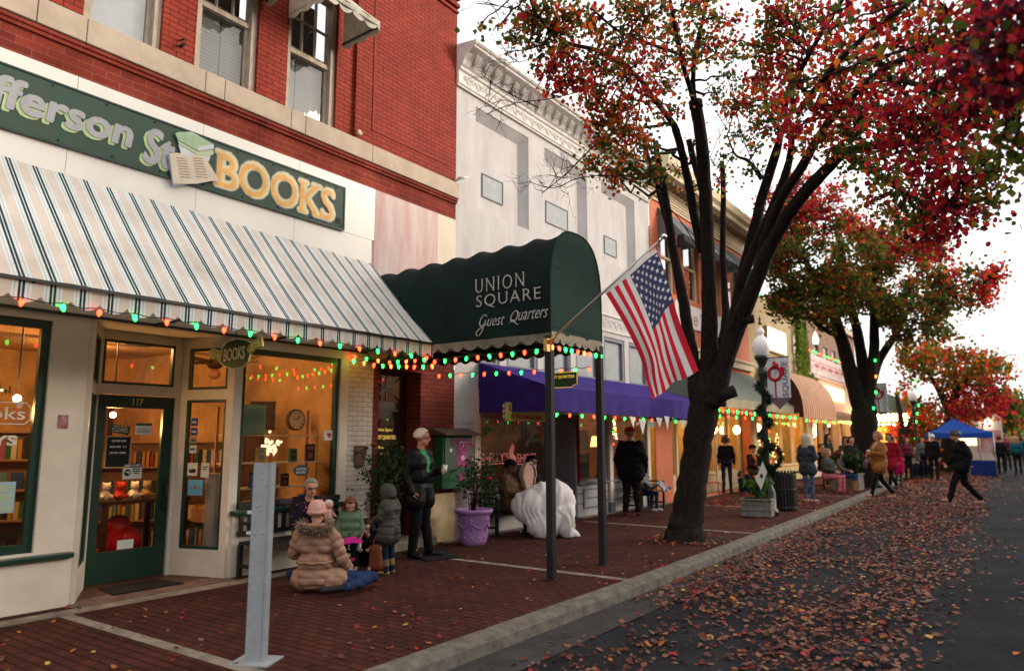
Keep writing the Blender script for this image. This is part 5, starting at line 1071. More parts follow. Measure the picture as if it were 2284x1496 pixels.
# trees further off
D3 = 47
L3 = [[(2112, 1062, D3, .4), (2114, 1000, D3, .34), (2118, 940, D3, .3), (2124, 900, D3, .24), (2150, 850, D3, .15), (2185, 810, D3, .08)], [(2118, 930, D3, .22), (2100, 880, D3, .18), (2075, 840, D3, .1), (2050, 800, D3, .06)], [(2122, 905, D3, .16), (2130, 850, D3, .1), (2125, 790, D3, .05)]]
C3 = []
fill(C3, 30, 2120, 815, 90, 45, D3, 2.5, 24, 'momy'); fill(C3, 20, 2180, 890, 62, 40, D3, 2, 22, 'ccr'); fill(C3, 12, 2200, 825, 50, 25, D3, 2, 17, 'mgo', .8); fill(C3, 14, 2060, 800, 50, 35, D3, 2, 22, 'ym'); fill(C3, 8, 2120, 930, 60, 25, D3, 1, 18, 'rm', .8)
tree('street_tree', 'broad autumn tree with crimson lower boughs above the blue tent', ond(2112, 1062, D3)*1., L3, C3, .19, 70, 23, twigN=5)
L4 = [[(2010, 1062, 43, .25), (2012, 1000, 43, .2), (2008, 930, 43, .14), (2000, 880, 43, .08)], [(2012, 980, 43, .13), (2040, 920, 43, .08), (2055, 880, 43, .05)]]
C4 = []; fill(C4, 34, 2020, 930, 62, 75, 44.5, 1.5, 22, 'orom'); fill(C4, 10, 2040, 1000, 40, 50, 44.5, 1, 18, 'mrr', .8)
tree('street_tree', 'orange red tree with hanging lights behind the domed kiosk', ond(2010, 1062, 43), L4, C4, .18, 80, 24, twigN=5)
L5 = [[(2262, 1020, 75, .4), (2262, 960, 75, .3), (2258, 910, 75, .15), (2250, 880, 75, .06)]]
C5 = []; fill(C5, 26, 2258, 925, 40, 48, 75, 3, 20, 'ggg'); fill(C5, 10, 2225, 905, 25, 20, 75, 2, 15, 'g', .7)
tree('broad_tree', 'dark green tree at the right edge of the street end', ond(2262, 1020, 75), L5, C5, .32, 60, 25, twigN=5)
C6 = []; fill(C6, 14, 2250, 992, 34, 14, 62, 1, 14, 'g'); L6 = [[(2250, 1010, 62, .2), (2250, 1000, 62, .1), (2250, 990, 62, .05)]]
tree('round_bush', 'low green bush behind the crowd at the right edge', ond(2250, 1010, 62), L6, C6, .25, 60, 26, twigN=5, cat='bush')
r5 = random.Random(9); Lv = Leaves(); 
for i in range(5200):
    x = r5.uniform(-70, 70); y = 150+r5.uniform(0, 12)+abs(x)*.1; h_ = 7+2.5*math.sin(x*.21)+1.8*math.sin(x*.63+1); z = h_*r5.random()**.8
    Lv.leaf(Vector((x, y, z)), 1.3, r5, r5.choice((3, 3, 4, 3, 1, 2)))
tag(Lv.build('far_woods', LM), kind='stuff', label='far line of green and rust woods closing the street', cat='woods')
# ivy
t = thing('ivy', 'green ivy column climbing the end of the cream brick wall', 'ivy', (FX, 33, 4)); Lv = Leaves(); r6 = random.Random(3); W = MB()
for s in range(16):
    y = 32.7+r6.random()*1.2; z = 4.2; P = [Vector((FX+.04, y, z))]
    while z < 7.3 - r6.random()*1.5: z += .25; y += r6.gauss(0, .07); P.append(Vector((FX+.03+r6.random()*.1, y, z)))
    W.tube(P, .012, 4)
    for p in P:
        for k_ in range(16): Lv.leaf(p+Vector((r6.random()*.2, r6.gauss(0, .16), r6.gauss(0, .13))), .14, r6, r6.choice((3, 4, 4, 3, 4)))
for k_ in range(420): Lv.leaf(Vector((FX+.1+r6.random()*.35, 33.3+r6.gauss(0, .7), 4.25+r6.gauss(0, .16))), .15, r6, r6.choice((3, 4)))
W.build('stems', m_bark, t); IVL = [LEAFM('crimson_leaf', 0), 0, 0, LEAFM('ivy_green', (.09, .17, .02)), LEAFM('ivy_lime', (.2, .26, .03))]; Lv.build('leaves', [LM[0], LM[1], LM[2], IVL[3], IVL[4]], t)
# ============================================================ FALLEN LEAVES
FLM = [LEAFM('dry_tan_leaf', (.24, .105, .065), .1), LEAFM('dry_brown_leaf', (.115, .038, .024), .1), LEAFM('fallen_red_leaf', (.45, .025, .03), .2), LEAFM('fallen_orange_leaf', (.5, .17, .04), .2), LEAFM('fallen_yellow_leaf', (.55, .38, .08), .2), LEAFM('dull_red_leaf', (.22, .035, .028), .1)]
r7 = random.Random(11); Lv = Leaves(); N = 0
def dens(x, y):
    k_ = kx(y)+.3; d = x-k_
    if d < 0: return 0
    nz = noise.noise(Vector((x*1.1, y*.55, 0)))*.5+noise.noise(Vector((x*3.2, y*2.2, 5)))*.45
    edge = 2.75+.3*noise.noise(Vector((y*.3, 2, 2)))
    gut = math.exp(-((d-.45)/.5)**2)*min(1, max(0, (y-7.6)/1.5))*1.5
    body = (.40+.75*math.exp(-((d-2.1)/.6)**2)*min(1, max(0, (y-4.5)/3)))*(1 if d < edge else max(0, 1-(d-edge)/.45))*min(1, max(.4, (y-2)/5))
    if d > edge+.45: body = .03
    clear = .25 if (d < .8 and y < 7.4) else 1
    far = 1.35 if y > 16 else 1
    return max(0, (body+gut+nz*1.5*(.5 if d > edge else 1)))*clear*far if (body+gut) > .03 else body
tries = 0
while N < 19500 and tries < 400000:
    tries += 1; y = 2.6+44*r7.random()**2.1; x = kx(y)+.3+r7.random()*4.6
    if r7.random() > dens(x, y)*.7: continue
    mi = r7.choices(range(6), (.42, .34, .035, .05, .015, .14))[0]
    Lv.leaf(Vector((x, y, -.118+.025*r7.random()+(.035*r7.random() if dens(x, y) > .9 else 0))), r7.uniform(.03, .075)*(1+max(0, y-16)*.025), r7, mi, True); N += 1
for i in range(9000):   # crushed fragments
    y = 2.6+34*r7.random()**2; x = kx(y)+.3+r7.random()*4.2
    if r7.random() < dens(x, y)*.9+.03: Lv.leaf(Vector((x, y, -.12)), r7.uniform(.012, .03), r7, r7.choice((0, 1, 1, 5, 0)), True)
for i in range(700):    # kerb top and pavement, sparse
    y = 2+22*r7.random()**1.3; x = -4.1-3.9*r7.random()**1.5
    mi = r7.choices(range(6), (.22, .3, .18, .15, .05, .1))[0]; Lv.leaf(Vector((x, y, .012)), r7.uniform(.03, .06), r7, mi, True)
for i in range(2600):
    y = 17+16*r7.random(); x = kx(y)-.1-2.9*r7.random()
    if noise.noise(Vector((x, y*.7, 9))) < -.05: continue
    Lv.leaf(Vector((x, y, .014)), r7.uniform(.05, .1), r7, r7.choice((1, 2, 5, 5, 0)), True)
for i in range(160):
    a = r7.uniform(0, 6.28); Lv.leaf(b1+Vector((math.cos(a)*r7.uniform(.4, .75), math.sin(a)*r7.uniform(.4, .9), .02)), .05, r7, r7.choice((0, 2, 3, 5)), True)
tag(Lv.build('fallen_leaves', FLM), kind='stuff', label='scattered red, tan and brown fallen leaves over road, gutter and brick pavement', cat='leaves')
m = MB(); m.lathe([(.001, .008), (.55, .008)], (-4.84, 11.95, 0), 20, cap=False); m2 = MB(); m2.quad((-5.35, 11.35, .008), (-4.25, 11.35, .008), (-4.25, 12.55, .008), (-5.35, 12.55, .008)); tag(m2.build('tree_pit_soil', M('dark_soil', (.03, .02, .015), .95, var=.5, scale=20, bump=1, bscale=60)), kind='structure')
# opposite side of the street (seen only mirrored in the windows; shades the low sky)
for i, (y0, y1, h_, c) in enumerate(((-34, -12, 9, (.2, .08, .06)), (-12, 6, 7.5, (.3, .26, .2)), (6, 26, 9.5, (.22, .1, .07)), (26, 60, 7, (.3, .22, .16)))):
    q = thing('opposite_building', ['red brick building facing the bookshop from across the street, seen in window reflections', 'low pale building across the street beside the red brick one, seen in window reflections', 'brown brick building across the street facing the white building, seen in window reflections', 'long tan building across the street facing the far shops, seen in window reflections'][i], 'building', (13, y0, 0), group='buildings across the street')
    w_ = MB(); w_.box(13, 20, y0, y1-.05, -.15, h_); w_.build('wall', M('opposite_wall_%d' % i, c, .85), q); nw = int((y1-y0)/3)
    for k_ in range(nw): bx('window', m_voidr, q, 12.95, 13.0, y0+.8+k_*3, y0+2.3+k_*3, 4.6, 6.4)
# ============================================================ PEOPLE
def fabric(name, col, var=.25, scale=6, rough=.85, bump=.4, bs=120, col2=None, spec=.06): return M(name, col, rough, var=var, scale=scale, bump=bump, bscale=bs, col2=col2, spec=spec)
def blotch(name, base, spots, sc=16, th=.42):
    if name in MATS: return MATS[name]
    m, n, b = _nt(name); L = n.links; tc = n.nodes.new('ShaderNodeTexCoord'); v = n.nodes.new('ShaderNodeTexVoronoi'); v.inputs['Scale'].default_value = sc
    nz = n.nodes.new('ShaderNodeTexNoise'); nz.inputs['Scale'].default_value = sc*1.1; L.new(tc.outputs['Object'], nz.inputs['Vector']); L.new(tc.outputs['Object'], v.inputs['Vector'])
    ad = n.nodes.new('ShaderNodeMath'); ad.operation = 'ADD'; L.new(v.outputs['Distance'], ad.inputs[0]); s2 = n.nodes.new('ShaderNodeMath'); s2.operation = 'MULTIPLY'; s2.inputs[1].default_value = .35; L.new(nz.outputs['Fac'], s2.inputs[0]); L.new(s2.outputs[0], ad.inputs[1])
    cr = n.nodes.new('ShaderNodeValToRGB'); cr.color_ramp.interpolation = 'CONSTANT'; e = cr.color_ramp.elements; e[0].position = 0; e[0].color = (*spots, 1); e[1].position = th; e[1].color = (*base, 1)
    L.new(ad.outputs[0], cr.inputs[0]); L.new(cr.outputs[0], b.inputs['Base Color']); b.inputs['Roughness'].default_value = .85; b.inputs['Specular IOR Level'].default_value = .2
    MATS[name] = m; return m
sk = M('skin', (.50, .26, .18), .55, var=.12, scale=20); sk2 = M('brown_skin', (.13, .06, .035), .5, var=.12, scale=20); sk3 = M('tanned_skin', (.42, .2, .13), .55, var=.12, scale=20)
m_eye = M('eye_dark', (.03, .02, .018), .3, var=0); m_lip = M('lips', (.38, .1, .09), .5, var=0)
shoeb = M('black_shoe', (.012, .012, .013), .5, var=.2); 
blk = fabric('black_cloth', (.009, .009, .011)); leather = M('black_leather', (.006, .006, .007), .5, var=.3, scale=9, bump=.3, bscale=30, spec=.12); jean = fabric('blue_denim', (.018, .04, .10), .4, 9); djean = fabric('dark_denim', (.010, .02, .045), .4, 9)
def capsule(m, a, b, ra, rb, n=12, sq=None):
    a, b = Vector(a), Vector(b); d = b-a
    if d.length < 1e-4: m.sphere(a, ra, 8); return
    d.normalize(); P = []; Rr = []
    for k_ in range(4): t = math.pi/2*(1-k_/4); P.append(a-d*ra*math.sin(t)); Rr.append(max(.001, ra*math.cos(t)))
    for k_ in range(5): P.append(a.lerp(b, k_/4)); Rr.append(ra+(rb-ra)*k_/4)
    for k_ in range(1, 5): t = math.pi/2*k_/4; P.append(b+d*rb*math.sin(t)); Rr.append(max(.001, rb*math.cos(t)))
    m.tube(P, Rr, n)
STAND = dict(pelvis=(0, 0, .95), belly=(0, .015, 1.10), chest=(0, 0, 1.28), neck=(0, -.01, 1.46), head=(0, .02, 1.625), shL=(-.175, -.01, 1.405), shR=(.175, -.01, 1.405), elL=(-.235, -.02, 1.14), elR=(.235, -.02, 1.14), wrL=(-.235, .07, .90), wrR=(.235, .07, .90),
    hipL=(-.09, 0, .92), hipR=(.09, 0, .92), knL=(-.10, .02, .50), knR=(.10, .02, .50), anL=(-.105, -.02, .085), anR=(.105, -.02, .085), toL=(-.13, .14, .04), toR=(.13, .14, .04))
def posed(base, **k):
    d = dict(base); d.update(k); return d
def shifted(d, keys, v): return {q: (tuple(Vector(p)+Vector(v)) if q in keys else p) for q, p in d.items()}
UP = ['pelvis', 'belly', 'chest', 'neck', 'head', 'shL', 'shR', 'elL', 'elR', 'wrL', 'wrR', 'hipL', 'hipR']
SIT = shifted(STAND, UP, (0, 0, -.42)); SIT.update(knL=(-.11, .42, .50), knR=(.11, .42, .50), anL=(-.12, .40, .085), anR=(.12, .40, .085), toL=(-.14, .56, .04), toR=(.14, .56, .04), elL=(-.24, .06, .74), elR=(.24, .06, .74), wrL=(-.12, .27, .66), wrR=(.12, .27, .66))
GSIT = shifted(STAND, UP, (0, 0, -.82)); GSIT.update(knL=(-.16, .36, .42), knR=(.16, .36, .42), anL=(-.13, .55, .08), anR=(.13, .55, .08), toL=(-.14, .70, .05), toR=(.14, .70, .05), elL=(-.25, .1, .38), elR=(.25, .1, .38), wrL=(-.14, .32, .38), wrR=(.14, .32, .38))
WALK = posed(STAND, knL=(-.09, .20, .53), anL=(-.09, .33, .10), toL=(-.11, .48, .09), knR=(.09, -.06, .50), anR=(.09, -.36, .14), toR=(.1, -.24, .04), elL=(-.24, -.12, 1.15), wrL=(-.23, -.06, .90), elR=(.24, .06, 1.15), wrR=(.22, .22, .96))
CUP_L = dict(elL=(-.235, .0, 1.13), wrL=(-.11, .27, 1.17)); CUP_R = dict(elR=(.235, .0, 1.13), wrR=(.11, .27, 1.17))
def ellip(v, c, r): return 0
def person(label, loc, face, J, H=1.7, top=None, bottom=None, shoes=None, skin=None, yaw=0, pitch=0, build=1., puff=0, coat=0, hood=None, hair=None, hairm=None, hat=None, voxel=.014, ts=1.0, quilt=0, name='person', group=None, inner=None, mask=None, glasses=False, grip=(.5, .5), legw=1., cuff=None, bootz=0, boots=None, cat='person', head_s=1., fur=None, lean=None):
    s = H/1.75; top = top or blk; bottom = bottom or blk; shoes = shoes or shoeb; skin = skin or sk
    rz = math.atan2(-face[0], face[1]) if isinstance(face, tuple) else face
    root = thing(name, label, cat, loc, rz, group); V = {k_: Vector(v)*s for k_, v in J.items()}
    hs = s**.55*head_s if H < 1.4 else s*head_s; b = build
    mats = [top, bottom, skin, shoes, m_eye, m_lip, inner or top, boots or shoes]; G = []
    def add(a, c, ra, rb, mi): G.append((Vector(a), Vector(c), ra, rb, mi))
    X = (V['shR']-V['shL']).normalized(); up = (V['neck']-V['pelvis']).normalized(); fwd = up.cross(X)*1.; 
    if fwd.dot(Vector((0, 1, 0))) < 0 and not lean: fwd = -fwd
    p_ = puff*s
    add(V['shL'].lerp(V['shR'], .06), V['shR'].lerp(V['shL'], .06), .062*s+p_, .062*s+p_, 0)
    add(V['chest']-X*.085*s*b, V['chest']+X*.085*s*b, .118*s*b+p_, .118*s*b+p_, 0); add(V['belly']-X*.065*s*b, V['belly']+X*.065*s*b, .118*s*b+p_, .118*s*b+p_, 0)
    add(V['pelvis']-X*.07*s*b, V['pelvis']+X*.07*s*b, .118*s*b+p_*.8, .118*s*b+p_*.8, 0 if coat else 1); add(V['chest'], V['pelvis'], .12*s*b, .12*s*b, 0)
    for sd_ in 'LR':
        sg = -1 if sd_ == 'L' else 1; h_, k_, a_, t_ = V['hip'+sd_], V['kn'+sd_], V['an'+sd_], V['to'+sd_]
        add(h_, k_, .086*s*legw*b**.5, .06*s*legw, 1); kk = k_.lerp(a_, 1.0); add(k_, kk, .060*s*legw, .046*s*legw, 1)
        if bootz: add(k_.lerp(a_, 1-bootz), a_, .056*s*legw, .05*s, 7)
        hl = a_+(a_-t_).normalized()*.04*s; hl.z = min(hl.z, t_.z+.01*s if abs(a_.z-t_.z) < .12*s else a_.z-.02*s); add(hl, t_, .042*s, .037*s, 7 if bootz else 3); add(a_, hl.lerp(t_, .2), .043*s, .04*s, 7 if bootz else 3)
        if coat:
            hem = h_.lerp(k_, min(1, coat))+X*sg*.02*s; add(h_, hem, .115*s*b+p_, .118*s*b+p_, 0); 
        sh, el, wr = V['sh'+sd_], V['el'+sd_], V['wr'+sd_]
        add(sh, el, .056*s*ts+p_, .046*s*ts+p_*.8, 0); add(el, wr, .045*s*ts+p_*.8, .034*s*ts+p_*.5, 0)
        # hand: palm, four unequal bent fingers, side thumb
        d = (wr-el).normalized(); g_ = grip[0] if sd_ == 'L' else grip[1]; side = Vector((0, 0, 1)) if abs(d.z) < .6 else Vector((0, 1, 0)); side = (side-d*side.dot(d)).normalized(); nrm = d.cross(side)*sg*-1.
        add(wr-d*.01*s, wr+d*.075*s, .023*s, .024*s, 2); add(wr+d*.03*s+side*.016*s, wr+d*.078*s+side*.02*s, .018*s, .015*s, 2); add(wr+d*.03*s-side*.016*s, wr+d*.074*s-side*.02*s, .018*s, .015*s, 2)
        for q, ln in ((.030, .062), (.010, .072), (-.010, .067), (-.029, .052)):
            p0 = wr+d*.082*s+side*q*s; dd = d.copy(); 
            for z in range(3): dd = (Matrix.Rotation(-g_*.75*sg, 3, side)@dd) if False else (dd+nrm*g_*.55).normalized(); p1 = p0+dd*ln*s/3*1.15; add(p0, p1, .0098*s, .0088*s, 2); p0 = p1
        p0 = wr+d*.028*s+side*.026*s; p1 = p0+(side*.8+d*.6+nrm*.25).normalized()*.038*s; p2 = p1+(d*.8+nrm*.5+side*.1).normalized()*.034*s; add(p0, p1, .0125*s, .011*s, 2); add(p1, p2, .011*s, .0095*s, 2)
    hd = V['neck'].lerp(V['head'], 0)+(V['head']-V['neck']); Rm = Matrix.Rotation(yaw, 3, 'Z')@Matrix.Rotation(pitch, 3, 'X')
    def hp(x, y, z): return hd+Rm@(Vector((x, y, z))*hs)
    add(V['neck']-Vector((0, 0, .05*s)), hp(0, -.01, -.05), .058*s, .052*hs, 2)
    for x in (-.014, .014): add(hp(x, -.025, .028), hp(x, .02, .03), .078*hs, .074*hs, 2)
    add(hp(0, .03, -.01), hp(0, .042, -.07), .062*hs, .043*hs, 2); add(hp(-.025, .02, -.055), hp(.025, .02, -.055), .046*hs, .046*hs, 2)
    add(hp(0, .094, .008), hp(0, .108, -.028), .010*hs, .0155*hs, 2)
    for x in (-1, 1): add(hp(x*.079, -.008, .012), hp(x*.083, -.012, -.022), .014*hs, .010*hs, 2); add(hp(x*.018, .094, .026), hp(x*.045, .084, .027), .0075*hs, .007*hs, 2)
    add(hp(-.018, .088, -.052), hp(.018, .088, -.052), .0085*hs, .0085*hs, 2)
    m = MB()
    for a, c, ra, rb, mi in G: capsule(m, a, c, ra, rb, 10 if ra < .03 else 14)
    me = remesh(m, voxel, 2)
    nv = len(me.vertices); co = np.empty(nv*3); me.vertices.foreach_get('co', co); co = co.reshape(-1, 3); no = np.empty(nv*3); me.vertices.foreach_get('normal', no); no = no.reshape(-1, 3)
    def near(P):
        best = np.full(len(P), 9.); idx = np.zeros(len(P), int); tt = np.zeros(len(P))
        for i, (a, c, ra, rb, mi) in enumerate(G):
            a_, ab = np.array(a), np.array(c-a); L2_ = max(1e-9, ab@ab); t = np.clip(((P-a_)@ab)/L2_, 0, 1); dd = np.linalg.norm(P-a_-t[:, None]*ab, axis=1)-(ra+(rb-ra)*t)-(.012 if mi in (0,) and coat else 0)
            q = dd < best; best[q] = dd[q]; idx[q] = i; tt[q] = t[q]*math.sqrt(L2_)
        return idx, tt
    vi, vt = near(co); vm = np.array([g_[4] for g_ in G])[vi]
    rs = np.random.RandomState(int(abs(loc[0]*100+loc[1]*10)) % 9999)
    # cloth folds / quilting
    ph = rs.rand(4)*6
    fold = .006*s*(np.sin(co[:, 2]*23+co[:, 0]*15+ph[0])*np.sin(co[:, 0]*19-co[:, 1]*21+ph[1]))+.004*s*np.sin(co[:, 2]*48+co[:, 0]*30+co[:, 1]*26+ph[2]); isc = (vm == 0) | (vm == 1) | (vm == 6)
    disp = np.where(isc, fold*(.45 if top is leather else 1), 0)
    if quilt:
        horiz = np.array([abs((g_[1]-g_[0]).normalized().z) < .5 and (g_[0]-g_[1]).length < .4*s and g_[4] == 0 and i < 4 for i, g_ in enumerate(G)])[vi]
        arg = np.where(horiz | (vi < 5), co[:, 2], vt); disp = disp+np.where(vm == 0, .016*s*(np.abs(np.sin(arg*math.pi/quilt))**.6-.6), 0)
    co2 = co+no*disp[:, None]; me.vertices.foreach_set('co', co2.ravel())
    nf = len(me.polygons); fc = np.empty(nf*3); me.polygons.foreach_get('center', fc); fc = fc.reshape(-1, 3); fi, _ = near(fc); fm = np.array([g_[4] for g_ in G])[fi]
    for x in (-1, 1):
        e_ = np.array(hp(x*.031, .088, .012)); fm[np.linalg.norm(fc-e_, axis=1) < max(.0115*hs, voxel*.62)] = 4
    e_ = np.array(hp(0, .096, -.052)); dl = (fc-e_)/np.array([2.2, 1, .8]); fm[(np.linalg.norm(dl, axis=1) < .011*hs)] = 5
    if inner:   # open front showing the shirt
        c0 = np.array(V['chest']); f_ = np.array(fwd); x_ = np.array(X); rel = fc-c0; a_ = rel@x_; q = (fm == 0) & (rel@f_ > .03*s) & (np.abs(a_) < .025*s+.22*np.clip(rel[:, 2], 0, .2)) & (rel[:, 2] > -.12*s); fm[q] = 6
    if cuff is not None:
        q = (fm == 1) & (fc[:, 2] < cuff[0]*s); fm[q] = 3
    for mt in mats: me.materials.append(mt)
    me.polygons.foreach_set('material_index', fm.astype(np.int32)); me.polygons.foreach_set('use_smooth', [True]*nf); me.name = 'body'; me.update()
    o = bpy.data.objects.new('body', me); COL.objects.link(o); o.parent = root; WL[o.name] = WL[root.name]
    root['hs'] = hs
    if hair:
        ln, back, vol = {'short': (0, -.35, 1.0), 'bob': (.10, -.1, 1.08), 'long': (.24, -.1, 1.1), 'thin': (0, -.25, .97), 'curly': (.12, -.1, 1.22)}[hair]
        Hm = MB(); rr_ = random.Random(nv)
        def Ph(u, v):
            a = (u-.5)*2*math.pi; fr = min(1, max(0, (abs(a)-1.55)/.75)); fr = fr*fr*(3-2*fr); e1 = back*(1-fr)+(.62)*fr; tq = .6 if ln else 1
            el = math.pi/2+(e1-math.pi/2)*min(1, v/tq); rx, ry, rz_ = .094*vol, .106*vol, .104*vol; z = math.sin(el)*rz_; rad = math.cos(el)
            x, y = math.sin(a)*rx*rad, -math.cos(a)*ry*rad-.014
            if ln and v > tq: z -= (v-tq)/(1-tq)*ln*(1-fr); x *= 1+.12*(v-tq); 
            w_ = .007*noise.noise(Vector((x*38, y*38, z*12)))+.004*math.sin(a*23+v*3); return hp(x*(1+w_*9), y*(1+w_*9), z+.03+w_)
        Hm.grid(Ph, 44, 16); Hm.build('hair', hairm, root, local=True, solid=.014)
        if ln:
            Hs = MB()
            for i in range(90):
                u = .5+rr_.uniform(-.3, .3); P = [Ph(u, .3), Ph(u+rr_.gauss(0, .01), .62), Ph(u+rr_.gauss(0, .02), .85), Ph(u+rr_.gauss(0, .03), 1)]
                Hs.tube([p+Vector((rr_.gauss(0, 1), rr_.gauss(0, 1), rr_.gauss(0, 1)))*.006*(i_+1) for i_, p in enumerate(P)], [.006, .006, .004, .001], 4, cap=False)
            Hs.build('loose_hair', hairm, root, local=True)
    if hat:
        kind, hm = hat; Q = MB()
        if kind == 'cap':
            Q.grid(lambda u, v: hp(math.sin(u*2*math.pi)*.108*math.cos(v*math.pi/2)**.8, -math.cos(u*2*math.pi)*.122*math.cos(v*math.pi/2)**.8-.012, .04+.105*math.sin(v*math.pi/2)), 24, 8)
            Q.grid(lambda u, v: hp((u-.5)*.15*(1-v*.25), .085+.075*v-(u-.5)**2*.25, .055-.012*v), 8, 4)
        elif kind in ('beanie', 'wool'):
            top_ = .11 if kind == 'beanie' else .12
            Q.grid(lambda u, v: hp(math.sin(u*2*math.pi)*(.100+.003*math.sin(u*100))*math.cos(v*math.pi/2)**.7, -math.cos(u*2*math.pi)*(.112+.003*math.sin(u*100))*math.cos(v*math.pi/2)**.7-.012, .012+(top_+.02)*math.sin(v*math.pi/2)), 60, 10)
            Q.grid(lambda u, v: hp(math.sin(u*2*math.pi)*(.106+.003*math.sin(u*100)), -math.cos(u*2*math.pi)*(.118+.003*math.sin(u*100))-.012, .0+.035*v), 60, 2)
        elif kind == 'hood':
            Q.grid(lambda u, v: hp(*(lambda a, e: (math.sin(a)*.125*math.cos(e), -math.cos(a)*.14*math.cos(e)-.015, .02+.13*math.sin(e)-(.04 if e < -.4 else 0)))((u-.5)*2*math.pi*.72, math.pi/2-(math.pi/2+.75)*v)), 30, 14)
        Q.build({'cap': 'cap', 'beanie': 'beanie', 'wool': 'wool_hat', 'hood': 'hood'}[kind], hm, root, local=True, solid=.01)
    if hood:   # lowered hood behind the neck, with a fur rim
        Q = MB(); nk = V['neck']; rr_ = random.Random(3)
        Q.grid(lambda u, v: nk+Vector((math.cos(u*math.pi*1.5-.25*math.pi)*.155*s*(1-.25*v), -math.sin(u*math.pi*1.5-.25*math.pi)*.14*s*(1-.3*v)-.05*s, .06*s-.13*s*v)), 24, 6); Q.build('hood', top, root, local=True, solid=.03)
        if fur:
            Fm = MB(); Fm.smooth = False
            for i in range(1500):
                u = rr_.random(); a = u*math.pi*1.5-.25*math.pi; c = nk+Vector((math.cos(a)*.155*s, -math.sin(a)*.14*s-.05*s, .045*s-.09*s*max(0, math.sin(a))*rr_.random()**.5))
                d_ = Vector((math.cos(a)*.8+rr_.gauss(0, .5), -math.sin(a)*.8+rr_.gauss(0, .5), rr_.gauss(-.1, .6))).normalized()*.062*s; w_ = d_.orthogonal().normalized()*.004
                c = c+Vector((rr_.gauss(0, 1), rr_.gauss(0, 1), rr_.gauss(0, 1)))*.018*s; Fm.mi = 0 if rr_.random() < .5 else 1; Fm.add([c-w_, c+w_, c+d_], [(0, 1, 2)])
            Fm.build('fur_trim', fur, root, local=True)
    if mask:
        Q = MB(); Q.grid(lambda u, v: hp((u-.5)*.135, .108-(u-.5)**2*.26-.012*abs(v-.5), -.005-.085*v), 10, 6); Q.build('face_mask', mask, root, local=True, solid=.004)
    if glasses:
        Q = MB()
        for x in (-1, 1):
            c = [hp(x*.033+math.cos(t)*.026, .106-abs(x*.033)*.1, .012+math.sin(t)*.019) for t in [2*math.pi*i/12 for i in range(13)]]; Q.tube(c, .0025, 5, cap=False); Q.tube([hp(x*.06, .098, .018), hp(x*.086, .0, .02)], .0025, 5)
        Q.tube([hp(-.008, .112, .016), hp(.008, .112, .016)], .0025, 5); Q.build('glasses', m_dark, root, local=True)
    root['_rz'] = rz; return root, V, hp, s
def wpt(root, p): return Matrix.Rotation(root.rotation_euler.z, 3, 'Z')@Vector(p)+root.location
def cup(root, p, label, mat=None, h_=.1, r=.036):
    q = wpt(root, p); t = thing('paper_cup', label, 'cup', q); m = MB(); m.lathe([(.001, 0), (r*.74, 0), (r, h_), (r*.92, h_), (r*.7, .008), (.001, .008)], q, 16, cap=False); m.build('cup_body', mat or M('white_paper', (.75, .74, .7), .6), t)
    m = MB(); m.lathe([(r*1.0, h_-.004), (r*1.08, h_-.002), (r*1.08, h_+.004), (r*.98, h_+.006), (r*.95, h_)], q, 16, cap=False); m.build('rim', M('white_paper', 0), t); return t
def g2(px, py, z=0): d = ray(px, py); return C_P+d*((z-EYE)/d.z)
IR = (C_R.x, C_R.y); IL = (-C_R.x, -C_R.y); TOC = lambda p: (-p[0], -p[1])
AW = lambda p: (p[0], p[1])
def mixd(a, b, k): return (a[0]*(1-k)+b[0]*k, a[1]*(1-k)+b[1]*k)
def nrm2(a): l = math.hypot(*a); return (a[0]/l, a[1]/l)
NV_ = .0085
# 1 older woman on the bench
loc = (-7.83, 6.38, -.04)
flo = blotch('dark_floral_cloth', (.008, .008, .016), (.42, .05, .10), 17, .40)
J = posed(SIT, head=(0, .10, 1.165), neck=(0, .03, 1.03), chest=(0, .02, .86), elR=(.24, .12, .70), wrR=(.05, .30, .89), elL=(-.24, .10, .68), wrL=(-.13, .32, .76))
o1, V, hp, s = person('older woman with grey hair and glasses in a dark floral top on the bench', loc, nrm2((.93, -.36)), J, 1.62, flo, blk, shoeb, sk, yaw=.0, pitch=-.12, build=1.16, hair='short', hairm=M('grey_hair', (.30, .28, .25), .6, var=.4, scale=40), glasses=True, voxel=NV_, ts=1.2, grip=(.8, .9))
cup(o1, V['wrR']+Vector((-.03, .1, .0)), 'white paper cup held up by the older woman in the floral top')
t = thing('baby_doll', 'small pink baby doll in a white cap held by the older woman', 'doll', wpt(o1, V['wrL']+Vector((-.02, .10, -.02)))); c = t.location.copy()
m = MB(); capsule(m, c, c+Vector((0, 0, .12)), .045, .04); capsule(m, c+Vector((0, 0, .20)), c+Vector((.01, 0, .2)), .052, .052); 
for sg in (-1, 1): capsule(m, c+Vector((.01, .03*sg, -.02)), c+Vector((.05, .04*sg, -.12)), .02, .015); capsule(m, c+Vector((.0, .05*sg, .11)), c+Vector((.05, .08*sg, .05)), .015, .012)
me = remesh(m, .007, 2); me.materials.append(M('doll_pink', (.58, .28, .25), .5)); me.polygons.foreach_set('use_smooth', [True]*len(me.polygons)); o = bpy.data.objects.new('body', me); COL.objects.link(o); o.parent = t; o.location = -c
m = MB(); m.grid(lambda u, v: (c.x-.006+math.cos(u*6.283)*.058*math.cos(v*1.57), c.y+math.sin(u*6.283)*.058*math.cos(v*1.57), c.z+.215+.05*math.sin(v*1.57)), 14, 5); m.build('cap', M('doll_cap', (.6, .55, .6), .8), t)
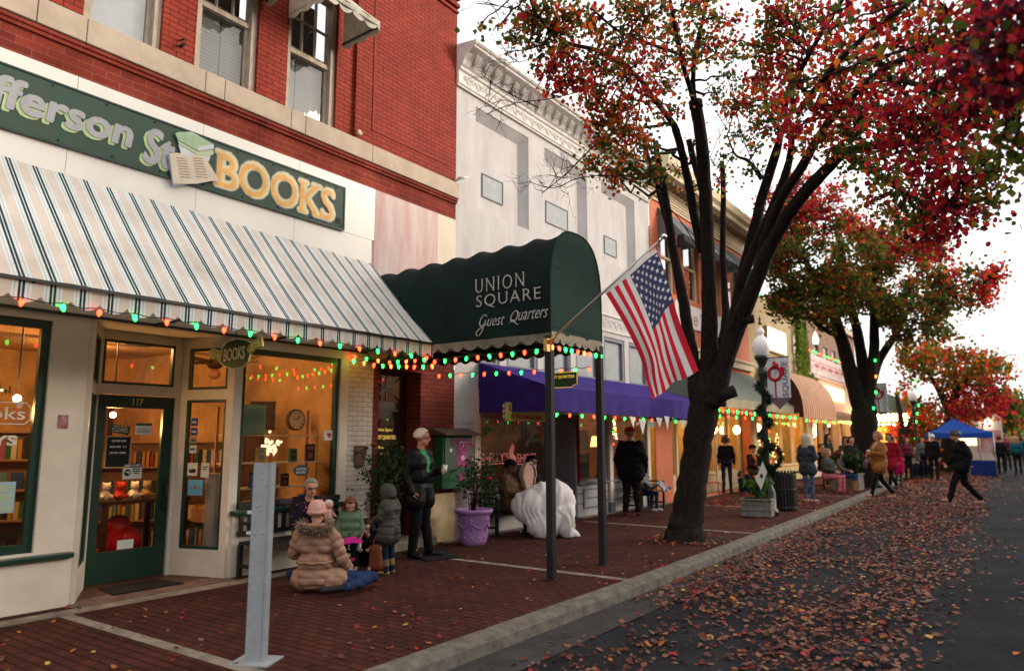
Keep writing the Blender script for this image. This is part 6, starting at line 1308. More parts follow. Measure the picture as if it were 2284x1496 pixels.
# 2 woman seated on the paving, tan puffer coat
loc = g2(700, 1322); loc.z = 0
tan = M('tan_puffer', (.34, .19, .125), .55, var=.2, scale=5, spec=.3)
J = posed(GSIT, pelvis=(0, 0, .17), belly=(0, .02, .32), chest=(0, .02, .53), neck=(0, -.0, .72), head=(0, .03, .875), shL=(-.185, 0, .65), shR=(.185, 0, .65), elL=(-.27, .1, .42), wrL=(-.15, .3, .38), elR=(.30, .03, .38), wrR=(.36, .22, .22), hipL=(-.1, .03, .15), hipR=(.12, .02, .15), knL=(-.34, .38, .14), anL=(-.06, .5, .09), toL=(.08, .5, .06), knR=(.62, .22, .13), anR=(.40, -.24, .10), toR=(.17, -.34, .09))
o2, V, hp, s = person('woman in a tan puffer coat and pink knit hat sitting on the brick pavement', loc, nrm2((-.62, .78)), J, 1.70, tan, jean, shoeb, sk, voxel=NV_, build=1.0, puff=.016, coat=.16, quilt=.085, ts=1.15, hood=True, fur=[M('pale_fur', (.34, .25, .17), .9, var=.3), M('dark_fur', (.09, .055, .035), .9)], hat=('wool', M('pink_knit', (.60, .34, .28), .9, var=.2, scale=30, bump=.8, bscale=90)), bootz=.75, boots=shoeb, legw=1.15)
m = MB(); m.tube([Vector((math.cos(a)*.205*s, .02+math.sin(a)*.165*s, .345*s+.006*math.sin(a*9))) for a in [2*math.pi*i/40 for i in range(41)]], [.012+.004*(i % 2) for i in range(41)], 6, cap=False); m.build('gathered_waist', tan, o2, local=True)
# 3 toddler in the green jacket
loc = g2(777, 1272); loc.z = 0
grn = M('sage_green_coat', (.10, .16, .085), .7, var=.2, scale=6)
J = posed(STAND, head=(0, .09, 1.60), neck=(0, .01, 1.44), elL=(-.29, 0, 1.12), wrL=(-.30, .1, .92), elR=(.29, .02, 1.12), wrR=(.28, .1, .90), anL=(-.12, 0, .085), anR=(.12, 0, .085))
gr3, V, hp, s = person('toddler in a sage green jacket, pink skirt and pink boots looking down', loc, nrm2((.75, -.66)), J, .90, grn, blk, None, sk, pitch=-.5, voxel=NV_, build=1.22, puff=.03, quilt=.10, coat=.12, ts=1.2, hair='bob', hairm=M('auburn_hair', (.16, .05, .022), .55, var=.4, scale=40), head_s=1.0, bootz=.55, boots=M('pink_rubber', (.55, .03, .14), .35), legw=1.2, hood=True, fur=[M('pale_fur', 0), M('dark_fur', 0)])
m = MB(); m.grid(lambda u, v: (math.cos(u*6.283)*(.115+.04*v+.008*math.sin(u*40))*1.05, math.sin(u*6.283)*(.10+.035*v+.008*math.sin(u*40)), .43-.08*v+.006*math.sin(u*26)), 48, 4); m.build('skirt', M('hot_pink_cloth', (.62, .02, .28), .7), gr3, local=True, solid=.008)
# 4 child in black sitting on the ground behind
loc = g2(818, 1262); loc.z = 0
o4, V, hp, s = person('child in black leggings and black and white sneakers sitting on the pavement', loc, nrm2((.62, -.78)), posed(GSIT, head=(.03, .12, .80)), 1.12, blk, blk, M('sneaker_black_white', (.5, .5, .5), .6, col2=(.01, .01, .01), scale=16), sk, voxel=NV_, hair='bob', hairm=M('dark_brown_hair', (.03, .016, .01), .6, var=.4, scale=40), pitch=-.3, grip=(.8, .8))
cup(o4, V['wrR']+Vector((-.02, .07, .0)), 'white paper cup held by the child sitting between the two standing children')
t = thing('shoulder_bag', 'rust brown shoulder bag standing on the pavement behind the children', 'bag', g2(842, 1270)); c = t.location; m = MB(); m.grid(lambda u, v: (c.x+math.cos(u*6.283)*.09*(1-.25*v), c.y+math.sin(u*6.283)*.14*(1-.2*v), .01+.30*v), 20, 5); m.build('bag_body', M('rust_leather', (.17, .04, .018), .5), t, solid=.01); m = MB(); m.tube([(c.x, c.y+math.cos(a)*.09, .3+math.sin(a)*.14) for a in [math.pi*i/10 for i in range(11)]], .008, 5); m.build('strap', M('rust_leather', 0), t)
# 5 child in a grey hooded puffer
loc = g2(866, 1281); loc.z = 0
gry = M('charcoal_puffer', (.045, .044, .038), .6, var=.2, scale=6)
person('child in a grey hooded puffer coat, jeans and tan cowboy boots', loc, nrm2((-.80, -.15)), posed(STAND, head=(0, .07, 1.60), elL=(-.25, .05, 1.12), wrL=(-.16, .26, 1.06), elR=(.25, .05, 1.12), wrR=(.16, .26, 1.06)), 1.09, gry, djean, None, sk, pitch=-.3, voxel=NV_, build=1.25, puff=.035, quilt=.085, coat=.42, ts=1.25, hair='short', hairm=M('blond_hair', (.4, .26, .12), .6, var=.4, scale=40), hat=('hood', gry), bootz=.5, boots=M('tan_cowboy_boot', (.30, .21, .12), .6, col2=(.12, .06, .03), scale=9), head_s=.98, legw=1.15)
# 6 man in black leather jacket
loc = g2(934, 1243); loc.z = 0
J = posed(STAND, head=(0, .03, 1.635), elR=(.25, -.06, 1.13), wrR=(.23, .04, .90), elL=(-.26, .0, 1.13), wrL=(-.14, .25, 1.16))
J.update(anL=(-.16, .06, .085), toL=(-.24, .2, .04), anR=(.10, -.05, .085), toR=(.12, .10, .04))
o6, V, hp, s = person('tall man in a black leather jacket and green shirt holding a cup', loc, nrm2((.98, .10)), J, 1.81, leather, blk, shoeb, sk3, yaw=.62, voxel=NV_, build=1.16, puff=.012, coat=.36, ts=1.2, hair='thin', hairm=M('white_blond_hair', (.62, .58, .50), .5, var=.2, scale=40), inner=M('green_shirt', (.03, .28, .10), .7), glasses=True, legw=1.3, grip=(.85, .4))
cup(o6, V['wrL']+Vector((.03, .10, .0)), 'white paper cup held by the man in the leather jacket')
m = MB(); m.grid(lambda u, v: Vector(((u-.5)*.34*s, (.135+.03*v-.3*(u-.5)**2)*s*1.0, 1.42*s-.12*s*v-.0)) if False else Vector(((-.085 if u < .5 else .085)*s+(u-.5)*.05, .15*s, (1.44-.16*v)*s)), 2, 2)
# ---- bench pair with the white blanket
m_bench = M('black_bench_paint', (.014, .014, .016), .5, var=.3, spec=.4)
def bench(label, c, L, rz=0, h_=.43, back=True, dep=.45):
    """long axis along local y, back on local -x"""
    t = thing('bench', label, 'bench', c, rz); Z = Vector(c)
    m = MB(); 
    for i in range(4): m.box(-dep/2+.03+i*(dep-.04)/4, -dep/2+.03+(i+.82)*(dep-.04)/4, -L/2, L/2, h_-.035, h_)
    m.build('seat', m_bench, t, local=True)
    if back:
        m = MB(); m.box(-dep/2-.03, -dep/2+.0, -L/2, L/2, h_+.40, h_+.47); m.box(-dep/2-.03, -dep/2, -L/2, L/2, h_+.06, h_+.11)
        n = int(L/.12)
        for i in range(n): y = -L/2+.05+i*(L-.1)/(n-1); m.box(-dep/2-.022, -dep/2-.006, y-.03, y+.03, h_+.11, h_+.40)
        m.build('backrest', m_bench, t, local=True)
    for sg in (-1, 1):
        for x in (-dep/2, dep/2-.05): m = MB(); m.box(x, x+.05, sg*(L/2-.03)-.025, sg*(L/2-.03)+.025, 0, h_-.036); m.build('leg', m_bench, t, local=True)
        m = MB(); m.box(-dep/2, dep/2, sg*(L/2-.03)-.03, sg*(L/2-.03)+.03, h_+.2, h_+.235); m.box(dep/2-.05, dep/2, sg*(L/2-.03)-.02, sg*(L/2-.03)+.02, h_, h_+.2); m.box(-dep/2+.05, dep/2-.05, sg*(L/2-.03)-.02, sg*(L/2-.03)+.02, .12, .16); m.build('armrest', m_bench, t, local=True)
    return t
bench('black slatted bench in front of the big bookshop window', (-7.85, 6.33, 0), 1.62)
bench('black bench under the shoe shop window holding the blanket pair', (-7.95, 11.35, 0), 1.9)
bench('black bench beside the orange pilaster where a girl sits', (-7.75, 16.45, 0), 1.3)
bench('low bench near the kerb under the middle group of watchers', (-6.0, 25.0, 0), 2.2, back=False)
person('camouflage coated person in a black cap on the shoe shop bench', (-7.85, 10.95, .0), nrm2((.9, .1)), posed(SIT, head=(0, .03, 1.19), wrR=(-.02, .36, .72), wrL=(.10, .42, .74), elL=(-.22, .14, .76)), 1.72, blotch('brown_camo_cloth', (.09, .05, .025), (.03, .02, .012), 14, .45), blk, shoeb, sk2, yaw=-.2, voxel=.011, build=1.25, puff=.02, ts=1.3, coat=.3, hair='short', hairm=blk, hat=('cap', blk), glasses=True)
person('seated woman with dark hair and a lilac face mask under the white blanket', (-7.85, 11.65, .0), nrm2((.85, -.35)), posed(SIT, head=(0, .04, 1.22)), 1.75, fabric('black_print_top', (.014, .014, .016), .8, 30), blk, shoeb, sk2, voxel=.011, build=1.1, hair='long', hairm=fabric('black_hair', (.008, .006, .006)), mask=M('lilac_mask', (.42, .22, .50), .8), glasses=True)
t = thing('white_blanket', 'big fluffy white blanket over the laps of the bench pair, hanging to the bricks', 'blanket', (-7.3, 11.4, 0)); m = MB()
def ball(px, py, D, r, sc=(1, 1, 1)): m.sphere(ond(px, py, D), r, 12, sc)
ball(1190, 1135, 13.0, .34); ball(1215, 1120, 13.1, .36); ball(1240, 1118, 13.1, .34, (1, 1, 1.05)); ball(1252, 1150, 13.0, .28); ball(1240, 1165, 13.0, .30); ball(1232, 1098, 13.2, .24); ball(1200, 1160, 12.95, .27); ball(1216, 1178, 12.9, .22); ball(1256, 1180, 13.0, .18); ball(1175, 1125, 13.1, .25); ball(1226, 1188, 12.9, .15); ball(1272, 1192, 13.0, .09); ball(1282, 1195, 13.05, .05)
me = remesh(m, .016, 5); n = len(me.vertices); co = np.empty(n*3); me.vertices.foreach_get('co', co); co = co.reshape(-1, 3); no = np.empty(n*3); me.vertices.foreach_get('normal', no); no = no.reshape(-1, 3)
a = co@np.array([C_R.x, C_R.y, 0]); k_ = np.array([.075*noise.noise(Vector((q*5.5, z_*1.1, 3.)))+.06*noise.noise(Vector((q*11+2*noise.noise(Vector((q*3, z_*3, 1))), z_*2.2, 8.))) for q, z_ in zip(a, co[:, 2])]); k_ = k_*np.clip((1.15-co[:, 2])*1.5, .3, 1.6)
co = co+no*k_[:, None]; co[:, 2] = np.maximum(co[:, 2], .012); co[:, 0] = np.maximum(co[:, 0], -8.1); me.vertices.foreach_set('co', (co-np.array(t.location)).ravel()); me.materials.append(CLOTHM('white_knit_blanket', (.80, .76, .77), .15, .95, var=.08, scale=30, bump=.6, bscale=110)); me.polygons.foreach_set('use_smooth', [True]*len(me.polygons)); me.name = 'cloth'; o = bpy.data.objects.new('cloth', me); COL.objects.link(o); o.parent = t
t = thing('folding_seat_back', 'rounded beige padded chair back between the two seated people', 'cushion', (-7.75, 11.25, .6)); m = MB(); m.prism([(11.25+.21*math.cos(a)*(.8 if math.sin(a) < 0 else 1), .98+.27*math.sin(a)) for a in [2*math.pi*i/24 for i in range(24)]], -7.72, -7.62, 'x'); m.build('pad', M('beige_pad', (.42, .27, .22), .8), t, bevel=.03)
m = MB(); m.tube([(-7.6, 11.25+.21*math.cos(a)*(.8 if math.sin(a) < 0 else 1), .98+.27*math.sin(a)) for a in [2*math.pi*i/24 for i in range(25)]], .012, 6, cap=False); m.build('piping', M('pale_piping', (.5, .38, .33), .8), t)
# red cap man
loc = g2(1410, 1150); loc.z = 0
J9 = posed(STAND, elL=(-.28, -.02, 1.12), wrL=(-.27, .10, .92), elR=(.28, -.02, 1.12), wrR=(.26, .12, .90), anL=(-.13, 0, .085), anR=(.13, 0, .085))
person('big man in a red cap and black jacket seen from behind by the shoe shop', loc, nrm2((-.25, .97)), J9, 1.93, blk, fabric('dark_brown_trousers', (.016, .012, .010)), M('dark_red_shoe', (.12, .01, .01), .5), sk3, yaw=-.4, voxel=.012, build=1.35, puff=.02, coat=.18, ts=1.35, legw=1.35, hair='short', hairm=M('grey_hair', 0), hat=('cap', M('red_cap', (.40, .012, .015), .7)))
# girl on the third bench
person('girl in jeans and white sneakers on the bench beside the red capped man', (-7.72, 16.25, 0), nrm2((.9, -.2)), posed(SIT, wrL=(-.05, .3, .72)), 1.42, fabric('grey_patterned_fleece', (.22, .2, .2), .7, 20), jean, M('white_sneaker', (.62, .6, .62), .6), sk, voxel=.012, hair='long', hairm=M('brown_hair', (.09, .045, .025), .6, var=.4, scale=40), puff=.01)
t = thing('folded_blanket', 'crumpled black and white blanket on the lap of the girl on the bench', 'blanket', (-7.4, 16.3, .5)); m = MB(); m.grid(lambda u, v: (-7.62+.5*u, 15.95+.62*v, .60+.05*math.sin(u*9+v*4)+.04*math.sin(v*17)-.25*max(0, u-.75)), 20, 24); m.build('cloth', M('black_white_fleece', (.02, .02, .022), .9, col2=(.5, .5, .52), scale=5), t, solid=.03)
# group in front of the orange building
def P_(label, px, py, H, J, face, dz=0, **k):
    loc = g2(px, py); loc.z = 0
    if dz: loc = loc+Vector((0, 0, dz))
    return person(label, loc, nrm2(face), J, H, voxel=k.pop('voxel', .016), **k)
brh = M('brown_hair', (.09, .045, .025), .6, var=.4, scale=40); blh = M('blond_hair', 0); dkh = M('dark_brown_hair', 0); gyh = M('grey_hair', 0)
P_('woman in black standing in the orange shop doorway beyond the trunk', 1623, 1100, 1.78, STAND, (-.3, .9), top=blk, bottom=djean, hair='bob', hairm=brh)
P_('small child in blue sitting on the ground by the doorway group', 1655, 1097, 1.2, GSIT, (.8, -.3), top=fabric('navy_cloth', (.01, .02, .05)), bottom=jean, hair='bob', hairm=brh)
org = fabric('orange_hoodie', (.55, .07, .02))
P_('seated man in a dark cap and orange hooded top beside the doorway', 1683, 1098, 1.8, posed(SIT), (.8, -.4), dz=.12, top=fabric('brown_jacket', (.03, .015, .012)), inner=org, bottom=fabric('camo_trousers', (.06, .055, .035), .5, 14), hair='short', hairm=dkh, hat=('cap', blk), puff=.01)
P_('seated woman in a red scarf next to the man in the orange hood', 1702, 1096, 1.7, posed(SIT), (.8, -.3), dz=.1, top=fabric('dark_red_cloth', (.12, .01, .012)), bottom=blk, hair='bob', hairm=dkh)
P_('teenager in dark clothes sitting on the paving by the shop wall', 1672, 1096, 1.5, GSIT, (.9, -.3), top=fabric('navy_cloth', 0), bottom=jean, hair='short', hairm=dkh)
P_('woman with pale blond hair in a slate coat and jeans standing near the kerb', 1806, 1120, 1.80, posed(STAND, **CUP_R), (.35, .9), top=fabric('slate_coat', (.035, .05, .06)), bottom=fabric('faded_denim', (.06, .10, .16), .4, 9), hair='long', hairm=M('pale_blond_hair', (.5, .42, .3), .6), puff=.015, coat=.25, build=1.05, shoes=M('beige_shoe', (.3, .2, .14), .6), voxel=.013)
P_('seated woman in pink trousers and grey coat', 1850, 1099, 1.78, SIT, (.85, -.25), top=fabric('grey_green_coat', (.05, .055, .045)), bottom=fabric('pink_trousers', (.45, .13, .17)), hair='curly', hairm=M('copper_hair', (.34, .17, .09), .6), puff=.02, build=1.2, shoes=M('brown_shoe', (.1, .04, .03), .6))
P_('dark haired man sitting behind the woman in pink trousers', 1836, 1085, 1.85, SIT, (.9, -.2), dz=.1, top=blk, bottom=blk, hair='short', hairm=dkh, puff=.01)
P_('dark haired woman standing behind the seated watchers', 1852, 1080, 1.85, STAND, (.8, -.4), top=fabric('black_green_scarf', (.012, .03, .018)), bottom=blk, hair='long', hairm=dkh)
P_('seated woman in jeans and tan boots at the end of the bench', 1878, 1095, 1.74, SIT, (.9, .0), top=fabric('grey_cardigan', (.12, .11, .11)), bottom=jean, hair='long', hairm=dkh, bootz=.6, boots=M('tan_boot', (.25, .12, .05), .6))
# walkers
J20 = posed(WALK, elL=(-.25, .05, 1.15), wrL=(-.12, .25, 1.2), elR=(.25, .05, 1.15), wrR=(.05, .3, 1.12))
P_('person in a tan coat with a cream scarf striding along the kerb', 1968, 1112, 1.88, J20, (-.5, -.4), top=fabric('camel_coat', (.26, .11, .035)), bottom=blk, hair='bob', hairm=M('copper_hair', 0), puff=.02, coat=.3, build=1.2, inner=fabric('cream_scarf', (.5, .42, .32)), voxel=.014, shoes=M('pinkish_shoe', (.4, .2, .16), .6))
o, V, hp, s = P_('baby in a white knit hat carried by the person in the tan coat', 1944, 1099, .72, posed(SIT), (-.5, -.6), dz=.75, top=fabric('mauve_baby_suit', (.2, .09, .11)), bottom=fabric('mauve_baby_suit', 0), hat=('wool', M('white_knit', (.6, .5, .5), .9)), puff=.03, build=1.2)
P_('woman in a dark red coat walking behind the person in tan', 1992, 1090, 1.85, WALK, (-.3, -.8), top=fabric('crimson_coat', (.28, .01, .03)), bottom=blk, hair='bob', hairm=dkh, coat=.5, puff=.02)
P_('small child in a bright pink coat by the kerb', 2006, 1086, 1.25, STAND, (.3, -.8), top=fabric('magenta_coat', (.45, .01, .09)), bottom=fabric('teal_leggings', (.02, .08, .06)), hair='bob', hairm=brh, coat=.4, puff=.03)
P_('man in black with a grey flat cap crossing the road in mid stride', 2152, 1124, 1.90, posed(WALK, head=(0, .08, 1.62)), (-.80, -.25), top=blk, bottom=blk, hair='short', hairm=gyh, hat=('beanie', fabric('grey_cap', (.06, .06, .065))), puff=.03, build=1.25, legw=1.3, coat=.15, ts=1.3, shoes=M('pinkish_shoe', 0), voxel=.014)
P_('white haired man in a black jacket standing at the tent corner', 2086, 1071, 1.88, STAND, (.3, .9), top=blk, bottom=blk, hair='short', hairm=M('white_hair', (.62, .58, .52), .6), build=1.15, puff=.02, voxel=.02)
cols = [(.02, .02, .03), (.03, .05, .12), (.12, .12, .11), (.02, .02, .02), (.05, .1, .06)]
for px, py, lab, c_ in ((1905, 1092, 'shopper in a dark coat standing left of the second trunk', (.02, .02, .025)), (1996, 1072, 'man in a blue jacket standing before the domed canopy', (.02, .04, .1)), (2028, 1068, 'woman in a wine coat standing among the seated watchers', (.1, .02, .03)), (2062, 1066, 'person in grey standing near the left leg of the tent', (.08, .08, .085)), (1893, 1088, 'woman in olive leaning near the planter bush', (.05, .05, .02))): P_(lab, px, py, 1.75, STAND, (.6, -.7), top=fabric('passer_coat_%d' % px, c_), bottom=blk, hair='bob', hairm=dkh, puff=.02, voxel=.02)
labs = ['in a black coat', 'in a blue jacket', 'in a pale grey coat', 'in black clothes', 'in a green coat']; hr = [dkh, brh, gyh, dkh, blh]
for i in range(5): P_('seated watcher %s, %s from the tent in the row' % (labs[i], ['fifth', 'fourth', 'third', 'second', 'nearest'][i]), 2014+i*9, 1066-i*1.2, 1.75, SIT, (.9, -.2), top=fabric('watcher_coat_%d' % i, cols[i]), bottom=djean if i % 2 else blk, hair=['short', 'bob'][i % 2], hairm=hr[i], puff=.02, voxel=.022)
for px, py, lab, tc, bc, hm, hh in ((2236, 1057, 'person in a long black coat at the right tent leg', (.012, .012, .014), (.012, .012, .014), dkh, 'short'), (2250, 1050, 'person in a maroon coat in the crowd right of the tent', (.16, .01, .03), (.02, .02, .02), M('pink_hat_hair', (.5, .15, .15), .7), 'bob'), (2262, 1046, 'person in a yellow tan coat in the crowd right of the tent', (.45, .28, .1), (.3, .2, .1), blh, 'bob'), (2273, 1059, 'woman in a teal sweater and black trousers at the right edge', (.01, .09, .12), (.012, .012, .014), M('blond_hair', 0), 'long'), (2283, 1052, 'dark clothed person cut by the right edge of the crowd', (.02, .02, .025), (.012, .012, .014), brh, 'bob')):
    P_(lab, px, py, 1.8, STAND, (-.3, .9) if px != 2262 else (.2, -.9), top=fabric('crowd_coat_%d' % px, tc), bottom=fabric('crowd_trousers_%d' % px, bc), hair=hh, hairm=hm, puff=.02, voxel=.02, build=1.1)
# ============================================================ STREET FURNITURE AND DOOR DETAILS
# grey channel post on the pavement
t = thing('grey_metal_stand', 'tall pale grey metal channel post on a square base plate standing on the bricks', 'metal post', (-4.93, 3.58, 0), R(27)); t.scale = (.8, .8, 1)
m_gm = M('powder_coated_grey', (.31, .335, .36), .45, var=.16, scale=9, spec=.5); m = MB()
m.box(-.095, .095, -.035, -.030, .02, 1.48); m.box(.089, .095, -.030, .045, .02, 1.48); m.box(-.095, -.089, -.030, .045, .02, 1.48); m.box(.06, .089, .04, .045, .02, 1.48); m.box(-.089, -.06, .04, .045, .02, 1.48); m.box(.062, .066, -.042, -.035, .02, 1.48)
m.build('channel', m_gm, t, local=True)
m = MB(); m.box(-.20, .20, -.17, .17, 0, .014); m.build('base_plate', m_gm, t, local=True, bevel=.003)
m = MB(); m.box(-.10, .10, -.04, .05, .014, .03); m.build('foot_bracket', m_gm, t, local=True)
m = MB(); m.box(-.125, -.096, -.02, .03, 1.12, 1.38); m.build('side_box', m_dark, t, local=True)
for z in (1.10, .945): m = MB(); m.box(-.15, -.096, -.02, .02, z-.01, z+.012); m.build('side_tab', M('white_plastic', 0), t, local=True)
m = MB()
for x, z in ((0, 1.36), (-.012, 1.16), (-.035, 1.15), (-.05, .94), (.03, .945), (-.04, 1.31), (.04, 1.31), (-.06, .05), (.05, .05)): m.sphere((x, -.037, z), .008, 6)
m.build('screw', M('steel_hinge', 0), t, local=True)
# door mats
def slab(name, label, cat, P, mat, z0=.006, th=.012):
    m = MB(); v = [(a, b, z0) for a, b in P]+[(a, b, z0+th) for a, b in P]; m.add(v, [(3, 2, 1, 0), (4, 5, 6, 7), (0, 1, 5, 4), (1, 2, 6, 5), (2, 3, 7, 6), (3, 0, 4, 7)]); return tag(m.build(name, mat), label, cat)
matm = M('black_rubber_mat', (.010, .010, .011), .8, bump=.5, bscale=120)
slab('door_mat', 'black rubber mat in front of the green bookshop door', 'mat', [(-8.72, 4.2), (-8.2, 4.12), (-8.2, 4.93), (-8.70, 4.88)], matm, .008)
slab('door_mat', 'dark rubber mat on the bricks beneath the man in the leather jacket', 'mat', [(-7.75, 8.1), (-6.95, 7.72), (-6.75, 8.25), (-7.6, 8.8)], matm)
slab('door_mat', 'dark mat at the recessed shoe shop door behind the canopy posts', 'mat', [(-8.75, 13.0), (-7.95, 13.0), (-7.95, 13.8), (-8.75, 13.8)], matm)
# green display case beside the man
t = thing('notice_case', 'green display case with a little roof and purple posters on the brick pier', 'display case', (FX, 9.6, .9)); gcm = M('case_green', (.015, .085, .04), .5, var=.25)
bx('cabinet', gcm, t, FX+.01, FX+.20, 9.2, 9.98, .86, 1.74, bevel=.008)
m = MB(); m.prism([(FX+.0, 1.86), (FX+.34, 1.76), (FX+.34, 1.735), (FX+.0, 1.74)], 9.12, 10.08, 'y'); m.build('roof', M('brown_case_roof', (.10, .06, .04), .7), t)
m = MB(); m.box(FX+.20, FX+.215, 9.24, 9.94, 1.16, 1.7); m.build('door_panel', M('case_panel', (.01, .05, .03), .35, spec=.6), t)
pp = bx('poster', M('purple_poster', (.32, .045, .17), .6, col2=(.20, .02, .12), scale=4), t, FX+.215, FX+.219, 9.55, 9.86, 1.22, 1.68)
m = MB(); letters(m, 'DENTON', (FX+.221, 9.705, 1.62), (0, 1, 0), (0, 0, 1), .1, width=.2, height=.035, bold=.01); pts = [(0, -.13), (.08, -.1), (.09, -.03), (0, 0), (-.06, .03), (-.02, .09), (.02, .14)]; m.tube([(FX+.221, 9.705+a, 1.45+b) for a, b in pts], .008, 5); m.lathe([(.001, 0), (.05, 0)], (FX+.221, 9.705, 1.36), 14, axis='x', cap=False); m.build('poster_art', M('poster_pink', (.62, .42, .5), .6), pp)
bx('small_poster', M('purple_poster', 0), t, FX+.201, FX+.205, 9.62, 9.78, .98, 1.10); bx('white_card', M('white_paper', 0), t, FX+.217, FX+.22, 9.36, 9.42, 1.46, 1.52); bx('small_poster', M('dim_flyer', (.2, .06, .05), .6), t, FX+.217, FX+.22, 9.4, 9.5, 1.56, 1.68)
def plaque(label, y, z, k=1.):
    P = [(-.12, .16), (.12, .16), (.11, .12), (.10, .02), (.06, -.06), (.05, -.16), (-.09, -.16), (-.09, -.10), (-.12, -.08)]; t = thing('wall_plaque', label, 'plaque', (FX+.02, y, z)); m = MB(); m.prism([(y+a*k, z+b*k) for a, b in P], FX+.01, FX+.03, 'x'); m.build('plate', M('bronze_plate', (.10, .05, .035), .5, metal=.3, var=.3), t)
    m = MB()
    for i in range(5): m.box(FX+.03, FX+.033, y-.08*k, y+(.08-.012*i)*k, z+(.11-i*.045)*k, z+(.122-i*.045)*k)
    m.build('raised_text', M('bronze_text', (.2, .11, .07), .5, metal=.3), t)
plaque('small bronze state shaped plaque on the white brick pilaster', 7.56, 1.42); plaque('small bronze plaque on the lilac brick beside the green display case', 10.12, 1.42, .9)
tag(bx('wall_sticker', M('maroon_sticker', (.16, .015, .03), .6, col2=(.5, .3, .3), scale=14), None, FX+.004, FX+.007, 3.40, 3.50, 1.78, 1.92), 'small maroon sticker on the cream column left of the bookshop door', 'sticker')
# --- door signs
DXg = DX-.055
def card(name, label, cat, y0, y1, z0, z1, mat, x=None, lines=(), ink=None, hdr=None):
    x = DX-.052 if x is None else x; t = thing(name, label, cat, (x, (y0+y1)/2, z0)); bx('card', mat, t, x, x+.004, y0, y1, z0, z1)
    if lines:
        m = MB()
        for (tx, yc, zc, wd, hg) in lines: letters(m, tx, (x+.006, yc, zc), (0, 1, 0), (0, 0, 1), .1, width=wd, height=hg, bold=.02)
        m.build('lettering', ink or m_dark, t)
    if hdr: bx('header', hdr[1], t, x+.004, x+.0055, y0, y1, z1-hdr[0], z1)
    return t
wpap = M('white_card', (.62, .62, .58), .6, var=.05); blkp = M('letterboard_black', (.01, .01, .011), .7); 
t = thing('letter_board', 'black letter board with white opening hours in the bookshop door glass', 'sign', (DX-.05, 4.41, 1.35)); bx('board', blkp, t, DX-.05, DX-.04, 4.285, 4.56, 1.35, 1.70)
m = MB(); 
for q in ((4.27, 4.285, 1.335, 1.715), (4.56, 4.575, 1.335, 1.715), (4.285, 4.56, 1.335, 1.35), (4.285, 4.56, 1.70, 1.715)): m.box(DX-.052, DX-.036, *q)
m.build('frame', M('oak_frame', (.4, .25, .13), .6), t); m = MB()
for tx, y, z, w_ in (('OUR TEMP HOURS', 4.425, 1.655, .17), ('MON-FRI   2-4', 4.42, 1.585, .19), ('SAT/ SUN  CLOSED', 4.42, 1.515, .19)): letters(m, tx, (DX-.038, y, z), (0, 1, 0), (0, 0, 1), .1, width=w_, height=.022, bold=.02)
m.build('lettering', wpap, t)
t = thing('closed_sign', 'dark green ribbon shaped CLOSED sign hanging behind the door glass', 'sign', (DX-.05, 4.43, 1.78)); m = MB()
m.prism([(4.30, 1.80), (4.33, 1.86), (4.42, 1.845), (4.55, 1.82), (4.545, 1.76), (4.52, 1.71), (4.50, 1.735), (4.36, 1.755), (4.32, 1.77)], DX-.052, DX-.042, 'x'); m.build('board', M('closed_green', (.03, .05, .03), .6), t)
m = MB(); letters(m, 'SORRY WE ARE', (DX-.04, 4.43, 1.825), (0, 1, -.12), (0, 0, 1), .1, width=.16, height=.02, bold=.01); letters(m, 'CLOSED', (DX-.04, 4.43, 1.785), (0, 1, -.1), (0, 0, 1), .1, width=.19, height=.045, bold=.01, serif=.05); m.build('lettering', M('old_cream_paint', (.55, .5, .36), .6), t)
m = MB(); m.tube([(DX-.047, 4.34, 1.855), (DX-.047, 4.43, 2.03), (DX-.047, 4.52, 1.83)], .003, 4); m.build('string', m_dark, t)
card('paper_notice', 'white printed notice with a dark header taped inside the door glass', 'notice', 4.62, 4.82, 1.73, 1.87, wpap, hdr=(.03, M('notice_header', (.06, .09, .06), .6)), lines=[('- - - - - - - -', 4.72, 1.80, .17, .006), ('-- --- ---- --', 4.72, 1.78, .17, .006), ('---- --- -----', 4.72, 1.76, .17, .006)])
t = card('safety_sticker', 'white SAFETY FIRST hand washing sticker on the bookshop door glass', 'sticker', 4.50, 4.73, 1.20, 1.385, wpap, x=DX-.045, lines=[('PLEASE USE', 4.66, 1.315, .09, .014), ('HAND SANITIZER', 4.66, 1.29, .1, .012), ('THANK YOU', 4.66, 1.265, .07, .012)], hdr=(.05, m_dark))
m = MB(); letters(m, 'SAFETY FIRST', (DX-.038, 4.615, 1.36), (0, 1, 0), (0, 0, 1), .1, width=.2, height=.026, bold=.03, shear=.2); m.build('header_text', wpap, t)
m = MB(); m.lathe([(.001, 0), (.042, 0)], (DX-.039, 4.555, 1.275), 18, axis='x', cap=False); m.build('pictogram', m_dark, t); m = MB(); m.tube([(DX-.037, 4.525, 1.28), (DX-.037, 4.55, 1.285), (DX-.037, 4.57, 1.27)], .008, 5); m.box(DX-.038, DX-.036, 4.568, 4.582, 1.255, 1.295); m.build('hand_and_bottle', wpap, t)
card('blank_card', 'plain white card low in the corner of the bookshop door glass', 'card', 4.50, 4.69, .38, .485, wpap)
